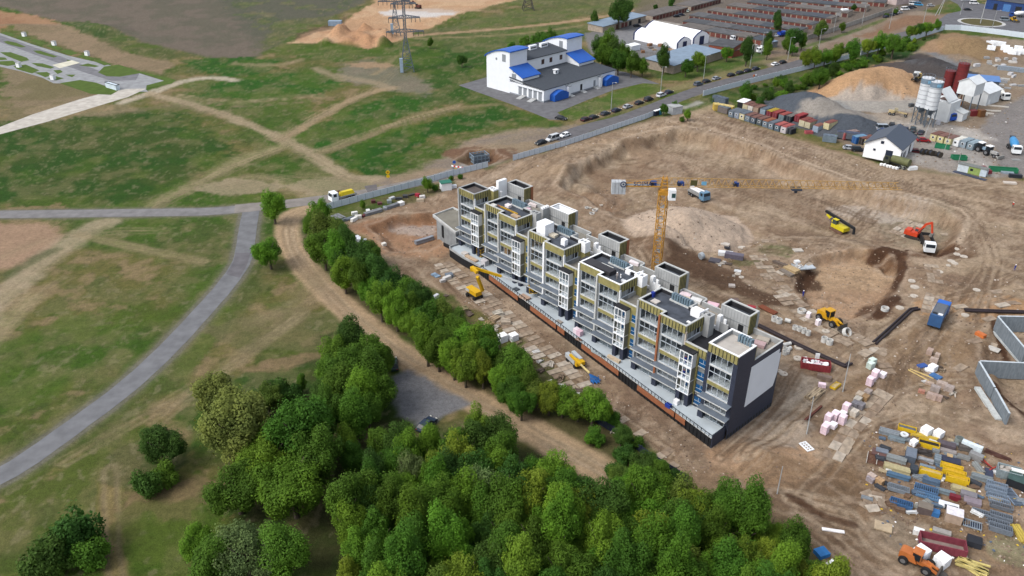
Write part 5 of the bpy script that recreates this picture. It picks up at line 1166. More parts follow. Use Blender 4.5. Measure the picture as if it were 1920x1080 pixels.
tree(560,810,70,'wide','mid','broad maple right of the big willow',hs=1.1)
tree(590,860,58,'round','mid','dark maple in front of the broad maple')
tree(500,850,58,'round','bright','bright maple below the big willow')
tree(545,905,62,'round','bright','rounded maple at the lower end of the maple group',hs=.95)
tree(440,905,52,'round','mid','round green tree at the lower left of the maple group')
tree(600,795,38,'tall','mid','slim tree at the upper right of the maple group')
tree(460,1040,60,'wide','pale','pale grey-green maple at the bottom edge')
tree(530,1035,58,'round','mid','mid green maple at the bottom edge beside the pale one')
tree(400,1050,52,'round','mid','green tree at the bottom edge left of the pale maple')
tree(365,1015,34,'tall','bright','light green bush-like tree left of the bottom maples')
tree(300,835,42,'round','dark','small dark tree alone on the meadow left of the willow',hs=.9)
tree(275,905,38,'bush','dark','low dark shrub below the small meadow tree')
tree(310,890,32,'bush','mid','low green shrub beside the dark meadow shrub')
tree(130,1010,62,'bush','dark','wide dark bush in the lower left corner'); tree(90,1045,60,'bush','dark','second dark bush in the lower left corner, the lower one'); tree(165,1040,44,'bush','mid','greener bush at the right of the lower left corner bushes')
tree(515,735,34,'bush','dark','wide dark shrub on the meadow above the willow'); tree(550,740,28,'bush','dark','dark shrub beside the tall sapling'); tree(565,715,14,'tall','mid','slender sapling above the maple group')
# clump beside the gravel lot
cl=[(660,640,34,'dark'),(625,665,30,'mid'),(690,660,34,'mid'),(650,690,36,'mid'),(700,700,36,'mid'),(640,725,34,'mid'),(680,735,36,'bright'),(612,700,24,'mid'),(715,670,24,'bright'),(710,740,30,'mid'),(625,765,32,'mid'),(665,780,34,'mid'),(650,830,28,'bright'),(660,860,26,'mid'),(690,765,26,'mid'),(605,740,24,'dark')]
for x,y,r,c in cl: tree(x,y,r*1.15,trg.choice(['round','tall']),c,{'dark':'dark green tree of the clump left of the gravel lot','mid':'mid green tree of the clump left of the gravel lot','bright':'light green tree of the clump left of the gravel lot'}[c],'trees in the clump beside the gravel lot')
# dense wood
WOOD=[(700,835),(715,800),(760,835),(800,825),(850,812),(905,800),(930,785),(955,825),(950,850),(1010,870),(1080,895),(1120,905),(1150,865),(1190,870),(1240,905),(1290,925),(1370,950),(1420,960),(1470,990),(1535,1050),(1570,1140),(1600,1260),(640,1260),(640,1120),(650,1020),(655,940),(670,890)]
WD=[G(x,y,7.0) for x,y in WOOD]; wn=0
xs_=[p[0] for p in WD]; ys_=[p[1] for p in WD]; sp=4.15; yy=min(ys_)
def pin(x,y,P):
    return float(psd(np.array(P),np.array([x]),np.array([y]))[0])<0
row=0
while yy<max(ys_):
    xx=min(xs_)+(row%2)*sp/2
    while xx<max(xs_):
        x=xx+trg.uniform(-1.4,1.4); y=yy+trg.uniform(-1.4,1.4)
        if pin(x,y,WD):
            px,py=pxy(x,y,7)
            c=trg.choices(['mid','bright','dark','pale','yellow','olive'],[44,26,14,4,9,3])[0]
            if px>1330: c=trg.choice(['yellow','mid','bright'])
            hgt=trg.uniform(.85,1.25); r=trg.uniform(2.8,4.5); sh=trg.choice(['round','tall','round','wide'])
            TP.put((sh,c,trg.randint(1,3)),(x,y,0),trg.uniform(0,6.3),{'mid':'mid green tree among the crowns of the dense wood','bright':'light green tree among the crowns of the dense wood','dark':'dark green tree among the crowns of the dense wood','pale':'pale grey-green tree among the crowns of the dense wood','yellow':'yellow-green tree among the crowns of the dense wood','olive':'olive tree among the crowns of the dense wood'}[c],'trees of the dense wood',(r,r,r*1.2*hgt)); wn+=1
        xx+=sp
    yy+=sp*.87; row+=1
print('wood trees',wn)
hedge=[(1115,820,24,'mid'),(1150,790,20,'mid'),(1165,815,20,'dark'),(1175,850,26,'dark'),(1195,830,18,'mid'),(1210,865,26,'dark'),(1235,880,24,'mid'),(1255,895,24,'dark'),(1160,880,26,'dark'),(1135,770,16,'yellow')]
for x,y,r,c in hedge: tree(x,y,r,trg.choice(['bush','round']),c,{'mid':'mid green bush in the hedge along the dark net fence','dark':'dark bush in the hedge along the dark net fence','yellow':'yellowish bush in the hedge along the dark net fence'}[c],'bushes in the hedge below the block')
# far trees
far=[(1162,17,23,'round','dark','big round dark tree at the bend of the sandy track'),(1116,33,10,'tall','dark','small dark tree left of the workshop'),
(1145,84,20,'round','mid','loose green tree behind the white tents, the upper one'),(1130,100,18,'round','mid','green bush-like tree right of the white building'),(1160,112,18,'round','mid','green bush right of the white building, the middle one'),(1185,118,17,'round','mid','green bush near the left end of the store'),(1138,112,15,'bush','mid','low bush at the foot of the hedge right of the white building'),(1172,100,17,'round','mid','green bush behind the hedge near the tents'),(1150,98,18,'round','dark','dark bush in the middle of the hedge right of the white building'),(1205,122,14,'round','mid','round bush at the corner of the store'),(1120,86,14,'round','dark','dark bush behind the right blue roof'),
(1246,108,17,'tall','dark','dark slim tree in front of the warehouse'),(1287,122,14,'round','mid','green tree before the middle of the warehouse'),(1310,110,15,'round','bright','light green round tree before the warehouse'),(1364,98,11,'round','bright','light round tree before the brick building'),(1402,93,17,'tall','dark','dark tree right of the brick building'),(1440,78,12,'tall','dark','slim tree above the white lorry'),(1440,92,11,'tall','mid','green tree beside the grey kiosk'),(1458,33,11,'tall','dark','dark tree at the end of the third garage row'),(1459,44,11,'tall','dark','dark tree just below the tree at the garage row end'),(1490,70,16,'round','dark','dark bushy tree on the verge right of the kiosk'),(1478,82,12,'round','mid','bush beside the dark verge tree'),(1505,76,11,'round','mid','green bush right of the dark verge tree'),(1538,52,14,'round','olive','grey-green tree at the corner of the pale wall'),(1487,91,9,'round','mid','small round bush on the verge near the street'),(1580,50,7,'round','mid','small round bush below the pale wall'),
(1259,4,8,'tall','dark','small dark tree at the top edge above the garages'),(1230,13,5,'round','dark','tiny dark bush left of the short garages'),
(806,80,7,'round','mid','single small bush on the slope right of the pylon'),(866,112,9,'round','dark','dark bush on the slope left of the white building'),
(985,82,14,'bush','mid','bush behind the white building, the left one'),(1010,76,16,'round','mid','bush behind the white building, the middle one'),(1035,70,12,'round','mid','bush behind the white building, the right one'),(960,88,10,'bush','mid','low bush behind the left tower'),
(1512,109,13,'round','yellow','light bush at the left start of the street hedge'),(1530,106,15,'round','yellow','light green tree second in the street hedge'),(1548,104,13,'round','bright','green tree third in the street hedge'),(1570,98,14,'round','bright','green tree fourth in the street hedge'),(1565,106,10,'round','bright','low bush under the fourth hedge tree'),(1600,93,17,'round','mid','green tree fifth in the street hedge'),(1630,85,13,'round','yellow','light tree sixth in the street hedge'),(1650,80,15,'round','bright','tree seventh in the street hedge'),(1678,80,19,'round','mid','bigger dark green tree where the white fence breaks'),(1710,57,10,'round','yellow','flowering bush beside the upper fence'),(1722,54,10,'round','mid','bush right of the flowering bush'),(1740,51,10,'round','bright','bush nearer the fence corner'),(1758,46,9,'round','bright','last bush before the fence corner'),
(1715,76,5,'round','yellow','small round shrub inside the upper fence'),(1600,14,6,'round','dark','dark bush beside the white van body'),(1680,20,5,'round','mid','bush at the end of the pale wall, left'),(1663,28,5,'bush','mid','low shrub below the pale wall end'),
(1245,203,9,'round','mid','bush left of the gatehouse'),(1265,198,7,'round','mid','bush behind the gatehouse'),(1290,214,8,'round','bright','bush right of the gatehouse'),(1279,223,6,'bush','mid','low bush in front of the gatehouse'),
(801,345,11,'round','bright','round bush at the panel fence left of the white cabin'),(815,351,9,'bush','mid','low bush beside the white cabin'),(680,384,7,'round','bright','small bush inside the fence among the rubbish'),(845,334,6,'bush','mid','low shrub at the fence right of the white cabin'),(862,331,6,'bush','mid','second low shrub at the fence right of the white cabin'),
(1400,172,14,'round','mid','round bush on the green slope above the containers'),(1455,155,8,'round','bright','light bush on the green slope below the fence'),(1515,150,15,'bush','mid','wide bush on the slope below the hedge'),(1540,140,16,'round','mid','round bush on the slope left of the sand heap'),(1560,148,12,'round','dark','dark bush next to the sand heap'),(1480,165,12,'bush','dark','dark shrub at the foot of the slope'),(1440,178,14,'bush','dark','dark shrub above the cabins'),(1425,190,12,'bush','dark','dark shrub at the foot of the slope by the cabins'),(1340,184,8,'bush','mid','low bush at the lower end of the white fence'),(1570,237,5,'bush','bright','light weed bush behind the cream container'),(1590,125,10,'bush','mid','shrub just inside the white fence'),(1620,118,12,'bush','mid','shrub below the gap in the white fence'),(1700,75,9,'bush','mid','shrub by the start of the upper fence')]
for x,y,r,s,c,l in far: tree(x,y,r*1.02,s,c,l,hs=1.05)
SLOPE=[G(*p) for p in [(1350,186),(1430,162),(1560,128),(1680,95),(1740,76),(1700,108),(1640,118),(1590,140),(1540,158),(1500,172),(1450,196),(1400,190)]]
k_=0
while k_<42:
    x,y=trg.uniform(min(p[0] for p in SLOPE),max(p[0] for p in SLOPE)),trg.uniform(min(p[1] for p in SLOPE),max(p[1] for p in SLOPE))
    if pin(x,y,SLOPE):
        r=trg.uniform(1.0,2.4); c=trg.choice(['mid','dark','bright','mid']); TP.put(('bush',c,trg.randint(1,2)),(x,y,H(x,y)),trg.uniform(0,6),{'mid':'mid green wild shrub on the overgrown slope below the white fence','dark':'dark wild shrub on the overgrown slope below the white fence','bright':'light green wild shrub on the overgrown slope below the white fence'}[c],'wild shrubs on the overgrown slope',(r*1.3,r*1.3,r*trg.uniform(.9,1.4))); k_+=1
# ================= vehicles
TYRE=M((38,38,40),.9,0,0); RIM=M((150,152,156),.4,.5,0); GLS=M((34,42,50),.3,0,0,spec=.25); CHAS=M((52,52,54),.8,0,.1,2); LIT=M((230,230,220),.3,0,0); TAIL=M((150,30,28),.4,0,0)
def wheel(t,x,y,r,w=.22):
    m=MB(); m.cyl((x,y-w/2,r),(x,y+w/2,r),r,TYRE,n=14); s=1 if y>0 else -1; m.cyl((x,y+s*w/2,r),(x,y+s*(w/2+.01),r),r*.55,RIM,n=10); m.build('wheel',t)
def mk_car(key):
    kind,c=key; t=thing('parked_car' if kind!='van' else 'parked_van','','car' if kind!='van' else 'van'); P=M(c,.5,.0,0,spec=.25)
    if kind=='sedan': L,Wd,b,h,g=(4.5,1.8,.92,1.45,((-1.95,-1.35),(1.05,.3)))
    elif kind=='suv': L,Wd,b,h,g=(4.6,1.88,1.02,1.72,((-2.15,-1.9),(1.05,.45)))
    else: L,Wd,b,h,g=(5.2,1.95,1.1,2.15,((-2.55,-2.5),(1.75,.95)))
    hl=L/2; m=MB(); m.prof([(-hl,.32),(-hl-.02,.7),(-hl+.12,b-.04),(-hl+.5,b),(g[1][0],b),(hl-.35,b-.17),(hl,b-.38),(hl+.02,.34)],-Wd/2,Wd/2,P); m.build('body',t)
    m=MB(); (r0,r1),(f0,f1)=g
    m.hexa([(r0,-Wd/2+.03,b-.01),(f0,-Wd/2+.03,b-.01),(f0,Wd/2-.03,b-.01),(r0,Wd/2-.03,b-.01),(r1,-Wd/2+.24,h-.05),(f1,-Wd/2+.24,h-.05),(f1,Wd/2-.24,h-.05),(r1,Wd/2-.24,h-.05)],GLS); m.build('windows',t)
    m=MB(); m.box(r1-.03,f1+.03,-Wd/2+.22,Wd/2-.22,h-.05,h,P)
    for s in (-1,1):
        for q in ((r0,r1),(f0,f1),((r0+f0)/2-.1,(r1+f1)/2-.1)): m.beam((q[0],s*(Wd/2-.02),b),(q[1],s*(Wd/2-.22),h-.03),.09,.05,P)
    m.build('roof',t)
    for x in (-hl+.85,hl-.9):
        for s in (-1,1): wheel(t,x,s*(Wd/2-.08),.33)
    for s in (-1,1):
        m=MB(); m.box(hl-.06,hl+.04,s*.62-.16,s*.62+.16,.62,.78,LIT); m.build('headlight',t)
        m=MB(); m.box(-hl-.04,-hl+.03,s*.66-.14,s*.66+.14,.66,.82,TAIL); m.build('tail_light',t)
    return t
CP=Proto(mk_car)
BLK1=(40,44,50);NV=(44,54,76);SV=(182,186,192);DG=(70,76,84);WH=(236,238,240);DR=(110,34,40);RD=(160,30,40);BL=(50,80,140)
ru=hd(1100,224,1250,175); rv=hd(1309,160,1467,118); rt=hd(1060,255,1012,270)
cars=[(1052,224,'sedan',BLK1,ru+R(-75),'black car nosing out of the drive below the white building'),(1098,226,'sedan',(64,36,44),ru,'dark maroon car at the lower end of the parked line on the street'),(1113,222,'sedan',BLK1,ru,'black car parked just above the dark maroon one'),(1135,215,'sedan',DG,ru,'dark grey estate car third in the parked line'),(1155.5,209,'sedan',NV,ru,'dark blue car parked fourth in the line on the street'),(1177,202,'sedan',SV,ru,'silver saloon between the dark blue and the black car on the street'),(1198.5,195,'sedan',BLK1,ru,'black car right above the silver saloon'),(1216,188.5,'suv',BLK1,ru,'black off-roader below the white-silver car'),(1239.6,180.6,'suv',(208,212,216),ru,'white-silver off-roader near the top of the lower parked line'),(1254,175,'sedan',NV,ru,'dark blue car last in the lower parked line, by the junction'),
(1309,160,'suv',(96,108,122),rv,'grey-blue off-roader first in the upper parked line'),(1324.6,154.5,'sedan',BLK1,rv,'black car close behind the grey-blue off-roader'),(1343,149,'sedan',(160,166,174),rv,'silver-grey hatchback parked alone in the upper line'),(1371,142.6,'sedan',BLK1,rv,'black car first of the four dark cars on the street'),(1387.5,138.3,'sedan',(48,56,60),rv,'blackish green car second of the four dark cars'),(1402,134.5,'sedan',(44,48,66),rv,'dark car third of the four, close to the next'),(1416.7,131,'sedan',NV,rv,'dark blue car last of the four dark cars'),(1453.5,122.3,'sedan',WH,rv,'white car on the street beside a black one'),(1467.7,118.5,'sedan',BLK1,rv,'black car on the street beside the white one'),
(1014,270,'sedan',BLK1,rt,'black car below the street at the fence start'),(1036,263,'van',(200,204,208),rt,'silver van between the black car and the white car by the fence'),(1059,256,'sedan',WH,rt,'white car right of the silver van by the fence'),
(1671.7,238,'suv',BLK1,R(70),'black off-roader at the top left of the plant car park'),(1685,242,'sedan',BLK1,R(65),'black hatchback second in the upper car park row'),(1697.5,245,'sedan',NV,R(65),'dark blue car third in the upper car park row'),(1711,246,'suv',(60,76,84),R(60),'dark teal off-roader in the upper car park row'),(1726,251,'sedan',(58,62,76),R(55),'dark grey car at the right end of the car park row'),(1707,255.5,'sedan',BLK1,R(-32),'black estate car in front of the upper car park row'),(1655.5,248,'van',(170,180,190),R(-4),'silver-blue minivan left of the car park'),(1656,253,'sedan',BL,R(-4),'blue car in front of the silver-blue minivan'),(1731,265.5,'sedan',RD,R(-12),'bright red car parked near the tall thin pole'),
(1593,280,'sedan',SV,R(-12),'silver car left of the gabled house'),(1609,283.5,'suv',BLK1,R(-12),'black car between the silver one and the gabled house'),(1716.6,287,'sedan',DR,R(-8),'dark red car right behind the gabled house'),
(1661.5,33,'sedan',NV,R(30),'dark blue car first in the short row by the pale wall'),(1671,30,'sedan',DG,R(30),'dark grey car second in the short row by the pale wall'),(1677.5,27.5,'sedan',NV,R(30),'navy car third in the short row by the pale wall'),(1686,25,'sedan',SV,R(30),'silver car last in the short row by the pale wall'),(1704,16.5,'suv',NV,R(0),'navy off-roader beside the white and blue van'),(1711,15,'sedan',BLK1,R(0),'black car tucked behind the blue van'),(1745,12,'sedan',SV,R(5),'silver car alone left of the roundabout triangle'),(1814,19.5,'sedan',BLK1,R(0),'black car driving into the roundabout'),(1884,39,'van',(150,162,170),R(-10),'grey-blue van right of the roundabout'),(1697,19,'van',WH,R(15),'white van at the end of the wall below the pink building'),(1712,9,'van',WH,R(-20),'white van nose to nose with a blue one'),(1722,10.5,'van',(60,150,200),R(-30),'light blue van beside the white van'),(1810,3,'van',(170,174,180),R(0),'grey van at the top edge above the roundabout'),(1826,7.5,'van',WH,R(-10),'white van in front of the depot'),
(1195,50,'sedan',BLK1,R(15),'black car in front of the workshop gates'),(1269,32,'sedan',BLK1,R(20),'black car left of the garages'),(1277,29.5,'sedan',NV,R(20),'dark blue car beside the black one left of the garages'),(1296,14,'van',WH,R(15),'white van at the start of the garage rows'),(1289,22,'sedan',(190,206,196),R(80),'pale green car beside the garage row'),(1454,68.5,'sedan',WH,R(10),'white car beside the little blue truck'),
(738,687,'sedan',(44,66,58),R(100),'dark green car half under the trees by the gravel lot'),(800,800,'sedan',(50,64,84),R(60),'dark blue car under the trees at the lower end of the gravel lot')]
for x,y,k,c,a,l in cars: CP.put((k,c),at(x,y),a,l,'parked cars',(1.1,1.1,1.08))
def truck(px,py,rz,label,cab,load,cat='truck',name='truck',L=7.6,extra=None):
    t=thing(name,label,cat,at(px,py),rz); C_=M(cab,.4,0,.04,1)
    hl=L/2; m=MB(); m.box(-hl,hl-.3,-.45,.45,.75,1.05,CHAS); m.box(-hl+.2,hl-2.2,-1.0,-.6,.6,1.0,CHAS); m.build('chassis',t)
    m=MB(); m.prof([(hl-2.0,.7),(hl-2.0,2.75),(hl-.35,2.8),(hl-.02,1.75),(hl,.6),(hl-1.2,.6)],-1.22,1.22,C_); m.build('cab',t)
    m=MB(); m.hexa([(hl-.28,-1.1,1.8),(hl-.02,-1.1,1.8),(hl-.02,1.1,1.8),(hl-.28,1.1,1.8),(hl-.4,-1.05,2.6),(hl-.26,-1.05,2.6),(hl-.26,1.05,2.6),(hl-.4,1.05,2.6)],GLS); m.box(hl-1.5,hl-.6,-1.25,-1.21,1.75,2.55,GLS); m.box(hl-1.5,hl-.6,1.21,1.25,1.75,2.55,GLS); m.build('cab_windows',t)
    for x in ((hl-1.0),(-hl+.9),(-hl+2.1)) if L>6 else ((hl-1.0),(-hl+.9)):
        for s in (-1,1): wheel(t,x,s*1.02,.5,.32)
    load(t,hl); t.scale=(1.18,)*3 if py>180 and py<660 else (1.05,)*3; return t
def L_dump(c,fill=None,bc=None):
    def f(t,hl):
        m=MB(); mt=M(c,.6,0,.15,1.5); x0,x1=-hl-.1,hl-2.2
        m.box(x0,x1,-1.2,1.2,1.05,1.2,mt); 
        for s in (-1,1): m.box(x0,x1,s*1.2-.05,s*1.2+.05,1.2,2.5,mt); 
        m.box(x1-.1,x1,-1.15,1.15,1.2,2.7,mt); m.box(x0,x0+.1,-1.15,1.15,1.2,2.4,mt)
        for i in range(6):
            for s in (-1,1): m.box(x0+.4+i*(x1-x0-.6)/6,x0+.5+i*(x1-x0-.6)/6,s*1.28-.05,s*1.28+.05,1.1,2.5,mt)
        m.build('dump_body',t)
        if fill: m=MB(); m.taper(x0+.1,x1-.1,-1.14,1.14,1.21,2.0,.8,.5,M(fill,.95,0,.2,2)); m.build('load',t)
    return f
def L_mixer(c,stripe=None,back=(90,92,96)):
    def f(t,hl):
        x0,x1=-hl+.2,hl-2.2; m=MB(); a=(x0,0,2.9);b=(x1,0,1.95); mt=M(c,.5,0,.08,1.5)
        A=np.array(a);B=np.array(b); q=lambda s:tuple(A+(B-A)*s)
        m.cyl(q(0),q(.12),.55,mt,.95,16); m.cyl(q(.12),q(.5),.95,mt,1.22,16,False); m.cyl(q(.5),q(.72),1.22,mt,1.2,16,False); m.cyl(q(.72),q(1),1.2,mt,.55,16)
        if stripe: m.cyl(q(.74),q(.86),1.18,M(stripe,.5),.9,16,False)
        m.build('drum',t)
        m=MB(); m.hexa([(x0-.6,-.6,2.6),(x0+.1,-.6,2.6),(x0+.1,.6,2.6),(x0-.6,.6,2.6),(x0-.8,-.8,3.6),(x0+.2,-.8,3.6),(x0+.2,.8,3.6),(x0-.8,.8,3.6)],M(back,.6)); m.beam((x0-.3,0,2.6),(x0-.9,0,1.2),.5,.2,M(back,.6)); m.box(x1-.2,x1+.1,-1,1,1.05,2.2,M(back,.6)); m.build('hopper',t)
    return f
def L_rolls(t,hl):
    m=MB(); m.box(-hl,hl-2.1,-1.2,1.2,1.05,1.2,M((150,152,150),.7)); 
    for s in (-1,1): m.box(-hl,hl-2.1,s*1.2-.03,s*1.2+.03,1.2,1.5,M((170,172,170),.7))
    m.build('flatbed',t); m=MB(); Y=M((232,206,30),.5,0,.06,1)
    m.hexa([(-hl+.3,-.9,1.2),(hl-2.9,-.9,1.2),(hl-2.9,.9,1.2),(-hl+.3,.9,1.2),(-hl+.7,-.55,2.3),(hl-3.2,-.55,2.3),(hl-3.2,.55,2.3),(-hl+.7,.55,2.3)],Y); m.build('yellow_load',t)
    m=MB(); m.beam((hl-2.4,0,1.2),(hl-2.5,.2,2.9),.25,.25,M((120,60,50),.6)); m.beam((hl-2.5,.2,2.9),(hl-3.3,-.4,2.5),.2,.2,M((120,60,50),.6)); m.build('loading_arm',t)
def L_garb(t,hl):
    x0,x1=-hl,hl-2.05; m=MB(); B=M((44,84,130),.5,0,.08,1)
    m.box(x0+.6,x1,-1.22,1.22,1.05,2.7,B); m.hexa([(x0-.2,-1.22,.7),(x0+.6,-1.22,.7),(x0+.6,1.22,.7),(x0-.2,1.22,.7),(x0+.3,-1.22,2.9),(x0+.6,-1.22,3.1),(x0+.6,1.22,3.1),(x0+.3,1.22,2.9)],B); m.build('body',t)
    m=MB(); m.hexa([(x0+.7,-1.1,2.7),(x1-.1,-1.1,2.7),(x1-.1,1.1,2.7),(x0+.7,1.1,2.7),(x0+.9,-.9,2.95),(x1-.3,-.9,2.95),(x1-.3,.9,2.95),(x0+.9,.9,2.95)],M((108,112,118),.6,0,.12,1)); m.build('top_cover',t)
    m=MB(); m.box(x0+.7,x0+1.6,-.95,-.1,2.95,3.05,M((220,222,224),.5)); m.box(x0+.7,x0+1.6,.1,.95,2.95,3.02,BLK); m.build('hatch',t)
def L_box(c):
    def f(t,hl): m=MB(); m.box(-hl,hl-2.1,-1.22,1.22,1.05,3.6,M(c,.6,0,.04,1)); m.build('box_body',t)
    return f
truck(643,374,hd(665,368,622,379),'white-cabbed flatbed truck with a yellow load on the site road',(236,240,244),L_rolls,L=7.4)
truck(1381,76,hd(1395,73,1370,76),'dark red dump truck with a white cab in the yard by the garages',(226,228,230),L_dump((84,48,46)),L=7.5)
truck(1430,99,hd(1440,98,1415,99),'white box lorry hidden between the yard trees',(230,232,234),L_box((224,228,228)),L=6.4)
truck(1466,68,hd(1458,69,1474,66),'little blue tipper truck near the garages',(40,80,170),L_dump((36,76,176)),L=5.5)
truck(1579,28,hd(1590,28,1570,29),'white box lorry at the end of the fifth garage row',(236,236,238),L_box((240,242,244)),L=6)
truck(1770,222,hd(1755,216,1786,228),'concrete mixer with a blue cab and white drum under the white silos',(32,92,200),L_mixer((226,226,222),(40,70,140)),'concrete mixer','concrete_mixer_truck',8.4)
truck(1873,184,hd(1858,178,1886,190),'concrete mixer with a white cab and black cover beside the white hall',(232,234,232),L_mixer((228,228,220),None,(44,44,48)),'concrete mixer','concrete_mixer_truck',8.6)
truck(1899,283,hd(1890,268,1908,293),'concrete mixer with a light blue drum driving at the right edge',(232,236,238),L_mixer((74,152,208)),'concrete mixer','concrete_mixer_truck',8.6)
truck(1711,168,hd(1706,172,1716,158),'concrete mixer seen from behind below the sand heap',(210,214,214),L_mixer((206,208,206)),'concrete mixer','concrete_mixer_truck',8)
truck(1905,32,hd(1915,32,1895,31),'white concrete mixer in front of the blue depot',(40,80,160),L_mixer((226,228,230)),'concrete mixer','concrete_mixer_truck',8)
truck(1758,600,hd(1748,618,1772,574),'blue refuse lorry with a grey top driving across the dirt',(40,110,206),L_garb,'refuse lorry','refuse_lorry',8.6)
truck(1734,474,hd(1728,455,1739,486),'dump truck with a white cab being loaded by the red excavator',(232,236,238),L_dump((52,52,54),(112,92,74)),'dump truck','dump_truck',8)
truck(1680,312,hd(1700,318,1660,306),'old olive green tanker truck in front of the gabled house',(70,74,60),lambda t,hl:(lambda m:(m.cyl((-hl,0,2.1),(hl-2.2,0,2.1),1.15,M((108,112,74),.7,0,.12,1),n=16),m.build('tank',t)))(MB()),'tanker','tanker_truck',7.6)
truck(1309,371,hd(1300,364,1322,376),'white truck-mounted pump parked behind the crane jib',(110,150,180),lambda t,hl:(lambda m:(m.box(-hl,hl-2.1,-1.1,1.1,1.05,1.5,M((150,150,148),.6)),m.cyl((-hl,.2,2),(hl-2.4,.2,2),.6,WHT,n=12),m.beam((-hl+.3,-.4,2.6),(hl-1,-.4,3.1),.3,.3,WHT),m.build('pump',t)))(MB()),'truck','pump_truck',7.4)
# tracked and wheeled plant
def tracks(t,L,w,g,h=.9,mt=None):
    for s in (-1,1):
        m=MB(); m.prof([(-L/2+.3,0),(-L/2,.4),(-L/2+.3,h),(L/2-.3,h),(L/2,.4),(L/2-.3,0)],s*g-w/2,s*g+w/2,mt or M((66,60,56),.9,0,.2,3)); m.build('track',t)
OR_=M((216,74,40),.5,0,.08,1.5)
t=thing('excavator','red-orange tracked excavator with a raised arm loading the dump truck','excavator',at(1712,446),hd(1712,446,1733,452)); tracks(t,4.6,.6,1.25)
m=MB(); m.prism([(-2.6,-1.35),(1.3,-1.35),(1.3,1.35),(-2.2,1.35),(-2.6,.9)],1.05,2.2,OR_); m.box(-2.5,-.9,-1.3,1.3,2.2,2.6,OR_); m.build('upper_body',t)
m=MB(); m.box(-.1,1.5,.35,1.35,1.1,2.95,M((70,86,96),.3)); m.box(-.15,1.55,.3,1.4,2.95,3.05,OR_); m.build('cab',t)
m=MB(); m.beam((1.0,-.2,1.8),(2.6,-.2,5.4),.5,.7,OR_); m.beam((2.6,-.2,5.4),(4.2,-.2,6.4),.45,.6,OR_); m.build('boom',t)
m=MB(); m.beam((4.1,-.2,6.5),(4.9,-.2,3.2),.4,.5,OR_); m.build('stick',t)
m=MB(); m.prof([(4.5,3.2),(5.3,3.2),(5.5,2.4),(5.0,2.0),(4.2,2.3)],-.8,.4,M((150,146,140),.6,.2,.1,2)); m.build('bucket',t)
m=MB(); m.cyl((.9,-.5,1.9),(2.4,-.5,4.2),.12,CHAS,n=6); m.build('hydraulic_ram',t)
YM=M((226,208,40),.5,0,.06,1.5); YL=M((222,166,36),.5,0,.08,1.5)
t=thing('drilling_rig','yellow tracked drilling rig with its black mast folded flat','drilling rig',at(1572,434),hd(1556,425,1588,441)); tracks(t,5.2,.6,1.2,.9,M((120,92,76),.9,0,.2,3))
m=MB(); m.box(-2.2,2.9,-1.3,1.3,1.1,2.3,YM); m.build('upper_body',t)
m=MB(); m.box(-1.9,-.4,-1.25,-.2,2.3,3.7,M((70,84,80),.3)); m.box(-2,-.3,-1.3,-.1,3.7,3.85,YM); m.build('cab',t)
m=MB(); m.beam((-6.6,.5,4.2),(5.0,.5,3.0),.7,.7,BLK)
for i in range(14): m.beam((-6.2+i*.8,.1,4.2-i*.08),(-5.6+i*.8,.9,4.1-i*.08),.12,.5,BLK)
m.beam((5.0,.5,3.2),(5.4,.3,1.2),.6,.5,BLK); m.build('mast',t)
m=MB(); m.beam((-5.6,.2,3.5),(-2.4,.2,2.2),.8,.5,YM); m.cyl((-3.6,-.2,2.6),(-3.6,1,2.6),.5,M((60,60,130),.5),n=10); m.build('lift_frame',t)
def loader(px,py,rz,label,C1,bucket=True,sc=1):
    t=thing('wheel_loader',label,'wheel loader',at(px,py),rz); C_=M(C1,.5,0,.08,1.2)
    m=MB(); m.prof([(-3.3,1.0),(-3.3,2.2),(-2.9,2.5),(-.9,2.5),(-.6,1.7),(-.2,1.0)],-.95,.95,C_); m.build('engine_hood',t)
    m=MB(); m.box(-1.3,.2,-.8,.8,1.7,3.2,GLS); m.box(-1.4,.3,-.88,.88,3.2,3.38,C_); 
    for a in (-1.3,.12):
        for b in (-.8,.72): m.box(a-.01,a+.1,b-.01,b+.09,1.7,3.2,C_)
    m.build('cab',t)
    m=MB(); m.box(-.3,2.1,-.5,.5,.9,1.7,C_); m.beam((1.0,-.55,1.6),(3.4,-.55,.8),.22,.45,C_); m.beam((1.0,.55,1.6),(3.4,.55,.8),.22,.45,C_); m.beam((1.2,0,1.9),(3.0,0,1.5),.3,.3,C_); m.build('lift_arms',t)
    m=MB(); m.prof([(3.2,.25),(4.5,.15),(3.6,.5),(3.45,1.5),(3.15,1.2)],-1.45,1.45,M((96,90,84),.7,.1,.15,2)); m.build('bucket',t)
    for x in (-2.3,1.5):
        for s in (-1,1): wheel(t,x,s*1.15,.82,.55)
    t.scale=(sc,)*3; return t
loader(1556,606,hd(1541,592,1590,620),'yellow wheel loader working between the concrete rings',(224,168,34),sc=1.05)
loader(1721,1062,hd(1700,1048,1760,1078),'orange wheel loader at the bottom edge beside the empty red skip',(206,122,64),sc=.92)
loader(1721,150,hd(1728,145,1712,156),'small yellow loader at the foot of the sand heap',(220,190,120),sc=.9)
loader(1901,41,hd(1890,38,1912,44),'yellow loader at the right end of the blue depot',(200,156,30),sc=.9)
t=thing('excavator','dark little excavator on the sand of the quarry','excavator',at(784,16),R(150)); tracks(t,4,.6,1.1); m=MB(); m.box(-2,1.2,-1.2,1.2,1,2.4,M((110,60,50),.6)); m.box(0,1.2,.2,1.2,2.4,3,BLK); m.build('upper_body',t); m=MB(); m.beam((1,0,2),(4,0,4.6),.5,.5,M((90,50,44),.6)); m.beam((4,0,4.6),(6,0,1.5),.4,.4,M((90,50,44),.6)); m.build('boom',t)
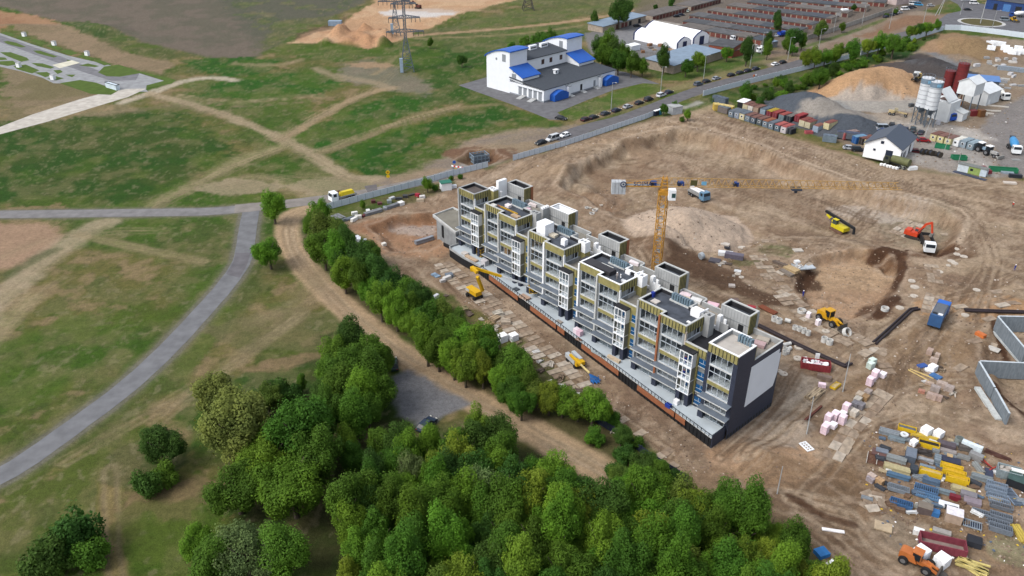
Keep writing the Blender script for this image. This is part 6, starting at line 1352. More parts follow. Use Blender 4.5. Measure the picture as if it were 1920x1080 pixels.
t=thing('motor_grader','pale yellow grader left of the white silos','grader',at(1677,216),hd(1662,213,1692,217)); m=MB(); m.box(-2.5,-.2,-.7,.7,.9,2.0,M((206,186,140),.7)); m.beam((-.2,0,1.7),(4.6,0,1.2),.4,.5,M((206,186,140),.7)); m.build('frame',t); m=MB(); m.box(-.4,.9,-.7,.7,1.9,3.1,M((180,170,140),.6)); m.build('cab',t)
for x in (-1.8,-.4,4.2):
    for s in (-1,1): wheel(t,x,s*.9,.6,.35)
def tractor(px,py,rz,c,l):
    t=thing('tractor',l,'tractor',at(px,py),rz); C_=M(c,.5,0,.08,1)
    m=MB(); m.box(0,2.1,-.4,.4,.9,1.6,C_); m.build('hood',t); m=MB(); m.box(-1.3,.0,-.75,.75,1.0,2.6,GLS); m.box(-1.4,.1,-.85,.85,2.6,2.75,WHT); m.build('cab',t)
    for s in (-1,1): wheel(t,-.8,s*.9,.8,.4); wheel(t,1.7,s*.7,.5,.3)
    m=MB(); m.beam((2.1,-.6,.6),(3.2,-.6,.5),.2,.3,C_); m.box(3.1,3.4,-1.3,1.3,.2,1,M((150,150,146),.6)); m.build('front_blade',t); t.scale=(1.3,)*3; return t
tractor(1841,285,R(-60),(150,176,196),'pale blue tractor with a front blade beside the grey cabins'); tractor(1856,292,R(-65),(176,176,174),'whitish grey tractor right of the pale blue one')
# boom lifts
LY=M((236,186,30),.45,0,.05,1.5); LG=M((190,196,200),.5,0,.05,1)
def at_z(px,py,z): x,y=G(px,py,z); return np.array([x,y,z])
bx,by,bz=at(889,557); t=thing('boom_lift','yellow boom lift reaching over the podium in front of the block','boom lift',(bx,by,bz),0); b0=np.array([bx,by,bz])
ax=hd(878,545,905,562); ca,sa=math.cos(ax),math.sin(ax)
m=MB(); m.box(-1.9,1.9,-.9,.9,.5,1.1,CHAS,ax); m.build('chassis',t)
for x in (-1.4,1.5):
    for s in (-1,1):
        m=MB(); c_=np.array([x*ca-s*1.15*sa,x*sa+s*1.15*ca]); n_=np.array([-sa,ca])*.2; m.cyl((c_[0]-n_[0],c_[1]-n_[1],.5),(c_[0]+n_[0],c_[1]+n_[1],.5),.5,TYRE,n=14); m.build('wheel',t)
m=MB(); m.box(-2.2,2.0,-.95,.95,1.2,2.3,LY,ax); m.box(-2.25,-.8,-1.0,1.0,1.4,2.2,LG,ax); m.build('turret',t)
p1=at_z(905,545,2.6)-b0; p2=at_z(895,519,7.6)-b0; p3=at_z(885,501,9.3)-b0; p4=at_z(940,518,6.5)-b0; p5=at_z(991,534,5.3)-b0; p6=at_z(1000,541,4.6)-b0
m=MB(); m.beam(p1,p2,.7,.7,LY); m.build('lower_boom',t); m=MB(); m.beam(p2+(0,0,1.2),p3,.7,.8,LY); m.beam(p3,p3-(0,0,1.0),.9,.9,LY); m.build('knuckle',t)
m=MB(); m.beam(p3,p4,.55,.6,LY); m.build('upper_boom',t); m=MB(); m.beam(p4,p5,.34,.36,LG); m.build('telescopic_boom',t)
m=MB(); bx0=p6
for z in (0,1.1):
    for (a,b_) in (((-1,-.6),(1,-.6)),((1,-.6),(1,.6)),((1,.6),(-1,.6)),((-1,.6),(-1,-.6))): m.beam((bx0[0]+a[0],bx0[1]+a[1],bx0[2]-1+z),(bx0[0]+b_[0],bx0[1]+b_[1],bx0[2]-1+z),.09,.09,LY)
for a in ((-1,-.6),(1,-.6),(1,.6),(-1,.6)): m.beam((bx0[0]+a[0],bx0[1]+a[1],bx0[2]-1),(bx0[0]+a[0],bx0[1]+a[1],bx0[2]+.1),.09,.09,LY)
m.box(bx0[0]-1,bx0[0]+1,bx0[1]-.6,bx0[1]+.6,bx0[2]-1.05,bx0[2]-1,CHAS); m.beam(p5,(bx0[0],bx0[1],bx0[2]-.9),.2,.2,LY); m.build('basket',t)
bx,by,bz=at(1078,682); t=thing('boom_lift','lowered boom lift with grey covers and a blue basket on the slab track','boom lift',(bx,by,bz),0); b0=np.array([bx,by,bz]); ax=hd(1064,668,1092,695); ca,sa=math.cos(ax),math.sin(ax)
m=MB(); m.box(-2.3,1.6,-1.25,-.35,1.0,2.0,LG,ax); m.box(-2.3,1.2,.35,1.2,1.0,1.9,LG,ax); m.box(.4,2.4,-1.1,1.1,.9,1.7,LY,ax); m.build('turret',t)
m=MB(); m.box(-2,2,-.8,.8,.4,.9,CHAS,ax); m.build('chassis',t)
for x in (-1.5,1.6):
    for s in (-1,1):
        m=MB(); c_=np.array([x*ca-s*1.05*sa,x*sa+s*1.05*ca]); n_=np.array([-sa,ca])*.2; m.cyl((c_[0]-n_[0],c_[1]-n_[1],.48),(c_[0]+n_[0],c_[1]+n_[1],.48),.48,TYRE,n=14); m.build('wheel',t)
q1=at_z(1069,665,2.7)-b0; q2=at_z(1105,699,2.0)-b0; q3=at_z(1115,708,1.2)-b0
m=MB(); m.beam(q1,q1*.45+q2*.55,.5,.5,LY); m.beam(q1*.5+q2*.5,q2,.3,.3,M((236,214,150),.5)); m.build('boom',t)
m=MB(); BB=M((50,120,196),.5)
for i in range(5): m.beam(q2+(0,0,-.3),q3+np.array([1.3*math.cos(i*.6-1.8),1.3*math.sin(i*.6-1.8),-.7]),.16,.16,BB)
m.box(q3[0]-.9,q3[0]+.9,q3[1]-.5,q3[1]+.5,.25,.35,BB); 
for a in ((-.9,-.5),(.9,-.5),(.9,.5),(-.9,.5)): m.beam((q3[0]+a[0],q3[1]+a[1],.3),(q3[0]+a[0],q3[1]+a[1],1.4),.1,.1,BB)
m.build('basket',t)
# ================= containers and cabins
def mk_cont(key):
    c,roof,L,win,h=key; t=thing('site_cabin' if win else 'shipping_container','','cabin' if win else 'container'); C_=M(c,.65,0,.12,1.2); m=MB()
    m.box(-1.2,1.2,0,L,.1,h,C_)
    n=int(L/.6)
    for i in range(n):
        for s in (-1,1): m.box(s*1.2-.04,s*1.2+.04,.2+i*.6,.45+i*.6,.25,h-.15,C_)
    m.build('walls',t); m=MB(); m.box(-1.24,1.24,-.04,L+.04,h,h+.14,M(roof,.8,0,.25,1.0)); m.build('roof',t)
    if win:
        m=MB(); m.box(-.5,.5,-.05,-.0,1.1,2.0,WHT); m.box(-.38,.38,-.07,-.05,1.2,1.9,GLS); m.build('window',t)
    else:
        for s in (-1,1):
            m=MB(); m.box(min(s*.05,s*1.12),max(s*.05,s*1.12),-.06,-.01,.2,h-.1,C_); m.box(s*.55-.03,s*.55+.03,-.1,-.06,.2,h-.1,M((150,150,150),.5)); m.build('door',t)
    return t
KP=Proto(mk_cont); rz1=hd(1369,222,1467,251)
RU=(124,86,76);GR=(104,112,122);BG=(112,126,138)
c6=lambda x,y,dy=5:(1300+x/6,100+y/6+dy)
row1=[(415,690,BG,GR,'grey cabin with a white window at the left end of the front row'),(478,703,(140,150,164),GR,'light grey cabin second from the left in the front row'),(538,720,(206,196,160),GR,'cream cabin in the front row'),(600,740,BG,RU,'grey cabin with a rusty roof right of the cream one'),(662,762,(84,96,108),RU,'dark grey cabin fifth in the front row'),(732,780,(78,90,96),RU,'dark green-grey cabin with an open door, sixth in the front row'),(798,803,BG,(150,90,60),'grey cabin under the orange-rust roof in the front row'),(862,825,BG,GR,'grey cabin under the grey roof right of the orange-rust one'),(932,848,(88,104,116),(176,92,86),'grey cabin under the red-pink roof in the front row'),(1003,870,(190,184,186),(168,84,80),'whitish cabin at the right end of the front row')]
for x,y,c,rf,l in row1: KP.put((c,rf,6.0,True,2.6),at(*c6(x,y)),rz1,l,'cabins and containers below the green slope')
def ctn(x,y,c,rf,L,win,l,rz=None,h=2.6,raw=False): KP.put((c,rf,L,win,h),at(*( (x,y) if raw else c6(x,y))),rz1 if rz is None else rz,l,'cabins and containers below the green slope')
ctn(575,612,(206,194,160),RU,6,False,'cream container under a rusty roof at the left of the back row'); ctn(632,630,(210,204,196),RU,6,False,'white container under a rusty roof in the back row'); ctn(694,648,(176,150,130),(130,96,84),6,False,'rust-stained beige container in the back row'); ctn(772,668,(150,168,184),(96,108,120),6,False,'light blue container left of the red pair')
ctn(842,690,(128,44,56),(176,150,46),6,False,'red container with yellow sheets on its roof'); ctn(905,708,(136,50,60),(150,64,60),6,False,'red container at the right of the yellow-topped one'); ctn(980,732,(120,138,144),(156,74,66),6,False,'grey-blue container under a red roof'); ctn(1062,752,(40,48,56),(116,112,108),6,False,'black container in the back row')
ctn(1152,768,(130,40,52),(156,52,56),6,False,'dark red container right of the black one'); ctn(1210,795,(214,204,172),(136,74,66),6,False,'cream container with a rust roof, left of the pair'); ctn(1275,815,(206,196,164),(128,68,62),6,False,'cream and red container, right of the pair'); ctn(1365,860,(160,176,194),(136,90,76),5,False,'light blue container standing apart under a rust roof'); ctn(1478,865,(222,210,166),(132,76,66),6,False,'cream container at the right end of the back row')
ctn(262,618,(214,184,90),(220,196,120),3,False,'end of the yellow container at the left corner',R(0)); 
KP.put(((96,108,122),(90,102,118),7,False,2.6),at(1362,196),rz1+R(90),'dark blue-grey container behind the yellow one','cabins and containers below the green slope')
KP.put(((208,178,88),(216,194,128),7,False,2.6),at(1345,206),rz1+R(-75),'long yellow container at the left corner of the container yard','cabins and containers below the green slope')
KP.put(((120,112,108),(104,112,118),5,False,2.5),at(1366,214),rz1+R(90),'grey container with a wooden end in front of the yellow one','cabins and containers below the green slope')
shed('open_shelter','open shelter with a white roof between the container rows','shelter',(1382,201),(1394,204),4.5,2.5,BLK,WHT,.3,.3)
KP.put(((40,46,54),(60,60,64),3.2,False,2.0),at(1478,251.5),rz1+R(0),'black tank box with white bags at the end of the front row','cabins and containers below the green slope')
KP.put(((108,112,120),(76,84,104),11,False,2.5),at(1568,258),rz1+R(-62),'long grey container covered with dark blue sheets','cabins and containers below the green slope')
KP.put(((124,140,152),(108,122,136),5,False,2.5),at(1542,264),rz1+R(-62),'small grey-blue container at the foot of the long one','cabins and containers below the green slope')
KP.put(((176,96,96),(150,130,124),7,False,2.7),at(1578,261),rz1+R(-18),'pinkish red container with a lattice on its roof','cabins and containers below the green slope')
KP.put(((40,96,160),(110,150,180),5,False,2.7),at(1600,269),rz1+R(-18),'blue container with white marks left of the gabled house','cabins and containers below the green slope')
KP.put(((54,48,46),(124,80,70),6,False,2.6),at(1612,271),rz1+R(-12),'dark open container under a rust-red roof','cabins and containers below the green slope')
KP.put(((206,192,156),(118,72,68),6,False,2.6),at(1624,275),rz1+R(-8),'cream-fronted container under a dark red roof next to the gabled house','cabins and containers below the green slope')
c7=lambda x,y,dy=7:(1600+x/6,100+y/6+dy); rz2=hd(1748,262,1810,280)
for x,y,c,rf,l in [(885,945,(214,204,152),RU,'cream cabin with a small window at the left of the plant cabins'),(965,965,(214,204,152),(132,96,86),'cream cabin in the middle of the plant cabins'),(1048,990,(210,202,156),(128,96,88),'cream cabin next to the white one'),(1135,1005,(224,228,230),(216,214,204),'white cabin with two dark windows'),(1215,1020,(150,166,178),(146,164,174),'grey-blue cabin left of the last one'),(1300,1045,(134,152,162),(150,170,180),'grey-blue cabin at the right end of the plant cabins')]:
    KP.put((c,rf,6,True,2.6),at(*c7(x,y)),rz2,l,'cabins beside the concrete plant')
t=thing('site_cabin','long cabin with a white and green striped side near the dark pipes','cabin',at(1822,326),hd(1800,320,1852,332)); m=MB(); m.box(-4.6,-1.2,-1.2,1.2,.3,2.8,M((200,210,216),.6,0,.1,1)); m.box(-1.2,2.6,-1.2,1.2,.3,2.8,M((150,172,98),.6,0,.1,1)); m.box(2.6,4.6,-1.2,1.2,.3,2.8,M((190,204,216),.6,0,.1,1)); m.build('wall',t); m=MB(); m.box(-4.8,4.8,-1.35,1.35,2.8,3.0,M((128,132,128),.8,0,.15,1)); m.build('roof',t); m=MB(); m.box(-.6,.3,-1.25,-1.2,1.4,2.2,GLS); m.build('window',t)
def plate(name,label,cat,px,py,L,w,h,c,ax,dz=0): 
    m=MB(); m.box(-L/2,L/2,-w/2,w/2,-.1,h,M(c,.7,0,.12,1)); o=m.build(name,None,loc=at(px,py,dz),rz=ax); return tag(o,label,cat)
for (x,y,L,a,l) in [(1766,278,5,R(-30),'dark green skip behind the cable drums'),(1797,299,5,R(-8),'dark green skip with pipes beside the thin pole'),(1880,322,9,R(-12),'long green skip at the right edge')]:
    t=thing('skip',l,'skip',at(x,y),a); m=MB(); m.rim([(-L/2,-1.1),(L/2,-1.1),(L/2,1.1),(-L/2,1.1)],.1,0.1,1.5,M((40,130,90),.6,0,.1,1)); m.box(-L/2+.1,L/2-.1,-1,1,.1,.25,M((40,110,80),.6)); m.build('bin',t)
def skip(px,py,L,w,h,c,ax,label,fill=None,fc=None,ribs=True):
    t=thing('skip',label,'skip',at(px,py),ax); mt=M(c,.7,0,.14,1.5); m=MB(); P=[(-L/2,-w/2),(L/2,-w/2),(L/2,w/2),(-L/2,w/2)]
    m.rim(P,.12,0,h,mt); m.box(-L/2+.12,L/2-.12,-w/2+.12,w/2-.12,0,.2,M((150,134,126),.9,0,.2,1)); 
    if ribs:
        for i in range(9):
            x=-L/2+.4+i*(L-.8)/8
            for s in (-1,1): m.box(x-.07,x+.07,s*w/2-(.09 if s<0 else 0),s*w/2+(.09 if s>0 else 0),.05,h-.05,mt)
    m.build('bin',t)
    if fill:
        g=random.Random(3); m=MB()
        for i in range(70):
            x=g.uniform(-L/2+.5,L/2-.5);y=g.uniform(-w/2+.4,w/2-.4); s=g.uniform(.15,.45); m.box(-s,s,-s*.6,s*.6,0,s,M(g.choice(fill),.7,0,0),g.uniform(0,3),(x,y,h*.55+g.uniform(-.2,.25)))
        m.build('rubbish',t)
    return t
skip(1528,690,6.2,2.4,1.7,(158,60,66),hd(1500,684,1556,692),'red skip heaped with white foam waste beside the end wall',[(226,226,228),(236,214,222),(210,212,214),(240,240,240)])
skip(1765,1027,7.0,2.6,1.6,(144,66,80),hd(1730,1016,1800,1032),'big empty maroon skip behind the orange loader')
skip(1516,250,3,1.8,1.0,(190,96,102),R(0),'small pink-red skip in front of the container rows')
# ================= concrete road slabs laid on the dirt
sg=random.Random(17); SLM=[M((180,164,144),.9,0,.22,.9),M((166,148,128),.9,0,.25,.9),M((190,178,162),.9,0,.2,.9),M((154,134,114),.9,0,.26,.8)]
_sl={}
def slab(x,y,L,w,a,label,group,tilt=0):
    k=(round(L,1),round(w,1),sg.randint(0,3))
    if k not in _sl:
        m=MB(); m.box(-k[0]/2,k[0]/2,-k[1]/2,k[1]/2,-.12,.14,SLM[k[2]]); o=m.build('concrete_slab'); _sl[k]=o
        r=o
    else: r=_sl[k].copy(); COL.objects.link(r)
    r.location=(x,y,H(x,y)+sg.uniform(-.05,.02)+.02); r.rotation_euler=(sg.uniform(-.02,.02)+tilt,sg.uniform(-.02,.02),a); tag(r,label,'concrete slab',group)
def slabs(pts,cols,w,L,label,group,keep=.85,jit=.15,across=True):
    P=spline([G(*p) for p in pts],5); Q=[P[0]]; acc=0
    # resample each L
    d=[0]; 
    for i in range(1,len(P)): d.append(d[-1]+np.linalg.norm(P[i]-P[i-1]))
    s=L/2
    while s<d[-1]:
        i=max(1,int(np.searchsorted(d,s))); t=(s-d[i-1])/(d[i]-d[i-1]+1e-9); p=P[i-1]+(P[i]-P[i-1])*t; dr=(P[i]-P[i-1])/np.linalg.norm(P[i]-P[i-1]); n=np.array([-dr[1],dr[0]]); a=math.atan2(dr[1],dr[0])
        for c in range(cols):
            if sg.random()<keep:
                q=p+n*(c-(cols-1)/2)*w+np.array([sg.uniform(-jit,jit),sg.uniform(-jit,jit)])
                slab(q[0],q[1],L-.1,w-.1,a+sg.uniform(-.03,.03),label,group)
        s+=L
slabs([(826,494),(868,530),(908,562),(950,600),(985,635)],2,3.0,1.75,'worn concrete slab in the track under the yellow boom lift','concrete slabs of the track in front of the block',.86)
slabs([(985,635),(1030,672),(1080,722),(1125,766)],2,3.2,1.75,'worn concrete slab in the lower part of the track along the podium','concrete slabs of the track in front of the block',.78)
slabs([(1130,772),(1180,808),(1240,850),(1300,890)],2,2.6,1.75,'half buried concrete slab at the lower end of the podium track','concrete slabs of the track in front of the block',.5)
slabs([(1462,545),(1490,570),(1515,590),(1535,602)],2,3.0,1.8,'pale concrete slab of the strip above the wheel loader','slabs of the strip by the yellow loader',.9)
slabs([(1540,610),(1570,625),(1600,640),(1625,655),(1655,668)],2,3.4,2.4,'big pale slab of the paved patch between the pipes','slabs of the paved patch between the pipes',.95)
slabs([(1645,672),(1670,700)],1,3.0,2,'slab at the tip of the paved patch','slabs of the paved patch between the pipes',.9)
slabs([(1660,735),(1640,755),(1615,785),(1590,815),(1562,856)],2,1.9,2.8,'worn slab of the strip beside the pink pallets','slabs of the strip beside the pink pallets',.88)
slabs([(1520,490),(1480,505),(1440,522)],1,2.4,2.2,'muddy slab behind the apartment block','muddy slabs behind the block',.7)
slabs([(1398,453),(1425,453),(1462,455)],1,2.4,2.2,'pale slab of the short row beyond the rubbish heaps','slabs of the short row behind the block',1)
slabs([(1420,478),(1432,500),(1446,520),(1470,545),(1500,560)],2,2.4,1.8,'broken slab in the muddy strip by the rubbish heaps','muddy slabs behind the block',.7)
slabs([(1688,418),(1705,407),(1722,397)],3,1.8,2.6,'slab of the light ramp above the red excavator','slabs of the ramp above the red excavator',1)
slabs([(1745,495),(1750,515),(1755,535)],2,1.9,2.0,'slab in front of the dump truck','slabs in front of the dump truck',.8)
slabs([(1755,552),(1748,572),(1745,590)],2,2.3,2.2,'slab under the blue refuse lorry','slabs around the refuse lorry',.9)
slabs([(1500,645),(1540,655)],1,2.2,2.2,'slab under the concrete rings','slabs around the refuse lorry',0)
for (x,y,a) in [(1775,440,0),(1870,547,.2),(1900,568,.1),(1880,572,.3),(1855,598,.4),(1800,575,.2),(1860,650,.9),(1800,690,.6),(1826,640,.3)]:
    X_,Y_,_=at(x,y); slab(X_,Y_,3.4,1.8,a,'single concrete slab lying in the mud on the right of the site','single slabs on the right of the site')
# ================= small stock kinds
def mk_pallet(key):
    kind,c,L,w,h=key; t=thing({'pallet':'wrapped_pallet','block':'block_stack'}[kind],'','pallet'); P=M((170,140,104),.9,0,.1,2)
    m=MB(); 
    for y in (-w/2+.1,0,w/2-.1): m.box(-L/2,L/2,y-.06,y+.06,0,.1,P)
    m.box(-L/2,L/2,-w/2,w/2,.1,.14,P); m.build('pallet_base',t)
    m=MB(); cc=M(c,.55,0,.14,2.5); 
    if kind=='pallet':
        m.box(-L/2+.03,L/2-.03,-w/2+.03,w/2-.03,.14,h,cc); m.taper(-L/2+.03,L/2-.03,-w/2+.03,w/2-.03,h,h+.08,.12,.12,M(tuple(min(250,v+14) for v in c),.5,0,.06,2))
    else:
        n=3
        for i in range(n):
            for j in range(2): m.box(-L/2+i*L/n+.02,-L/2+(i+1)*L/n-.02,-w/2+j*w/2+.02,-w/2+(j+1)*w/2-.02,.14,h,cc)
    m.build('load',t); return t
PP=Proto(mk_pallet)
def pal(x,y,kind,c,L,w,h,label,group=None,a=None,z=0): PP.put((kind,c,L,w,h),at(x,y,z),sg.uniform(0,.4)+.5 if a is None else a,label,group)
PK=(228,204,214);PKW=(238,228,234);GP_=(176,162,154)
pinkl=[(1579,781,1.1),(1578,794,2.0),(1585,772,2.0),(1564,789,2.0),(1561,802,1.1),(1566,780,1.1),(1549,802,1.1),(1545,812,2.0),(1552,792,2.0),(1641,702,1.1),(1639,710,2.0),(1633,716,1.1),(1630,722,2.0),(1654,707,1.1)]
for i,(x,y,h) in enumerate(pinkl):
    PP.put(('pallet',PK if h>1.5 else PKW,1.5,1.3,h),at(x,y),hd(1545,812,1585,772),('pink wrapped pallet of the stepped row left of the slab strip' if i<9 else 'pink wrapped pallet of the group below the green bags'),'pink wrapped pallets')
for x,y,l in [(1634,684,'pale green wrapped pallet, the upper one'),(1631,691,'pale green wrapped pallet, the lower one')]: pal(x,y,'pallet',(196,212,202),1.5,1.3,1.6,l,'green wrapped pallets')
for x,y,c,l in [(1626,741,GP_,'grey block pallet at the top right of the block stacks'),(1610.7,746,(196,180,160),'light block pallet at the upper left of the block stacks'),(1621,751,(168,136,98),'brown block pallet in the middle of the block stacks'),(1606.7,755,(190,184,172),'small pale block pallet under the light one'),(1602.6,763,(132,130,136),'dark grey block pallet at the lower left of the stacks'),(1612.8,766,(140,136,140),'dark grey block pallet at the lower right of the stacks'),(1589,773,(172,162,148),'greyish block pallet beside the pink pallets'),(1600.6,779,(210,200,186),'whitish block pallet nearest the slab strip')]: PP.put(('block',c,1.6,1.3,1.3),at(x,y),hd(1560,800,1626,737),l,'block pallets in the middle of the yard')
for x,y,c,L,w,h,l,a in [(1742,664,(190,166,152),1.6,1.2,1.3,'pinkish block stack at the upper edge of the sorting place',.9),(1756,672,(192,172,158),1.1,1.0,1.3,'small pinkish block stack right of the first one',.9),(1750,680,(196,176,162),1.0,1.6,1.2,'narrow pinkish block stack below the small one',.9),(1742,722,(196,174,156),1.7,.9,.7,'low pale block row left of the big stacks',-.6),(1764,726,(190,172,160),1.3,2.0,1.3,'large block stack at the right of the stacks',.9),(1752,734,(176,164,158),1.1,1.8,1.4,'tall grey block stack of the middle pair',.9),(1745,748,(190,168,156),1.1,1.9,1.4,'pinkish block stack of the middle pair, the lower one',.9),(1756,751,(184,160,148),1.0,1.8,1.4,'block stack at the lower right of the sorting place',.9),(1778,733,(180,166,158),1.4,1.8,1.3,'block stack at the far right of the sorting place',.9),(1727,737,(196,140,120),1.3,.9,.8,'small block pallet with an orange bag on top',-.5)]:
    PP.put(('block',c,L,w,h),at(x,y),a,l,'block stacks at the sorting place')
for x,y,l,s in [(1747,696,'white wrapped cube beside the blue tarpaulin',1.7),(1735,815,'white cube, left of the pair above the store yard',1.9),(1758,820,'white cube, right of the pair above the store yard',1.7),(1712,835,'white box among the steel stock',1.3),(1724,1047,'white wrapped blocks behind the orange loader',2.3),(1763,1060,'white wrapped block pallet right of the orange loader',2.2),(1558,1070,'white bag pallet beside the trees at the bottom',1.7),(942,640,'white big bag pallet, the left one beside the slab track',2.1),(963,638,'white big bag pallet, the right one beside the slab track',1.9)]:
    if s: pal(x,y,'pallet',(236,238,242),s,s*.9,s*.8+.2,l,'white wrapped loads',.6)
pal(1544.5,712,'block',(140,122,110),1.1,3.0,1.1,'brown block stack at the corner of the red skip',None,hd(1540,722,1549,700)); pal(1540.5,726,'pallet',PK,1.6,1.0,1.0,'pink wrapped roll pallet below the brown stack',None,-.3)
# concrete rings
def mk_ring(key):
    r,h,lid,lying=key; t_=None; m=MB(); c=M((206,206,202),.8,0,.1,1.5); n=18
    vs=[]
    for (rr_,z) in ((r,0),(r,h),(r*.82,h),(r*.82,.05)): vs+=[(rr_*math.cos(2*PI*i/n),rr_*math.sin(2*PI*i/n),z) for i in range(n)]
    fs=[(k*n+i,k*n+(i+1)%n,(k+1)*n+(i+1)%n,(k+1)*n+i) for k in range(3) for i in range(n)]
    if lid:
        vs=[(rr_*math.cos(2*PI*i/n),rr_*math.sin(2*PI*i/n),z) for rr_,z in ((r,-.1),(r,h)) for i in range(n)]; fs=[(i,(i+1)%n,n+(i+1)%n,n+i) for i in range(n)]+[tuple(range(n,2*n))]
        m.add(vs,fs,M((198,188,174),.85,0,.14,1.5)); 
        m.cyl((r*.35,0,h),(r*.35,0,h+.012),r*.28,M((160,146,130),.9),n=12) if lid==2 else None
        o=m.build('concrete_cover')
    else: m.add(vs,fs,c); m.cyl((0,0,.0),(0,0,.06),r*.81,M((120,104,90),.9),n=n); o=m.build('concrete_ring')
    return o
_rg={}
def rng_(x,y,r,h,lid,label,tilt=None,z=0):
    k=(r,h,lid)
    if k not in _rg: _rg[k]=mk_ring((r,h,lid,0)); o=_rg[k]
    else: o=_rg[k].copy(); COL.objects.link(o)
    p=at(x,y,z); o.location=p; o.rotation_euler=tilt or (0,0,sg.uniform(0,3)); tag(o,label,'concrete cover' if lid else 'concrete ring','concrete covers on the dirt' if lid else 'concrete well rings')
c2=lambda x,y:(1400+x/6,540+y/6)
for x,y,r,h,l in [(310,368,.75,1.1,'upright concrete ring, left of the pair behind the block'),(360,390,.75,1.1,'upright concrete ring, right of the pair behind the block'),(540,465,.6,1.0,'first concrete ring from the left in the row of four'),(590,480,.65,1.0,'second concrete ring in the row of four'),(640,505,.55,1.2,'third concrete ring in the row of four'),(688,530,.55,1.2,'fourth concrete ring in the row of four'),(870,605,.75,1.2,'left concrete ring of the pair beside the slabs'),(928,630,.75,1.2,'right concrete ring of the pair beside the slabs'),(615,278,1.05,.9,'wide concrete ring beside the pink pallet'),(1552,250,.95,.8,'wide concrete ring at the dug hole'),(465,708,.5,.8,'concrete ring, the right one by the end wall'),(428,700,.5,.8,'concrete ring at the corner of the end wall'),(455,735,.5,.8,'concrete ring, the lower right one by the end wall'),(425,745,.55,.9,'concrete ring, the lowest by the end wall')]: rng_(*c2(x,y),r,h,0,l)
rng_(*c2(430,378),.5,1.3,0,'concrete pipe ring lying on its side beside the pair',(PI/2,0,1.0),.5)
rng_(*c2(1105,520),1.1,.9,0,'big concrete ring tipped in front of the loader bucket',(R(55),0,.6),.5)
rng_(*c2(490,640),.45,2.2,0,'concrete pipe lying by the end wall',(PI/2,0,-1.2),.45); rng_(*c2(490,690),.45,1.4,0,'short concrete pipe lying by the end wall',(PI/2,0,-.8),.45)
for x,y,r,l in [(1498,652,1.1,'round concrete cover beside the black pipes'),(1496,673,1.0,'round concrete cover left of the red skip'),(1469,702,.9,'round concrete cover below the end wall, the lower one'),(1462,697,.6,'small round cover below the end wall'),(1548,622,.9,'round cover stack beside the wheel loader')]: rng_(x,y,r,.25,2,l)
for x,y,r in [(1797,467,1.0),(1807,481.5,1.0),(1794,477,.9),(1783,490,1.0),(1790,494,.9),(1778,498,.6),(1761,510,1.0),(1710,527,1.0),(1715,538.5,1.1),(1714,555.6,1.0),(1687,577.5,1.0),(1809.5,591,.9),(1831,544,.9),(1118,392,.7),(1106,390,.6),(1127,388,.6),(1383,514,.8),(1390,520,.7)]: rng_(x,y,r,.16,1,'flat round concrete cover lying on the churned dirt')
for x,y,r in [(1100,388,.6),(1115,393,.8),(1110,399,.8)]: rng_(x,y+2,r,.35,0,'low concrete ring in the dirt beyond the second block')
for x,y,h,l in [(1515,596,1.5,'pink wrapped pallet behind the loader, the upper one'),(1533,610,1.6,'pink wrapped pallet behind the loader, the lower one')]: pal(x,y,'pallet',PKW,1.1,1.0,h,l,'pink wrapped pallets')
# pipes, beams, timber
PIPE=M((52,42,46),.6,0,.1,2)
def pipes(label,pts,r=.28,n=2,mat=None,sp=.75,name='pipeline',cat='pipe',z=.3):
    Q=[np.array(at(*p)) for p in pts]; o=MB(); b0=Q[0]
    for k in range(n):
        prev=None
        for i,q in enumerate(Q):
            d=(Q[min(i+1,len(Q)-1)]-Q[max(i-1,0)]); d=d/np.linalg.norm(d); nn=np.array([-d[1],d[0],0])*(k-(n-1)/2)*sp
            p=q-b0+nn+(0,0,z)
            if prev is not None: o.cyl(prev,p,r,mat or PIPE,n=8)
            prev=p
    ob=o.build(name,None,loc=tuple(b0)); return tag(ob,label,cat)
pipes('black twin heating pipes running behind the end wall to a bend',[(1421,611),(1500,650),(1545,671),(1584,688),(1594,682)])
pipes('black twin pipes running up to the refuse lorry',[(1639,645),(1670,617),(1695,594),(1708,582),(1722,580)])
pipes('long black twin pipes above the foundation walls',[(1808,583),(1860,585),(1930,587)])
def timber(name,label,cat,px,py,L,w,h,c,ax,n=6,layers=2,mess=.05,sup=True):
    t=MB(); mt=[M(c,.85,0,.12,2),M(tuple(v*.88 for v in c),.85,0,.12,2)]
    for j in range(layers):
        for i in range(n):
            y=-w/2+(i+.5)*w/n; dl=sg.uniform(-.08,.08)*L; a=sg.uniform(-mess,mess)
            t.box(-L/2+dl*.5,L/2+dl*.5,-w/n*.42,w/n*.42,j*h/layers+.1,(j+1)*h/layers+.08,mt[(i+j)%2],a,(0,y,0))
    if sup:
        for x in (-L*.3,L*.3): t.box(x-.06,x+.06,-w/2-.2,w/2+.2,0,.1,mt[1])
    o=t.build(name,None,loc=at(px,py),rz=ax); return tag(o,label,cat)
dA=hd(1650,905,1684,915)
c5=lambda x,y:(1600+x/6,780+y/6)
def T5(x,y,L,w,h,c,label,n=6,layers=2,ax=None,name='timber_stack',cat='timber stack',mess=.02): timber(name,label,cat,*c5(x,y),L,w,h,c,dA if ax is None else ax,n,layers,mess)
YB=(236,196,40); GB=(138,150,160); BB_=(96,130,160)
T5(400,210,3.6,1.3,.9,(150,158,164),'grey formwork panels at the upper left of the store yard',5,3,name='panel_stack',cat='panel stack'); T5(480,275,3,1.0,.6,(140,156,164),'grey-blue pipes under the formwork panels',6,2,name='pipe_stack',cat='pipe stack')
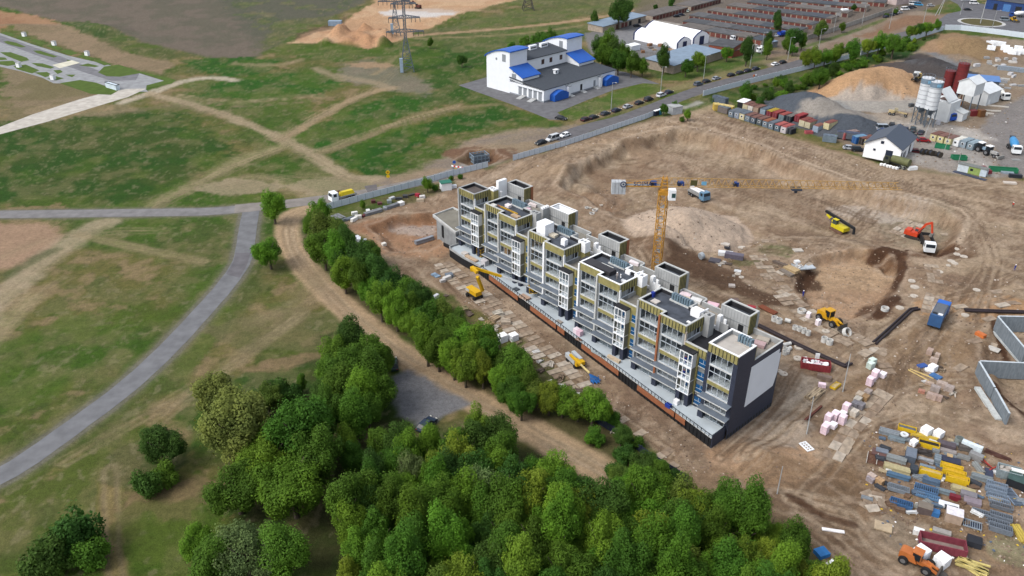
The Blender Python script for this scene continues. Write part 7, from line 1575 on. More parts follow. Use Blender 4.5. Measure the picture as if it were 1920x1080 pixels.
T5(800,245,4.6,.9,.5,(228,196,80),'yellow timber beams below the white cubes',5,1); T5(480,505,3.4,1.3,.8,(158,164,164),'grey scaffold tubes left of the plate stack',8,2,name='tube_stack',cat='tube stack'); T5(480,615,4.4,1.2,.9,(206,194,150),'beige timber stack at the left of the yard',7,3)
T5(500,695,3.8,.9,.7,BB_,'blue-grey beams below the beige timber',6,2,name='beam_stack',cat='beam stack'); T5(830,595,2.6,.7,.6,(150,166,180),'short grey-blue tubes above the single yellow crate',6,2,name='tube_stack',cat='tube stack'); T5(870,755,2.8,1.2,.8,(100,124,150),'blue beams in a loose heap under the yellow crate',6,2,name='beam_stack',cat='beam stack',mess=.12)
T5(810,515,2.7,.8,.6,(176,180,184),'pale scaffold tubes below the black bundles',7,2,name='tube_stack',cat='tube stack'); T5(940,510,1.1,2.1,.9,(140,154,164),'upright bundle of grey tubes beside the dark sheets',6,2,name='tube_stack',cat='tube stack'); T5(1030,875,3.0,.8,.7,(140,156,164),'grey roll of tubes right of the blue frames',6,2,name='tube_stack',cat='tube stack'); T5(1225,850,3.8,1.0,.8,(210,196,150),'beige timber stack under the yellow crates',6,3)
T5(1440,720,3.4,1.2,.8,(144,154,158),'grey profiles right of the yellow crates',5,2,name='beam_stack',cat='beam stack'); T5(780,1010,1.2,3.4,.6,(156,156,150),'grey planks lying across below the blue frames',4,1,dA+R(-35))
T5(670,625,1.3,1.7,1.0,(70,78,88),'dark bundle of braces in the middle of the yard',6,2,name='brace_bundle',cat='bundle',mess=.3); T5(790,430,2.6,1.0,.8,(84,78,76),'dark prop bundles below the yellow crate with scrap',8,2,name='prop_bundle',cat='bundle',mess=.25)
T5(1400,600,3.0,1.0,.6,(156,160,158),'grey frame leaning across the right of the yard',4,1,hd(1825,870,1845,895),'frame_stack','frame stack'); T5(1250,380,2.2,1.2,.9,(112,106,102),'dark scrap beside the white awning',5,2,dA,'scrap_stack','scrap',.3); T5(1240,480,2.2,1.0,.6,(150,152,150),'grey trays below the awning',4,1)
timber('timber_pile','loose timber pile below the red skip','timber',1527,742,4.8,2.0,.7,(212,190,158),hd(1510,757,1545,727),9,2,.12); timber('timber_pile','pale boards beside the blue tarpaulin','timber',1727,701,5,.5,.15,(224,196,130),hd(1712,690,1740,701),2,1,.02,False); timber('timber_pile','pale boards below the first ones','timber',1721,704,5,.4,.15,(224,196,130),hd(1708,697,1736,712),2,1,.02,False)
timber('timber_pile','yellow boards beside the big puddle','timber',1911,1003,4.0,1.4,.5,(222,196,90),hd(1902,988,1920,1018),7,2,.04); timber('timber_pile','crossed yellow and pale boards near the bottom right corner','timber',1822,1064,4.6,2.4,.5,(224,206,130),hd(1806,1058,1840,1076),6,2,.35); timber('timber_pile','pale timber beside the rubbish heap behind the block','timber',1484,508,4,2.4,.8,(214,186,140),hd(1470,500,1496,512),7,2,.03); timber('timber_pile','grey timber below the pale one behind the block','timber',1475,514,4,1.6,.6,(150,138,126),hd(1462,506,1490,520),5,2,.05); timber('timber_pile','weathered boards beside the post behind the block','timber',1462,497,4,1.2,.7,(128,112,100),hd(1450,490,1474,499),4,2,.06)
timber('steel_beam','rusty beam lying below the timber pile','beam',1523,778,7,.5,.4,(108,62,50),hd(1508,791,1538,765),1,1,0,False)
timber('timber_pile','stack of boards on the dirt beside the tree belt','timber',1000,726,4,1.2,.3,(206,186,150),hd(985,740,1015,715),5,1,.2,False); timber('timber_pile','second stack of boards near the tree belt','timber',1022,722,3,1.0,.3,(196,176,140),hd(1010,730,1034,715),4,1,.2,False)
timber('plank_stack','grey plank stack by the upper fence','planks',700,400,6,1.6,.8,(150,152,156),hd(685,402,720,392),4,2,.03); timber('plank_stack','second grey plank stack by the upper fence','planks',738,388,6,1.4,.8,(142,146,152),hd(722,394,754,383),4,2,.05)
timber('block_row','pair of grey block bundles in the reddish hollow, left','blocks',788,456,3.2,1.2,1.1,(168,174,184),hd(780,458,800,452),3,2,0); timber('block_row','pair of grey block bundles in the reddish hollow, right','blocks',804,451,3.2,1.2,1.1,(170,176,186),hd(796,454,814,448),3,2,0)
timber('plank_stack','grey deck of boards left of the rubbish by the fence','planks',634,408,4,3,.4,(140,142,146),hd(625,402,645,412),5,1,.0); timber('panel_stack','grey-blue sheets at the lower end of the fence rubbish','panels',654,412,4,1.4,.5,(130,140,150),hd(640,416,668,406),3,1,.3)
timber('panel_stack','small grey-blue panel stack beside the slab track, upper','panels',842,518,2,1.6,.7,(140,152,166),.3,3,2,.05); timber('panel_stack','small pale blue panel stack beside the slab track, lower','panels',817,518,1.4,2.6,.4,(150,176,200),.7,3,1,.05)
for x,y,c,l in [(928,600,(196,172,140),'broken pallets heap beside the slab track, upper'),(914,612,(190,160,120),'broken pallets heap beside the slab track, lower'),(948,606,(206,190,170),'pallet stack at the edge of the slab track'),(934,590,(214,206,190),'light crate beside the slab track'),(868,583,(160,150,110),'small stack of pallets near the tree belt')]: timber('pallet_heap',l,'pallets',x,y,2.4,1.8,.8,c,sg.uniform(0,1.5),5,3,.25)
# yellow crates
def crate(x,y,L,w,h,label,top=None,open_=True,ax=None):
    t=thing('yellow_crate',label,'crate',at(*c5(x,y)) if ax is None else at(x,y),dA if ax is None else ax,'yellow steel crates'); mt=M(YB,.5,0,.08,2); m=MB(); P=[(-L/2,-w/2),(L/2,-w/2),(L/2,w/2),(-L/2,w/2)]
    m.rim(P,.07,0.1,h,mt); m.box(-L/2+.07,L/2-.07,-w/2+.07,w/2-.07,.1,.2,mt)
    for i in range(5): m.box(-L/2+.1+i*(L-.3)/4,-L/2+.2+i*(L-.3)/4,-w/2-.05,-w/2,.05,h,mt)
    m.build('side',t); m=MB(); g=random.Random(int(x))
    for i in range(9): m.box(-L*.44,L*.44,-.05,.05,h*.6,h*.72+g.uniform(0,.15),M(top or (196,176,130),.8,0,.1,2),g.uniform(-.05,.05),(0,-w*.4+i*w*.1,0))
    m.build('contents',t)
crate(600,165,3.3,1.3,.9,'yellow crate with grey mesh, at the top of the yard',(120,126,130)); crate(840,350,3.7,1.5,1.2,'yellow crate heaped with dark scrap in the middle',(64,58,54)); crate(860,670,3.8,1.1,1.2,'single yellow crate filled with beige boards',(226,200,130))
crate(1095,605,3.8,1.0,1.1,'uppermost of the three stepped yellow crates',(232,190,60)); crate(1125,665,3.9,1.0,1.1,'middle one of the three stepped yellow crates',(232,190,60)); crate(1160,745,3.8,1.3,1.3,'lowest and largest of the three stepped yellow crates',(232,190,60))
crate(1566,726,2.6,1.2,.6,'yellow cradle with boards on the dirt below the red skip',(220,196,140),ax=hd(1556,733,1576,718))
# ladder-like frames
def frames(px,py,L,w,n,c,label,ax,raw=True,tiltstack=.28):
    m=MB(); mt=M(c,.5,.2,.1,2)
    for k in range(n):
        z=.1+k*tiltstack; dx=sg.uniform(-.15,.15)
        for s in (-1,1): m.box(-L/2+dx,L/2+dx,s*w/2-.06,s*w/2+.06,z,z+.2,mt)
        q=max(4,int(L/.33))
        for i in range(q+1): m.box(-L/2+dx+i*L/q-.035,-L/2+dx+i*L/q+.035,-w/2+.06,w/2-.06,z+.03,z+.15,mt)
    m.box(-L/2,L/2,-w/2+.1,w/2-.1,.02,.06,M((52,64,84),.7,0,.2,2))
    o=m.build('frame_stack',None,loc=at(px,py),rz=ax); return tag(o,label,'steel frames','stacked ladder-like steel frames')
FB=(150,166,184)
for x,y,L,w,n,c,l in [(500,840,3.5,1.3,3,(150,160,170),'grey ladder frames under the blue-grey beams'),(810,850,3.8,1.6,3,(104,138,176),'bluish ladder frames in the middle of the lower yard'),(830,920,3.8,.9,2,(120,160,200),'light blue frames at the foot of the bluish ones'),(525,1005,3.6,1.4,3,(80,122,170),'blue frames with white plastic at the lower left'),
   (1600,800,3.3,1.0,3,FB,'uppermost ladder frames of the right column'),(1590,850,3.3,1.0,3,FB,'second ladder frames of the right column'),(1615,920,3.4,1.0,2,FB,'third ladder frames of the right column'),(1640,975,3.4,1.0,2,FB,'fourth ladder frames of the right column'),(1655,1040,3.4,1.0,3,(130,136,144),'fifth ladder frames of the right column')]: frames(*c5(x,y),L,w,n,c,l,dA)
frames(1898,932,4.2,1.7,1,FB,'single large frame leaning at the right end of the column',hd(1882,912,1912,950)); c6b=lambda x,y:(1500+x/4.571,900+y/4.571)
for x,y,L,w,n,l in [(1720,330,3.4,1.1,3,'ladder frames just above the double stack'),(1690,385,3.3,1.1,3,'upper stack of the lowest ladder frames'),(1715,440,3.4,1.3,4,'lowest stack of ladder frames with blue bottoms'),(1550,290,2.8,1.0,2,'single grey frame left of the frame column')]: frames(*c6b(x,y),L,w,n,(138,148,160),l,dA)
frames(*c6b(1470,385),2.8,1.8,1,(168,180,190),'mesh cage standing above the black sheeted pallet',dA)
# further single things of the yard
def boxy(name,label,cat,px,py,L,w,h,c,ax=None,top=None,z=0,rough=.6):
    m=MB(); m.box(-L/2,L/2,-w/2,w/2,-.05,h,M(c,rough,0,.12,1.5)); 
    if top: m.box(-L/2-.03,L/2+.03,-w/2-.03,w/2+.03,h,h+.08,M(top,rough,0,.12,1.5))
    o=m.build(name,None,loc=at(px,py,z),rz=dA if ax is None else ax); return tag(o,label,cat)
boxy('plate_stack','tall stack of dark grey plates in the middle of the yard','plates',*c5(635,475),1.8,2.9,1.4,(92,102,116),dA,(120,130,144)); boxy('plate_stack','brownish plate stack right of the scrap crate','plates',*c5(1040,345),3.2,1.4,.9,(100,90,96)); boxy('rubble_tray','tray of pale rubble below the brown plates','tray',*c5(1050,405),3.2,1.0,.5,(160,152,148))
boxy('sheet_stack','dark blue sheets with a small pallet on top','sheets',*c5(1085,520),3.4,1.7,.7,(60,64,84)); boxy('pallet','small pallet on the dark blue sheets','pallet',*c5(1075,478),1.0,.8,.14,(206,176,130),z=.7)
boxy('sheet','dark sheet lying at the right of the yard','sheet',*c5(1525,645),1.4,2.6,.2,(66,72,94)); boxy('sheet','rusty sheet with a grey plate at the left edge of the yard','sheet',*c5(290,420),2.6,2.0,.3,(112,82,76)); boxy('sheet','grey-blue plate on the rusty rack','sheet',*c5(320,405),2.2,1.3,.12,(128,136,148),z=.35)
boxy('crate_box','dark brown wooden box below the grey planks','box',1732,960,2.3,1.7,1.5,(106,94,92),top=(134,124,112)); boxy('crate_box','big white-topped wooden crate in the lower yard','box',1786,974,2.6,2.1,1.8,(190,168,148),top=(222,218,222))
boxy('stone_slab','grey slab with black hoses above the big skip','slab',1765,1000,2.8,1.1,.6,(170,166,160)); boxy('water_tank','white container tank at the end of the big skip','tank',1721,1001,1.6,1.0,1.0,(232,234,232)); boxy('sheeted_pallet','pallet under black sheeting near the puddle','pallet',1825,1020,2.2,1.9,1.0,(54,58,66),top=(44,46,52))
boxy('tarpaulin','blue sheet lying beside the block stacks','tarpaulin',1754,707,1.7,2.3,.35,(70,116,170),R(35)); boxy('tarpaulin','white and blue plastic heap in the sorting place','tarpaulin',1729,688,2.0,1.3,.5,(60,96,170),R(20)); boxy('plastic_sheet','crumpled white plastic beside the blue heap','plastic',1738,694,1.2,1.0,.4,(234,236,238),R(50)); boxy('tarpaulin','blue tarpaulin with a white corner at the edge of the wood','tarpaulin',1540,1040,2.0,1.8,.8,(50,130,200),R(20))
boxy('plastic_sheet','long crumpled white sheet lying in the track near the wood','plastic',1562,995,3.6,.6,.15,(238,236,236),R(-12)); boxy('painted_board','white painted panel with a black mark behind the red skip','panel',1531,676,.9,.15,1.9,(238,240,242),R(-10)); boxy('concrete_block','orange barrier block lying near the foundation walls','block',1838,630,2.2,1.2,.8,(220,124,64),R(-60)); boxy('window_frames','bare wooden window frames on a slab','frames',1656,988,2.8,2.2,.2,(196,176,146),R(-25))
boxy('plastic_pack','blue basket beside the dark brown box','basket',1752,965,1.4,1.2,.9,(60,120,180)); boxy('packs','white and blue packs on boards in the lower yard','packs',1778,950,3.2,1.4,.5,(226,228,232)); boxy('tarpaulin','grey-pink tarpaulin heap at the middle of the lower yard','tarpaulin',1822,943,2.8,1.6,.7,(150,138,146)); boxy('tarpaulin','grey tarpaulin heap above the pink one','tarpaulin',1815,931,2.6,1.3,.8,(140,136,142)); boxy('red_machine','small dark red machine beside the tarpaulins','machine',1789,936,1.7,.9,.9,(130,40,52))
boxy('shed_awning','white corrugated awning sheet over scrap','awning',*c5(1320,385),3.6,.9,1.6,(214,226,232),hd(1803,834,1837,848)); boxy('steel_box','steel box beneath the awning','box',*c5(1370,490),1.1,2.4,1.4,(150,150,150),hd(1820,868,1832,850))
boxy('dark_container','black low container with green and white lids at the right edge','container',1912,912,4.4,2.6,1.7,(40,44,50),hd(1890,905,1925,918),(70,96,92)); boxy('container_lid','white lid on the black container','lid',1905,897,2.4,.9,.1,(226,230,228),hd(1890,895,1918,902),z=1.8)
skip(1889,893,3.9,2.3,1.8,(150,164,168),hd(1870,886,1908,896),'grey steel skip full of concrete at the right edge',[(180,170,160),(190,184,176)])
m=MB(); 
for i in range(9): m.box(-1.7,1.7,-1.6+i*.4,-1.52+i*.4,.3,.4,M((116,70,58),.9,0,.2,2))
m.box(-1.72,-1.6,-1.7,1.7,.05,.4,M((200,196,186),.6)); m.box(0,.12,-1.7,1.7,.4,.5,M((200,196,186),.6)); tag(m.build('rusty_rack',None,loc=at(*c5(260,500)),rz=dA),'rusty rack of bars at the left edge of the store yard','rack')
m=MB(); m.beam((-1.6,-.3,.4),(1.5,-.1,.5),.15,.15,RED); m.beam((-1.6,.5,.4),(1.5,-.1,.5),.15,.15,M((200,60,50),.5)); m.beam((1.4,-.8,.2),(1.4,.8,.6),.15,.15,M((200,60,50),.5)); tag(m.build('red_trestle',None,loc=at(*c5(1490,555)),rz=hd(1838,864,1856,878)),'red trestle lying beside the dark sheet','trestle')
timber('rebar_heap','rusty reinforcement bars at the right of the yard','rebar',*c5(1625,455),4.4,1.2,.3,(100,66,56),hd(1852,850,1890,865),9,1,.12,False)
m=MB(); m.cyl((0,0,.0),(0,0,1.4),.8,M((140,148,144),.7,0,.1,2),n=16); m.cyl((0,0,1.4),(0,0,1.45),.65,M((100,108,104),.7),n=16); tag(m.build('round_tank',None,loc=at(*c5(1180,310))),'round grey tank standing at the top of the yard','tank')
m=MB(); n=18
vs=[(r*math.cos(2*PI*i/n),r*math.sin(2*PI*i/n),z) for r,z in ((.75,.9),(.75,1.2),(.3,1.2),(.3,.9)) for i in range(n)]
m.add(vs,[(k*n+i,k*n+(i+1)%n,((k+1)%4)*n+(i+1)%n,((k+1)%4)*n+i) for k in range(4) for i in range(n)],M((220,224,226),.5)); tag(m.build('cable_coil',None,loc=at(*c5(560,255))),'round white cable coil on the formwork panels','coil')
for i,(x,y,l) in enumerate([(200,710,'small pinkish block pallet at the left edge of the yard, upper'),(190,740,'small grey block pallet at the left edge of the yard, lower'),(290,760,'brown block pallet right of the small left ones')]): PP.put(('block',[(206,186,174),(170,160,164),(200,164,124)][i],1.4,1.1,1.1),at(*c5(x,y)),dA-.5,l,'block pallets at the left edge of the yard')
for x,y,a,tl in [(160,880,.4,.12),(280,900,-.5,.15),(190,960,.2,.2),(150,1000,.6,.1),(220,1040,.1,.15),(330,985,1.2,.1),(250,940,-.3,.25)]:
    X_,Y_,Z_=at(*c5(x,y)); slab(X_,Y_,2.2,1.6,a,'thin concrete slab of the tumbled slab heap at the left of the yard','tumbled slabs at the left of the yard',tl)
m=MB(); m.rim([(-1.3,-.8),(1.3,-.8),(1.3,.8),(-1.3,.8)],.25,.1,.3,WHT); 
for x in (-.6,0,.6): m.box(x-.08,x+.08,-.6,.6,.1,.3,WHT)
m.box(-1.05,1.05,-.06,.06,.1,.29,WHT); tag(m.build('slotted_frame',None,loc=at(1512,838.6),rz=hd(1505,832,1520,846)),'white slotted frame lying at the foot of a pole','frame')
# foundation walls
FW=M((134,144,152),.8,0,.14,.8,st=(3,3,1))
def fwall(label,pts,h,z0=-1.2):
    Q=[np.array(G(*p)) if len(p)==2 else np.array(G(p[0],p[1],p[2])) for p in pts]; t=thing('foundation_wall',label,'foundation wall',(Q[0][0],Q[0][1],0)); b0=Q[0]
    for i in range(len(Q)-1):
        a=Q[i]-b0;b=Q[i+1]-b0; d=(b-a)/np.linalg.norm(b-a); n=np.array([-d[1],d[0]])*.2; m=MB(); b=b-d*.21 if i<len(Q)-2 else b; a=a+(d*.21 if i>0 else 0)
        m.hexa([(*(a-n),z0),(*(b-n),z0),(*(b+n),z0),(*(a+n),z0),(*(a-n),h),(*(b-n),h),(*(b+n),h),(*(a+n),h)],FW)
        m.hexa([(*(a-n*1.02),h),(*(b-n*1.02),h),(*(b+n*1.02),h),(*(a+n*1.02),h),(*(a-n*1.02),h+.04),(*(b-n*1.02),h+.04),(*(b+n*1.02),h+.04),(*(a+n*1.02),h+.04)],M((196,206,212),.7))
        L=np.linalg.norm(b-a)
        for k in range(int(L/1.3)):
            q=a+d*(k*1.3+.6); m.box(-.03,.03,-.215,.215,z0,h-.02,M((124,138,148),.8),math.atan2(d[1],d[0]),(q[0],q[1],0))
        m.build('wall_panel',t)
    return t
fwall('tall concrete foundation wall bending at its corner, the upper one',[(1960,594,3),(1871,592.5,3),(1925,656,3)],3.0)
fwall('tall concrete foundation wall, the lower one in front of the pit',[(1960,682,3),(1836,676.5,3),(1866,727,3),(1893,775,3)],3.0)
boxy('footing','pale footing strip beside the lower foundation wall','footing',1851,758,1.2,11,.5,(196,200,198),hd(1825,715,1868,780)+PI/2)
boxy('footing','pale footing strip beside the upper foundation wall','footing',1888,650,1.2,14,.4,(190,196,196),hd(1862,618,1915,680)+PI/2)
boxy('grey_slab','pale rectangular mortar tray near the upper foundation wall','tray',1856,652,4.2,2.0,.12,(200,196,188),R(-45))
# drums, hoses by the office
def drum(px,py,label,r=1.1,c=(44,52,66)):
    t=thing('cable_drum',label,'cable drum',at(px,py),R(20)); m=MB()
    m.cyl((0,-.5,r),(0,.5,r),r*.75,M(c,.7),n=16); m.cyl((0,-.6,r),(0,-.5,r),r,M((84,76,66),.8),n=16); m.cyl((0,.5,r),(0,.6,r),r,M((84,76,66),.8),n=16); m.build('drum',t)
for i,(x,y) in enumerate([(1729,290),(1737,291),(1745,293),(1753,295),(1760,297)]): drum(x,y,['first','second','third','fourth','fifth'][i]+' dark cable drum from the gabled house')
for i,(x,y) in enumerate([(1652,311),(1658,312),(1664,314),(1669,315),(1675,317),(1681,318)]): pal(x,y,'pallet',(228,230,230),.9,.9,.9,'small white bag in the row before the green tanker','white bags before the tanker',.3)
boxy('white_crate','long white crate at the end of the bag row','crate',1710,318,3.4,1.4,1.1,(232,234,236),R(14)); boxy('grey_crate','greenish grey crate left of the long white one','crate',1694,317,1.8,1.4,1.2,(150,154,140),R(10))
boxy('red_container','dark red low container behind the striped cabin','container',1846,322,5,2.2,1.3,(136,50,60),hd(1838,314,1856,326)); boxy('dark_mats','dark blue mats in front of the striped cabin','mats',1818,330,11,1.6,.25,(62,70,92),hd(1795,322,1845,336)); boxy('black_tank','black horizontal tank at the right edge by the mats','tank',1903,333,4,1.2,1.2,(40,46,56),R(-15)); boxy('grey_sheets','grey-blue sheets beside the black tank','sheets',1888,325,4,2,.6,(150,164,176),R(-25)); boxy('light_debris','heap of pale planks at the right edge','debris',1893,344,4,1.6,.5,(206,196,184),R(-10))
boxy('dark_blue_sheet','dark grey mortar puddle board in the plant','board',1905,300,3,2,.2,(150,150,148),R(0))
boxy('red_cube','dark red kiosk on the plant yard','kiosk',1823,217,3,2.4,2.4,(126,44,48),R(10)); boxy('rust_tank','rust-brown hopper beside the dark red kiosk','hopper',1838,218,2.6,2.2,2.8,(124,84,50),R(15)); boxy('grey_kiosk','grey kiosk with a yellow sign left of the red one','kiosk',1808,216,3.4,2.2,2.0,(160,158,150),R(5)); boxy('sign_board','small white switch cabinet at the silo feet','cabinet',1758,233,1.6,1.0,1.8,(206,206,210),R(10))
boxy('orange_machine','orange machine under the mixing house','machine',1797,197,1.8,1.4,1.4,(214,140,50),R(10)); boxy('pump_unit','dark silo pump left of the white silos','pump',1708,200,2,1.4,1.4,(84,88,92),R(20))
# white wrapped goods and concrete elements at the far right
fg=random.Random(9)
for i,(x,y) in enumerate([(1855,85),(1863,84),(1870,85),(1877,86),(1858,92)]): boxy('wrapped_goods','white wrapped upright pack of the upper cluster at the far right','pack',x,y,1.6,4,2.2,(232,236,240),R(60))['group']='white packs, upper cluster'
for i,(x,y) in enumerate([(1888,100),(1897,101),(1905,102),(1916,101),(1882,98),(1908,95)]): boxy('wrapped_goods','white wrapped pack of the lower cluster at the far right','pack',x,y,3.0,4,2.4,(236,240,244),R(60))['group']='white packs, lower cluster'
for k in range(9):
    o=boxy('pipe_section','grey concrete arch element of the long row at the far right','element',1879+k*5.2,131+k*.6,1.5,4.5,2.0,(150,162,174),R(70)); o['group']='grey arch elements'
for k in range(34):
    x=fg.uniform(1830,1918); y=fg.choice([fg.uniform(108,126),fg.uniform(140,165),fg.uniform(150,172)])
    o=boxy('precast_block','grey precast block in the scattered stock behind the plant','block',x,y,fg.uniform(1.5,4),fg.uniform(1,2),fg.uniform(.5,1.6),fg.choice([(186,184,180),(160,162,164),(206,202,196),(196,196,198)]),fg.uniform(-.6,.8)); o['group']='precast stock behind the plant'
for k in range(7): o=boxy('long_beam','pale precast beam on the ground by the plant','beam',1800+fg.uniform(0,95),192+fg.uniform(0,30) if k<4 else 165+fg.uniform(0,12),8,.8,.5,(206,200,190),R(-18)+fg.uniform(-.1,.1)); o['group']='precast beams by the plant'
# yard of the tents: sawn goods
for k in range(12): o=boxy('goods_pile','brown goods pile beside the tents','goods',1203+fg.uniform(0,70),87+fg.uniform(-4,12),fg.uniform(1.5,3.5),fg.uniform(1,2.2),fg.uniform(.6,1.6),fg.choice([(150,110,80),(176,150,120),(110,96,84),(140,150,156)]),fg.uniform(-.5,.8)); o['group']='goods beside the tents'
# form work in the dug hole at the fence
t=thing('formwork_cage','grey steel formwork cage standing in the round hole by the street','formwork',at(899,303),R(25)); m=MB(); mt=M((140,160,176),.5,.2,.1,2)
for x in (-3,-1.5,0,1.5,3):
    for y in (-2,2): m.beam((x,y,-.5),(x,y,3.2),.25,.25,mt)
for z in (.3,1.6,3.0):
    for y in (-2,2): m.beam((-3,y,z),(3,y,z),.2,.2,mt)
    for x in (-3,3): m.beam((x,-2,z),(x,2,z),.2,.2,mt)
m.rim([(-2.7,-1.8),(2.7,-1.8),(2.7,1.8),(-2.7,1.8)],.15,-.5,2.6,M((120,132,142),.7)); m.build('cage',t)
# road signs and barriers
def sign(px,py,label,parts,ax=R(20)):
    t=thing('road_sign',label,'road sign',at(px,py),ax); m=MB(); m.cyl((0,0,0),(0,0,2.6),.06,POLE,n=6); m.build('post',t)
    for (z,r,c) in parts: m=MB(); m.cyl((0,-.1,z),(0,-.05,z),r,M(c,.5,0,0),n=16); m.build('plate',t)
sign(728,336,'double round yellow-orange road sign on the meadow edge',[(2.5,.7,(240,200,30)),(2.5,.0001+.3,(220,90,40)),(1.1,.6,(240,200,30))],R(10)); sign(855,324,'yellow round signs at the striped road barrier',[(1.2,.6,(240,190,30))],R(10)); sign(852,316,'blue round sign above the striped barrier',[(2.4,.6,(50,100,190))],R(10))
t=thing('road_barrier','red and white striped barrier across the site road','barrier',at(858,319),R(-25)); m=MB()
for i in range(6): m.box(-2.4+i*.8,-1.6+i*.8,-.05,.05,1.0,1.5,M((220,60,50) if i%2 else (240,240,240),.5,0,0))
m.build('striped_board',t); m=MB(); m.box(-2,-1.85,-.4,.4,0,1,POLE); m.box(1.85,2,-.4,.4,0,1,POLE); m.build('leg',t)
t=thing('road_barrier','orange and white barrier beside the white street fence','barrier',at(1415,144),R(40)); m=MB(); m.box(-1.2,0,-.1,.1,.3,1.1,M((232,120,60),.5)); m.box(0,1.2,-.1,.1,.3,1.1,WHT); m.build('board',t)
# behind the block: rubbish places
for x,y,L,w,h,c,l in [(1360,478,4,1.6,1.0,(224,226,228),'white sheet roof on posts among the rubbish behind the block'),(1376,484,5,1.8,1.4,(112,106,120),'grey lean-to roof next to the white sheet roof'),(1340,490,3,2.4,.5,(88,84,92),'dark steel frame with yellow rails behind the block'),(1363,465,1.6,1.4,.5,(60,62,70),'small dark box above the white sheet roof'),(1360,456,2.4,1.6,.4,(204,196,186),'pale plate above the small dark box'),(1390,463,2.0,1.6,.3,(206,198,186),'pale slab right of the small dark box'),(1496,470,2.6,1.8,.3,(196,188,176),'pale flat stone beyond the timber stacks'),(1494,493,1.4,1.2,.7,(224,226,228),'white bag beside the grey sheeting'),(1383,509,1.8,1.2,.3,(214,216,216),'white scrap lying behind the fifth block'),(1509,500,5,3,.25,(186,194,200),'grey plastic sheeting on the pit edge'),(1376,566,2.4,1.6,.7,(120,100,92),'brown scrap heap behind the last tower'),(1372,537,1.6,1.2,.5,(196,186,178),'light bag on a brown scrap heap'),(1400,588,2,1.4,.9,(150,170,180),'pale blue sacks behind the last lift tower')]: boxy('site_scrap',l,'scrap',x,y,L,w,h,c,sg.uniform(-.6,.2))
m=MB(); m.cyl((0,0,1.0),(0.9,.5,1.2),.95,M((176,184,190),.6,0,.2,2),n=14); tag(m.build('round_bale',None,loc=at(1312,487)),'round silver bale of wire behind the fifth block','bale')
t=thing('red_machine','red machine among steel bars behind the last lift tower','machine',at(1408,582),R(-20)); m=MB(); m.box(-1,1,-.6,.6,.3,1.2,M((170,40,50),.5)); m.build('body',t); m=MB()
for i in range(6): m.beam((-3+i*.5,-1.5,.2),(-1+i*.5,1.5,.5),.1,.1,M((150,130,130),.6))
m.build('bars',t)
pipes('rust-brown bent sheets behind the last lift tower',[(1425,575),(1440,583),(1455,590)],.25,3,M((130,74,52),.9),.6,'rusty_sheet','sheet')
# rubbish by the upper fence
for k,(x,y,c) in enumerate([(665,402,(226,226,222)),(672,409,(210,208,200)),(690,396,(236,236,230)),(684,405,(120,60,64)),(712,383,(110,60,66)),(730,380,(150,160,164)),(735,373,(200,204,206)),(748,374,(60,64,70)),(760,370,(66,66,70)),(772,366,(74,70,70)),(783,368,(176,40,64)),(792,371,(214,210,206)),(752,384,(230,230,228)),(788,378,(206,190,166)),(700,380,(96,50,50)),(722,392,(150,156,162)),(664,414,(232,232,228)),(850,352,(220,224,228)),(668,446,(226,230,236)),(673,452,(222,226,232)),(684,455,(200,206,214)),(662,452,(210,214,220)),(720,460,(228,224,214)),(735,524,(216,218,214)),(722,513,(206,206,202)),(745,526,(226,226,224)),(816,560,(226,228,232)),(838,524,(216,214,210)),(830,528,(200,198,196))]):
    o=boxy('waste_heap','small heap of building waste along the upper fence and the tree belt','waste',x,y,sg.uniform(1.0,2.4),sg.uniform(.8,1.6),sg.uniform(.4,1.1),c,sg.uniform(0,2)); o['group']='waste heaps along the belt and fence'
# loads on the roofs and podium
def rbox(name,label,cat,u,v,z,L,w,h,c,a=0,top=None,rough=.6):
    x,y=BW(u,v); m=MB(); m.box(-L/2,L/2,-w/2,w/2,0,h,M(c,rough,0,.08,1.5)); o=m.build(name,None,loc=(x,y,z),rz=BAZ+a); return tag(o,label,cat)
def LU(px,py,z):
    x,y=G(px,py,z); dx,dy=x-BO[0],y-BO[1]; ca,sa=math.cos(BAZ),math.sin(BAZ); return dx*ca+dy*sa,-dx*sa+dy*ca
def rp(name,label,cat,px,py,z,L,w,h,c,a=0): u,v=LU(px,py,z); return rbox(name,label,cat,u,v,z,L,w,h,c,a)
ZF_=18.36
rp('wrapped_stack','big white wrapped cube on the third dark roof','stack',1022,438,ZF_,3.0,3.0,3.1,(240,242,246)); rp('pallet_boxes','pallet of small pale packs beside the white cube','packs',1038,443,ZF_,1.9,1.5,.6,(214,204,184),.1); rp('block_pack','small white block pack on the third roof','packs',1058,459,ZF_,1.3,1.1,1.5,(238,240,244)); rp('grey_pack','grey pack in front of the flues on the third roof','packs',1057,447,ZF_,1.8,1.0,.4,(130,132,138))
for x,y,L,w,h,c,l in [(926,386,1.6,1.0,.4,(214,212,206),'pale packs near the front of the second roof'),(953,388,1.5,1.2,.7,(232,222,222),'white pack pile in the middle of the second roof'),(967,407,2.6,1.2,.5,(196,170,140),'mixed board pile at the right corner of the second roof'),(990,396,1.4,1.0,.8,(226,190,202),'pink white pack at the right edge of the second roof')]: rp('roof_load',l,'load',x,y,ZF_,L,w,h,c)
u,v=LU(955,396,ZF_); x,y=BW(u,v); m=MB(); m.beam((-3.2,0,.25),(3.2,0,.25),.3,.3,M((206,160,40),.6)); m.beam((-4.6,.1,.2),(-3.2,0,.2),.25,.25,M((170,110,70),.6)); tag(m.build('yellow_beam',None,loc=(x,y,ZF_),rz=BAZ),'long yellow beam lying on the second roof','beam')
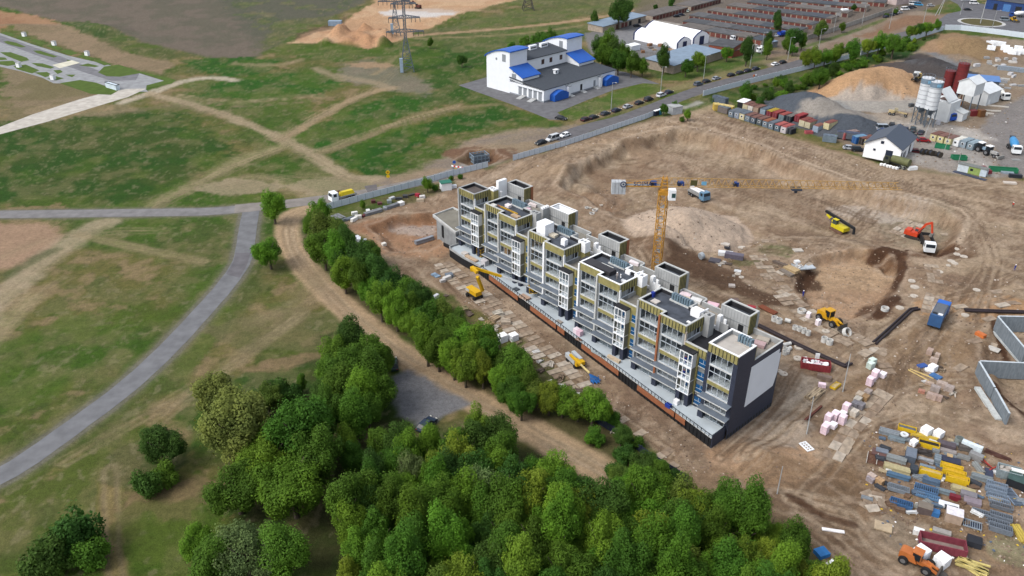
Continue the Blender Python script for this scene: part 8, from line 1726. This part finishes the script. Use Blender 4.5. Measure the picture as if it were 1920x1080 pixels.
rp('membrane_stack','dark sheeted stack on the fourth roof, the upper one','stack',1107,495,ZF_,4.4,2.6,.8,(64,62,66)); rp('membrane_stack','dark sheeted stack on the fourth roof, the lower one','stack',1134,509,ZF_,4.6,2.2,1.0,(60,58,62)); rp('white_board','long white board on the fourth roof','board',1135,498,ZF_,4.4,.6,.2,(226,226,220)); rp('white_pack','white pack at the rear of the fourth roof','pack',1179,513,ZF_,1.3,1.1,.8,(238,238,240)); rp('white_sheet','crumpled white sheets at the front of the fourth roof','sheets',1170,528,ZF_,1.4,.8,.3,(230,232,234))
rp('white_bag','white bag in the rear corner of the fifth roof','bag',1307,592,ZF_,2.2,1.7,1.5,(240,240,242)); rp('white_sheet','small white sheet at the corner of the fifth roof','sheet',1293,605,ZF_,1.2,.6,.15,(238,238,236)); rp('hatch','pale square roof hatch on the fifth roof','hatch',1229,566,ZF_,1.6,1.4,.25,(206,198,190)); rp('barrel','blue barrel near the hatch on the fifth roof','barrel',1224,556,ZF_,.7,.7,1.1,(36,60,160))
for x,y,c,l in [(1285,556,(232,214,220),'pinkish packs on the rear terrace of the fifth block'),(1282,563,(222,206,186),'pale packs on the rear terrace of the fifth block'),(1336,575,(236,196,206),'pink sheeted load between the fifth and last block'),(1305,566,(224,224,222),'white pack on the parapet of the fifth block'),(1190,495,(236,226,230),'white and red sack on the rear terrace of the fourth block'),(1170,498,(190,110,80),'brown boards on the rear terrace of the fourth block'),(983,388,(230,206,212),'pink white packs on the rear terrace of the second block'),(1000,386,(226,214,212),'light packs on the rear terrace of the second block'),(1430,640,(190,180,166),'rubble on the rear terrace of the last block'),(1423,648,(200,170,170),'pinkish rubble on the rear terrace of the last block')]: rp('terrace_load',l,'load',x,y,14.8,2.4,1.6,.7,c,.3)
def pd(name,label,cat,px,py,L,w,h,c,a=0): rp(name,label,cat,px,py,2.22,L,w,h,c,a)
pd('sand_tub','square mortar tub with sand on the podium','tub',872,477,1.8,1.4,.6,(206,200,194)); pd('board_stack','long stack of boards on the left of the podium','boards',884,486,4.6,1.1,.5,(206,180,152)); pd('white_pack','sheeted white pack on the podium near the boards','pack',909,496,1.8,1.5,1.4,(204,200,202)); pd('reel','dark round reel on the podium','frame',968,543,1.4,1.2,.3,(88,96,104)); pd('board_stack','flat stack of brown boards on the podium','boards',984,559,2.8,1.6,.5,(196,166,144)); pd('board_stack','small pile of boards in the middle of the podium','boards',1049,604,1.6,.8,.3,(170,160,150))
pd('pink_pallet','white-pink wrapped pallet on the podium, the left one','pallet',1081,624,1.2,1.2,1.2,(232,218,226)); pd('pink_pallet','pink wrapped pallet on the podium, the right one','pallet',1087,628,1.2,1.2,1.2,(230,196,210)); pd('brown_mat','brown mat on the podium behind the orange panel','mat',1085,637,1.4,.9,.12,(160,120,96)); pd('tube_bundle','grey tube bundle on the podium','tubes',1121,664,3.4,.8,.4,(170,182,186)); pd('board_stack','pale timber stack on the podium','timber',1151,675,3.4,.8,.6,(210,190,162)); pd('white_sack','white sack on the podium near the right end','sack',1268,757,1.0,.9,1.0,(236,236,238)); pd('blue_tool','blue compressor on the podium near the railing','compressor',1253,763,1.2,.8,.8,(40,70,170))
x,y=BW(29.0,-3.6); m=MB(); m.box(-.8,.8,-.6,.6,0,1.7,M((176,136,92),.8,0,.15,3)); tag(m.build('wood_pack',None,loc=(x,y,8.05),rz=BAZ),'brown wood pack standing on a canopy of the second block','pack')
# yellow work platform on the podium
t=thing('scissor_platform','small yellow work platform on the podium beside the first block','work platform',(*BW(*LU(901,480,2.2)),2.22),BAZ); mt=M((214,170,50),.5)
for z in (.3,1.3,2.2):
    m=MB()
    for (a,b) in (((-.9,-.6),(.9,-.6)),((.9,-.6),(.9,.6)),((.9,.6),(-.9,.6)),((-.9,.6),(-.9,-.6))): m.beam((*a,z),(*b,z),.08,.08,mt)
    m.build('rail',t)
m=MB(); m.box(-.9,.9,-.6,.6,.1,.3,CHAS)
for a in ((-.9,-.6),(.9,-.6),(.9,.6),(-.9,.6)): m.beam((*a,.3),(*a,2.2),.08,.08,mt)
m.build('frame',t)
# small stock filling the gaps of the store yard, and waste beside the slab track
YD=[c5(x,y) for x,y in [(200,180),(480,120),(760,230),(1000,260),(1250,280),(1450,420),(1620,620),(1700,800),(1900,950),(1850,1150),(1500,1150),(900,1120),(450,1100),(120,1080),(60,850),(200,600)]]
YW=[G(*p) for p in YD]; x0,x1=min(p[0] for p in YW),max(p[0] for p in YW); y0,y1=min(p[1] for p in YW),max(p[1] for p in YW); k=0
KC={'grey':(150,158,164),'blue-grey':(104,124,146),'beige':(202,184,150),'white':(228,230,230),'dark':(74,78,86),'brown':(130,104,84)}
while k<52:
    x,y=sg.uniform(x0,x1),sg.uniform(y0,y1)
    if not pin(x,y,YW): continue
    kc=sg.choice(list(KC)); c=KC[kc]; px_,py_=pxy(x,y); L=sg.uniform(.9,2.4); w=sg.uniform(.5,1.1)
    timber('small_stack',kc+' small stack in the gaps between the big stacks of the store yard','small stack',px_,py_,L,w,sg.uniform(.25,.6),c,dA+sg.uniform(-.5,.5),sg.randint(3,6),sg.randint(1,3),.08)
    o=COL.objects[-1]; o['group']='small stacks of the store yard'; k+=1
for k in range(34):
    t_=sg.random(); px_=835+t_*330+sg.uniform(-14,10); py_=552+t_*248+sg.uniform(-14,14); c=sg.choice([(206,196,182),(170,150,126),(150,130,108),(226,224,220),(120,104,92)])
    timber('waste_heap','small heap of broken boards and rubble between the tree belt and the slab track','waste',px_,py_,sg.uniform(.8,2.2),sg.uniform(.6,1.4),sg.uniform(.15,.4),c,sg.uniform(0,3),4,1,.5,False); COL.objects[-1]['group']='broken boards between the belt and the track'
for k in range(26):
    px_,py_=sg.choice([(1370,490),(1470,500),(1385,505),(1740,690),(1755,730),(1480,670)]); px_+=sg.uniform(-32,32); py_+=sg.uniform(-16,16); c=sg.choice([(206,196,182),(170,150,126),(190,196,200),(226,224,220),(110,96,86)])
    timber('waste_heap','small scatter of boards and scrap on the churned dirt behind the block','waste',px_,py_,sg.uniform(.8,2.4),sg.uniform(.5,1.4),sg.uniform(.15,.4),c,sg.uniform(0,3),4,1,.5,False); COL.objects[-1]['group']='scrap scattered behind the block'
# ================= people
def person(loc,rz,label,jacket,trousers,helmet=(240,240,240),pose=0):
    J={'pel':(0,0,.95),'sp':(0,0,1.2),'ch':(0,0,1.4),'nk':(0,0,1.52),'hd':(0.02,0,1.66),'hl':(0,.1,.92),'kl':(.06+.1*pose,.11,.5),'fl':(-.02+.18*pose,.12,.08),'tl':(.14+.18*pose,.13,.05),'hr':(0,-.1,.92),'kr':(.04,-.11,.5),'fr':(-.04-.15*pose,-.12,.08),'tr':(.1-.15*pose,-.13,.05),
       'sl':(0,.2,1.42),'el':(.05,.27,1.14),'wl':(.2,.25,.95),'sr':(0,-.2,1.42),'er':(.05,-.27,1.14),'wr':(.22,-.22,.98)}
    E=[('pel','sp'),('sp','ch'),('ch','nk'),('nk','hd'),('pel','hl'),('hl','kl'),('kl','fl'),('fl','tl'),('pel','hr'),('hr','kr'),('kr','fr'),('fr','tr'),('ch','sl'),('sl','el'),('el','wl'),('ch','sr'),('sr','er'),('er','wr')]
    Rr={'pel':.15,'sp':.14,'ch':.17,'nk':.065,'hd':.105,'hl':.1,'kl':.07,'fl':.05,'tl':.045,'hr':.1,'kr':.07,'fr':.05,'tr':.045,'sl':.075,'el':.055,'wl':.04,'sr':.075,'er':.055,'wr':.04}
    ks=list(J); me_=bpy.data.meshes.new('person'); me_.from_pydata([J[k] for k in ks],[(ks.index(a),ks.index(b)) for a,b in E],[]); o=bpy.data.objects.new('person',me_); COL.objects.link(o)
    o.modifiers.new('Skin','SKIN')
    for i,k in enumerate(ks):
        sv=me_.skin_vertices[0].data[i]; sv.radius=(Rr[k],Rr[k]); sv.use_root=(k=='pel')
    su=o.modifiers.new('Sub','SUBSURF'); su.levels=1; su.render_levels=1
    dg=bpy.context.evaluated_depsgraph_get(); me2=bpy.data.meshes.new_from_object(o.evaluated_get(dg)); bpy.data.objects.remove(o)
    me2.materials.clear()
    for m_ in (M(jacket,.8,0,.08,4),M(trousers,.8,0,.08,4),M((196,150,126),.6,0,0)): me2.materials.append(m_)
    for p in me2.polygons: 
        z=p.center.z; p.material_index=2 if z>1.5 or (abs(p.center.y)>.18 and z<1.02 and z>.85) else (0 if z>.93 else 1)
    q=bpy.data.objects.new('person',me2); COL.objects.link(q); q.location=loc; q.rotation_euler=(0,0,rz); tag(q,label,'person')
    m=MB(); m.cyl((.02,0,1.70),(.02,0,1.83),.135,M(helmet,.4,0,0),.07,12); m.cyl((.04,0,1.69),(.04,0,1.71),.17,M(helmet,.4,0,0),n=12); m.build('helmet',q)
    return q
UB=(34,62,160)
person(at(1505,556),.6,'worker in dark blue overalls walking on the slab strip',UB,UB,pose=.8); person(at(1902,507),2.,'worker in dark blue overalls at the right edge of the site',UB,UB,pose=.6); person(at(1898,389),1,'worker in a red jacket far right on the dirt',(200,60,50),(90,80,80))
b_=at_z(1003,541,4.0); person((float(b_[0]),float(b_[1]),3.6),1,'worker in a blue jacket standing in the raised lift basket',UB,(60,60,70),(230,200,60))
u,v=LU(1163,528,ZF_); person((*BW(u,v),ZF_),0,'roofer in white and grey at the front of the fourth roof',(230,232,236),(90,100,116)); u,v=LU(1157,524,ZF_); person((*BW(u,v),ZF_),2,'roofer with pale overalls left of the other on the fourth roof',(206,196,190),(170,160,156))
for zz,k_,l in ((11.45,4,'worker in blue inside the top of the last glazed tower'),(8.25,4,'worker in blue inside the middle of the last glazed tower')):
    x,y=BW(19.7*k_+14.6,-3.05*k_-2.2); person((x,y,zz),BAZ-1.5,l,UB,UB,(190,50,50))
# ================= fine rubble (nobody could count it)
def scatter(name,label,P,n,s0,s1,cols,seed):
    s1*=.75; cols=cols+[(140,120,102),(120,100,84),(160,142,122),(132,112,96)]*3
    g=random.Random(seed); Q=GP(P); x0,y0=Q.min(0);x1,y1=Q.max(0); m=MB(); k=0; ms=[M(c,.85,0,0) for c in cols]
    while k<n:
        x,y=g.uniform(x0,x1),g.uniform(y0,y1); 
        if not pin(x,y,Q): continue
        s=g.uniform(s0,s1); z=H(x,y); a=g.uniform(0,3); m.taper(0,0,0,0,0,0,0,0,ms[0]) if False else None
        ca,sa=math.cos(a)*s,math.sin(a)*s; e=g.uniform(.4,1); h=s*g.uniform(.3,.8)
        c=[(x-ca+sa*e,y-sa-ca*e,z-.05),(x+ca+sa*e,y+sa-ca*e,z-.05),(x+ca-sa*e,y+sa+ca*e,z-.05),(x-ca-sa*e,y-sa+ca*e,z-.05)]
        m.hexa(c+[(p[0]*.75+x*.25,p[1]*.75+y*.25,z+h) for p in c],g.choice(ms)); k+=1
    o=m.build(name); tag(o,label,'rubble',kind='stuff')
DC=[(200,190,178),(186,168,150),(150,128,108),(170,150,130),(120,100,84)]
scatter('rubble','small stones and chips strewn along the podium track',[(830,500),(870,500),(1000,600),(1200,760),(1330,850),(1400,900),(1300,900),(1130,780),(980,660),(860,560)],900,.06,.3,DC,1)
scatter('rubble','small stones and chips strewn behind the block',[(1080,330),(1250,440),(1300,500),(1420,560),(1500,640),(1560,560),(1530,460),(1400,430),(1250,330)],700,.08,.4,DC,2)
scatter('rubble','small stones and chips strewn over the right of the site',[(1500,470),(1700,440),(1900,420),(1920,760),(1640,800),(1500,900),(1440,880),(1560,700)],1300,.06,.35,DC,3)
scatter('rubble','offcuts and chips strewn through the store yard',[(1620,800),(1720,790),(1920,860),(1920,1070),(1700,1040),(1610,940)],1000,.06,.35,DC+[(96,110,130),(232,196,60),(240,240,242)],4)
scatter('rubble','stones and chips around the concrete plant',[(1640,230),(1720,150),(1920,150),(1920,340),(1780,330),(1600,290)],500,.1,.5,[(196,192,186),(160,156,150),(226,224,220),(120,112,104)],5)
scatter('rubble','stones and chips in the reddish hollow beside the fence',[(650,410),(850,340),(850,450),(820,500),(700,480)],260,.08,.35,DC,6)
scatter('rubble','clods along the dirt edges of the street',[(930,300),(1180,235),(1330,215),(1500,280),(1700,330),(1800,360),(1600,330),(1300,245),(1000,320)],400,.1,.5,DC,7)
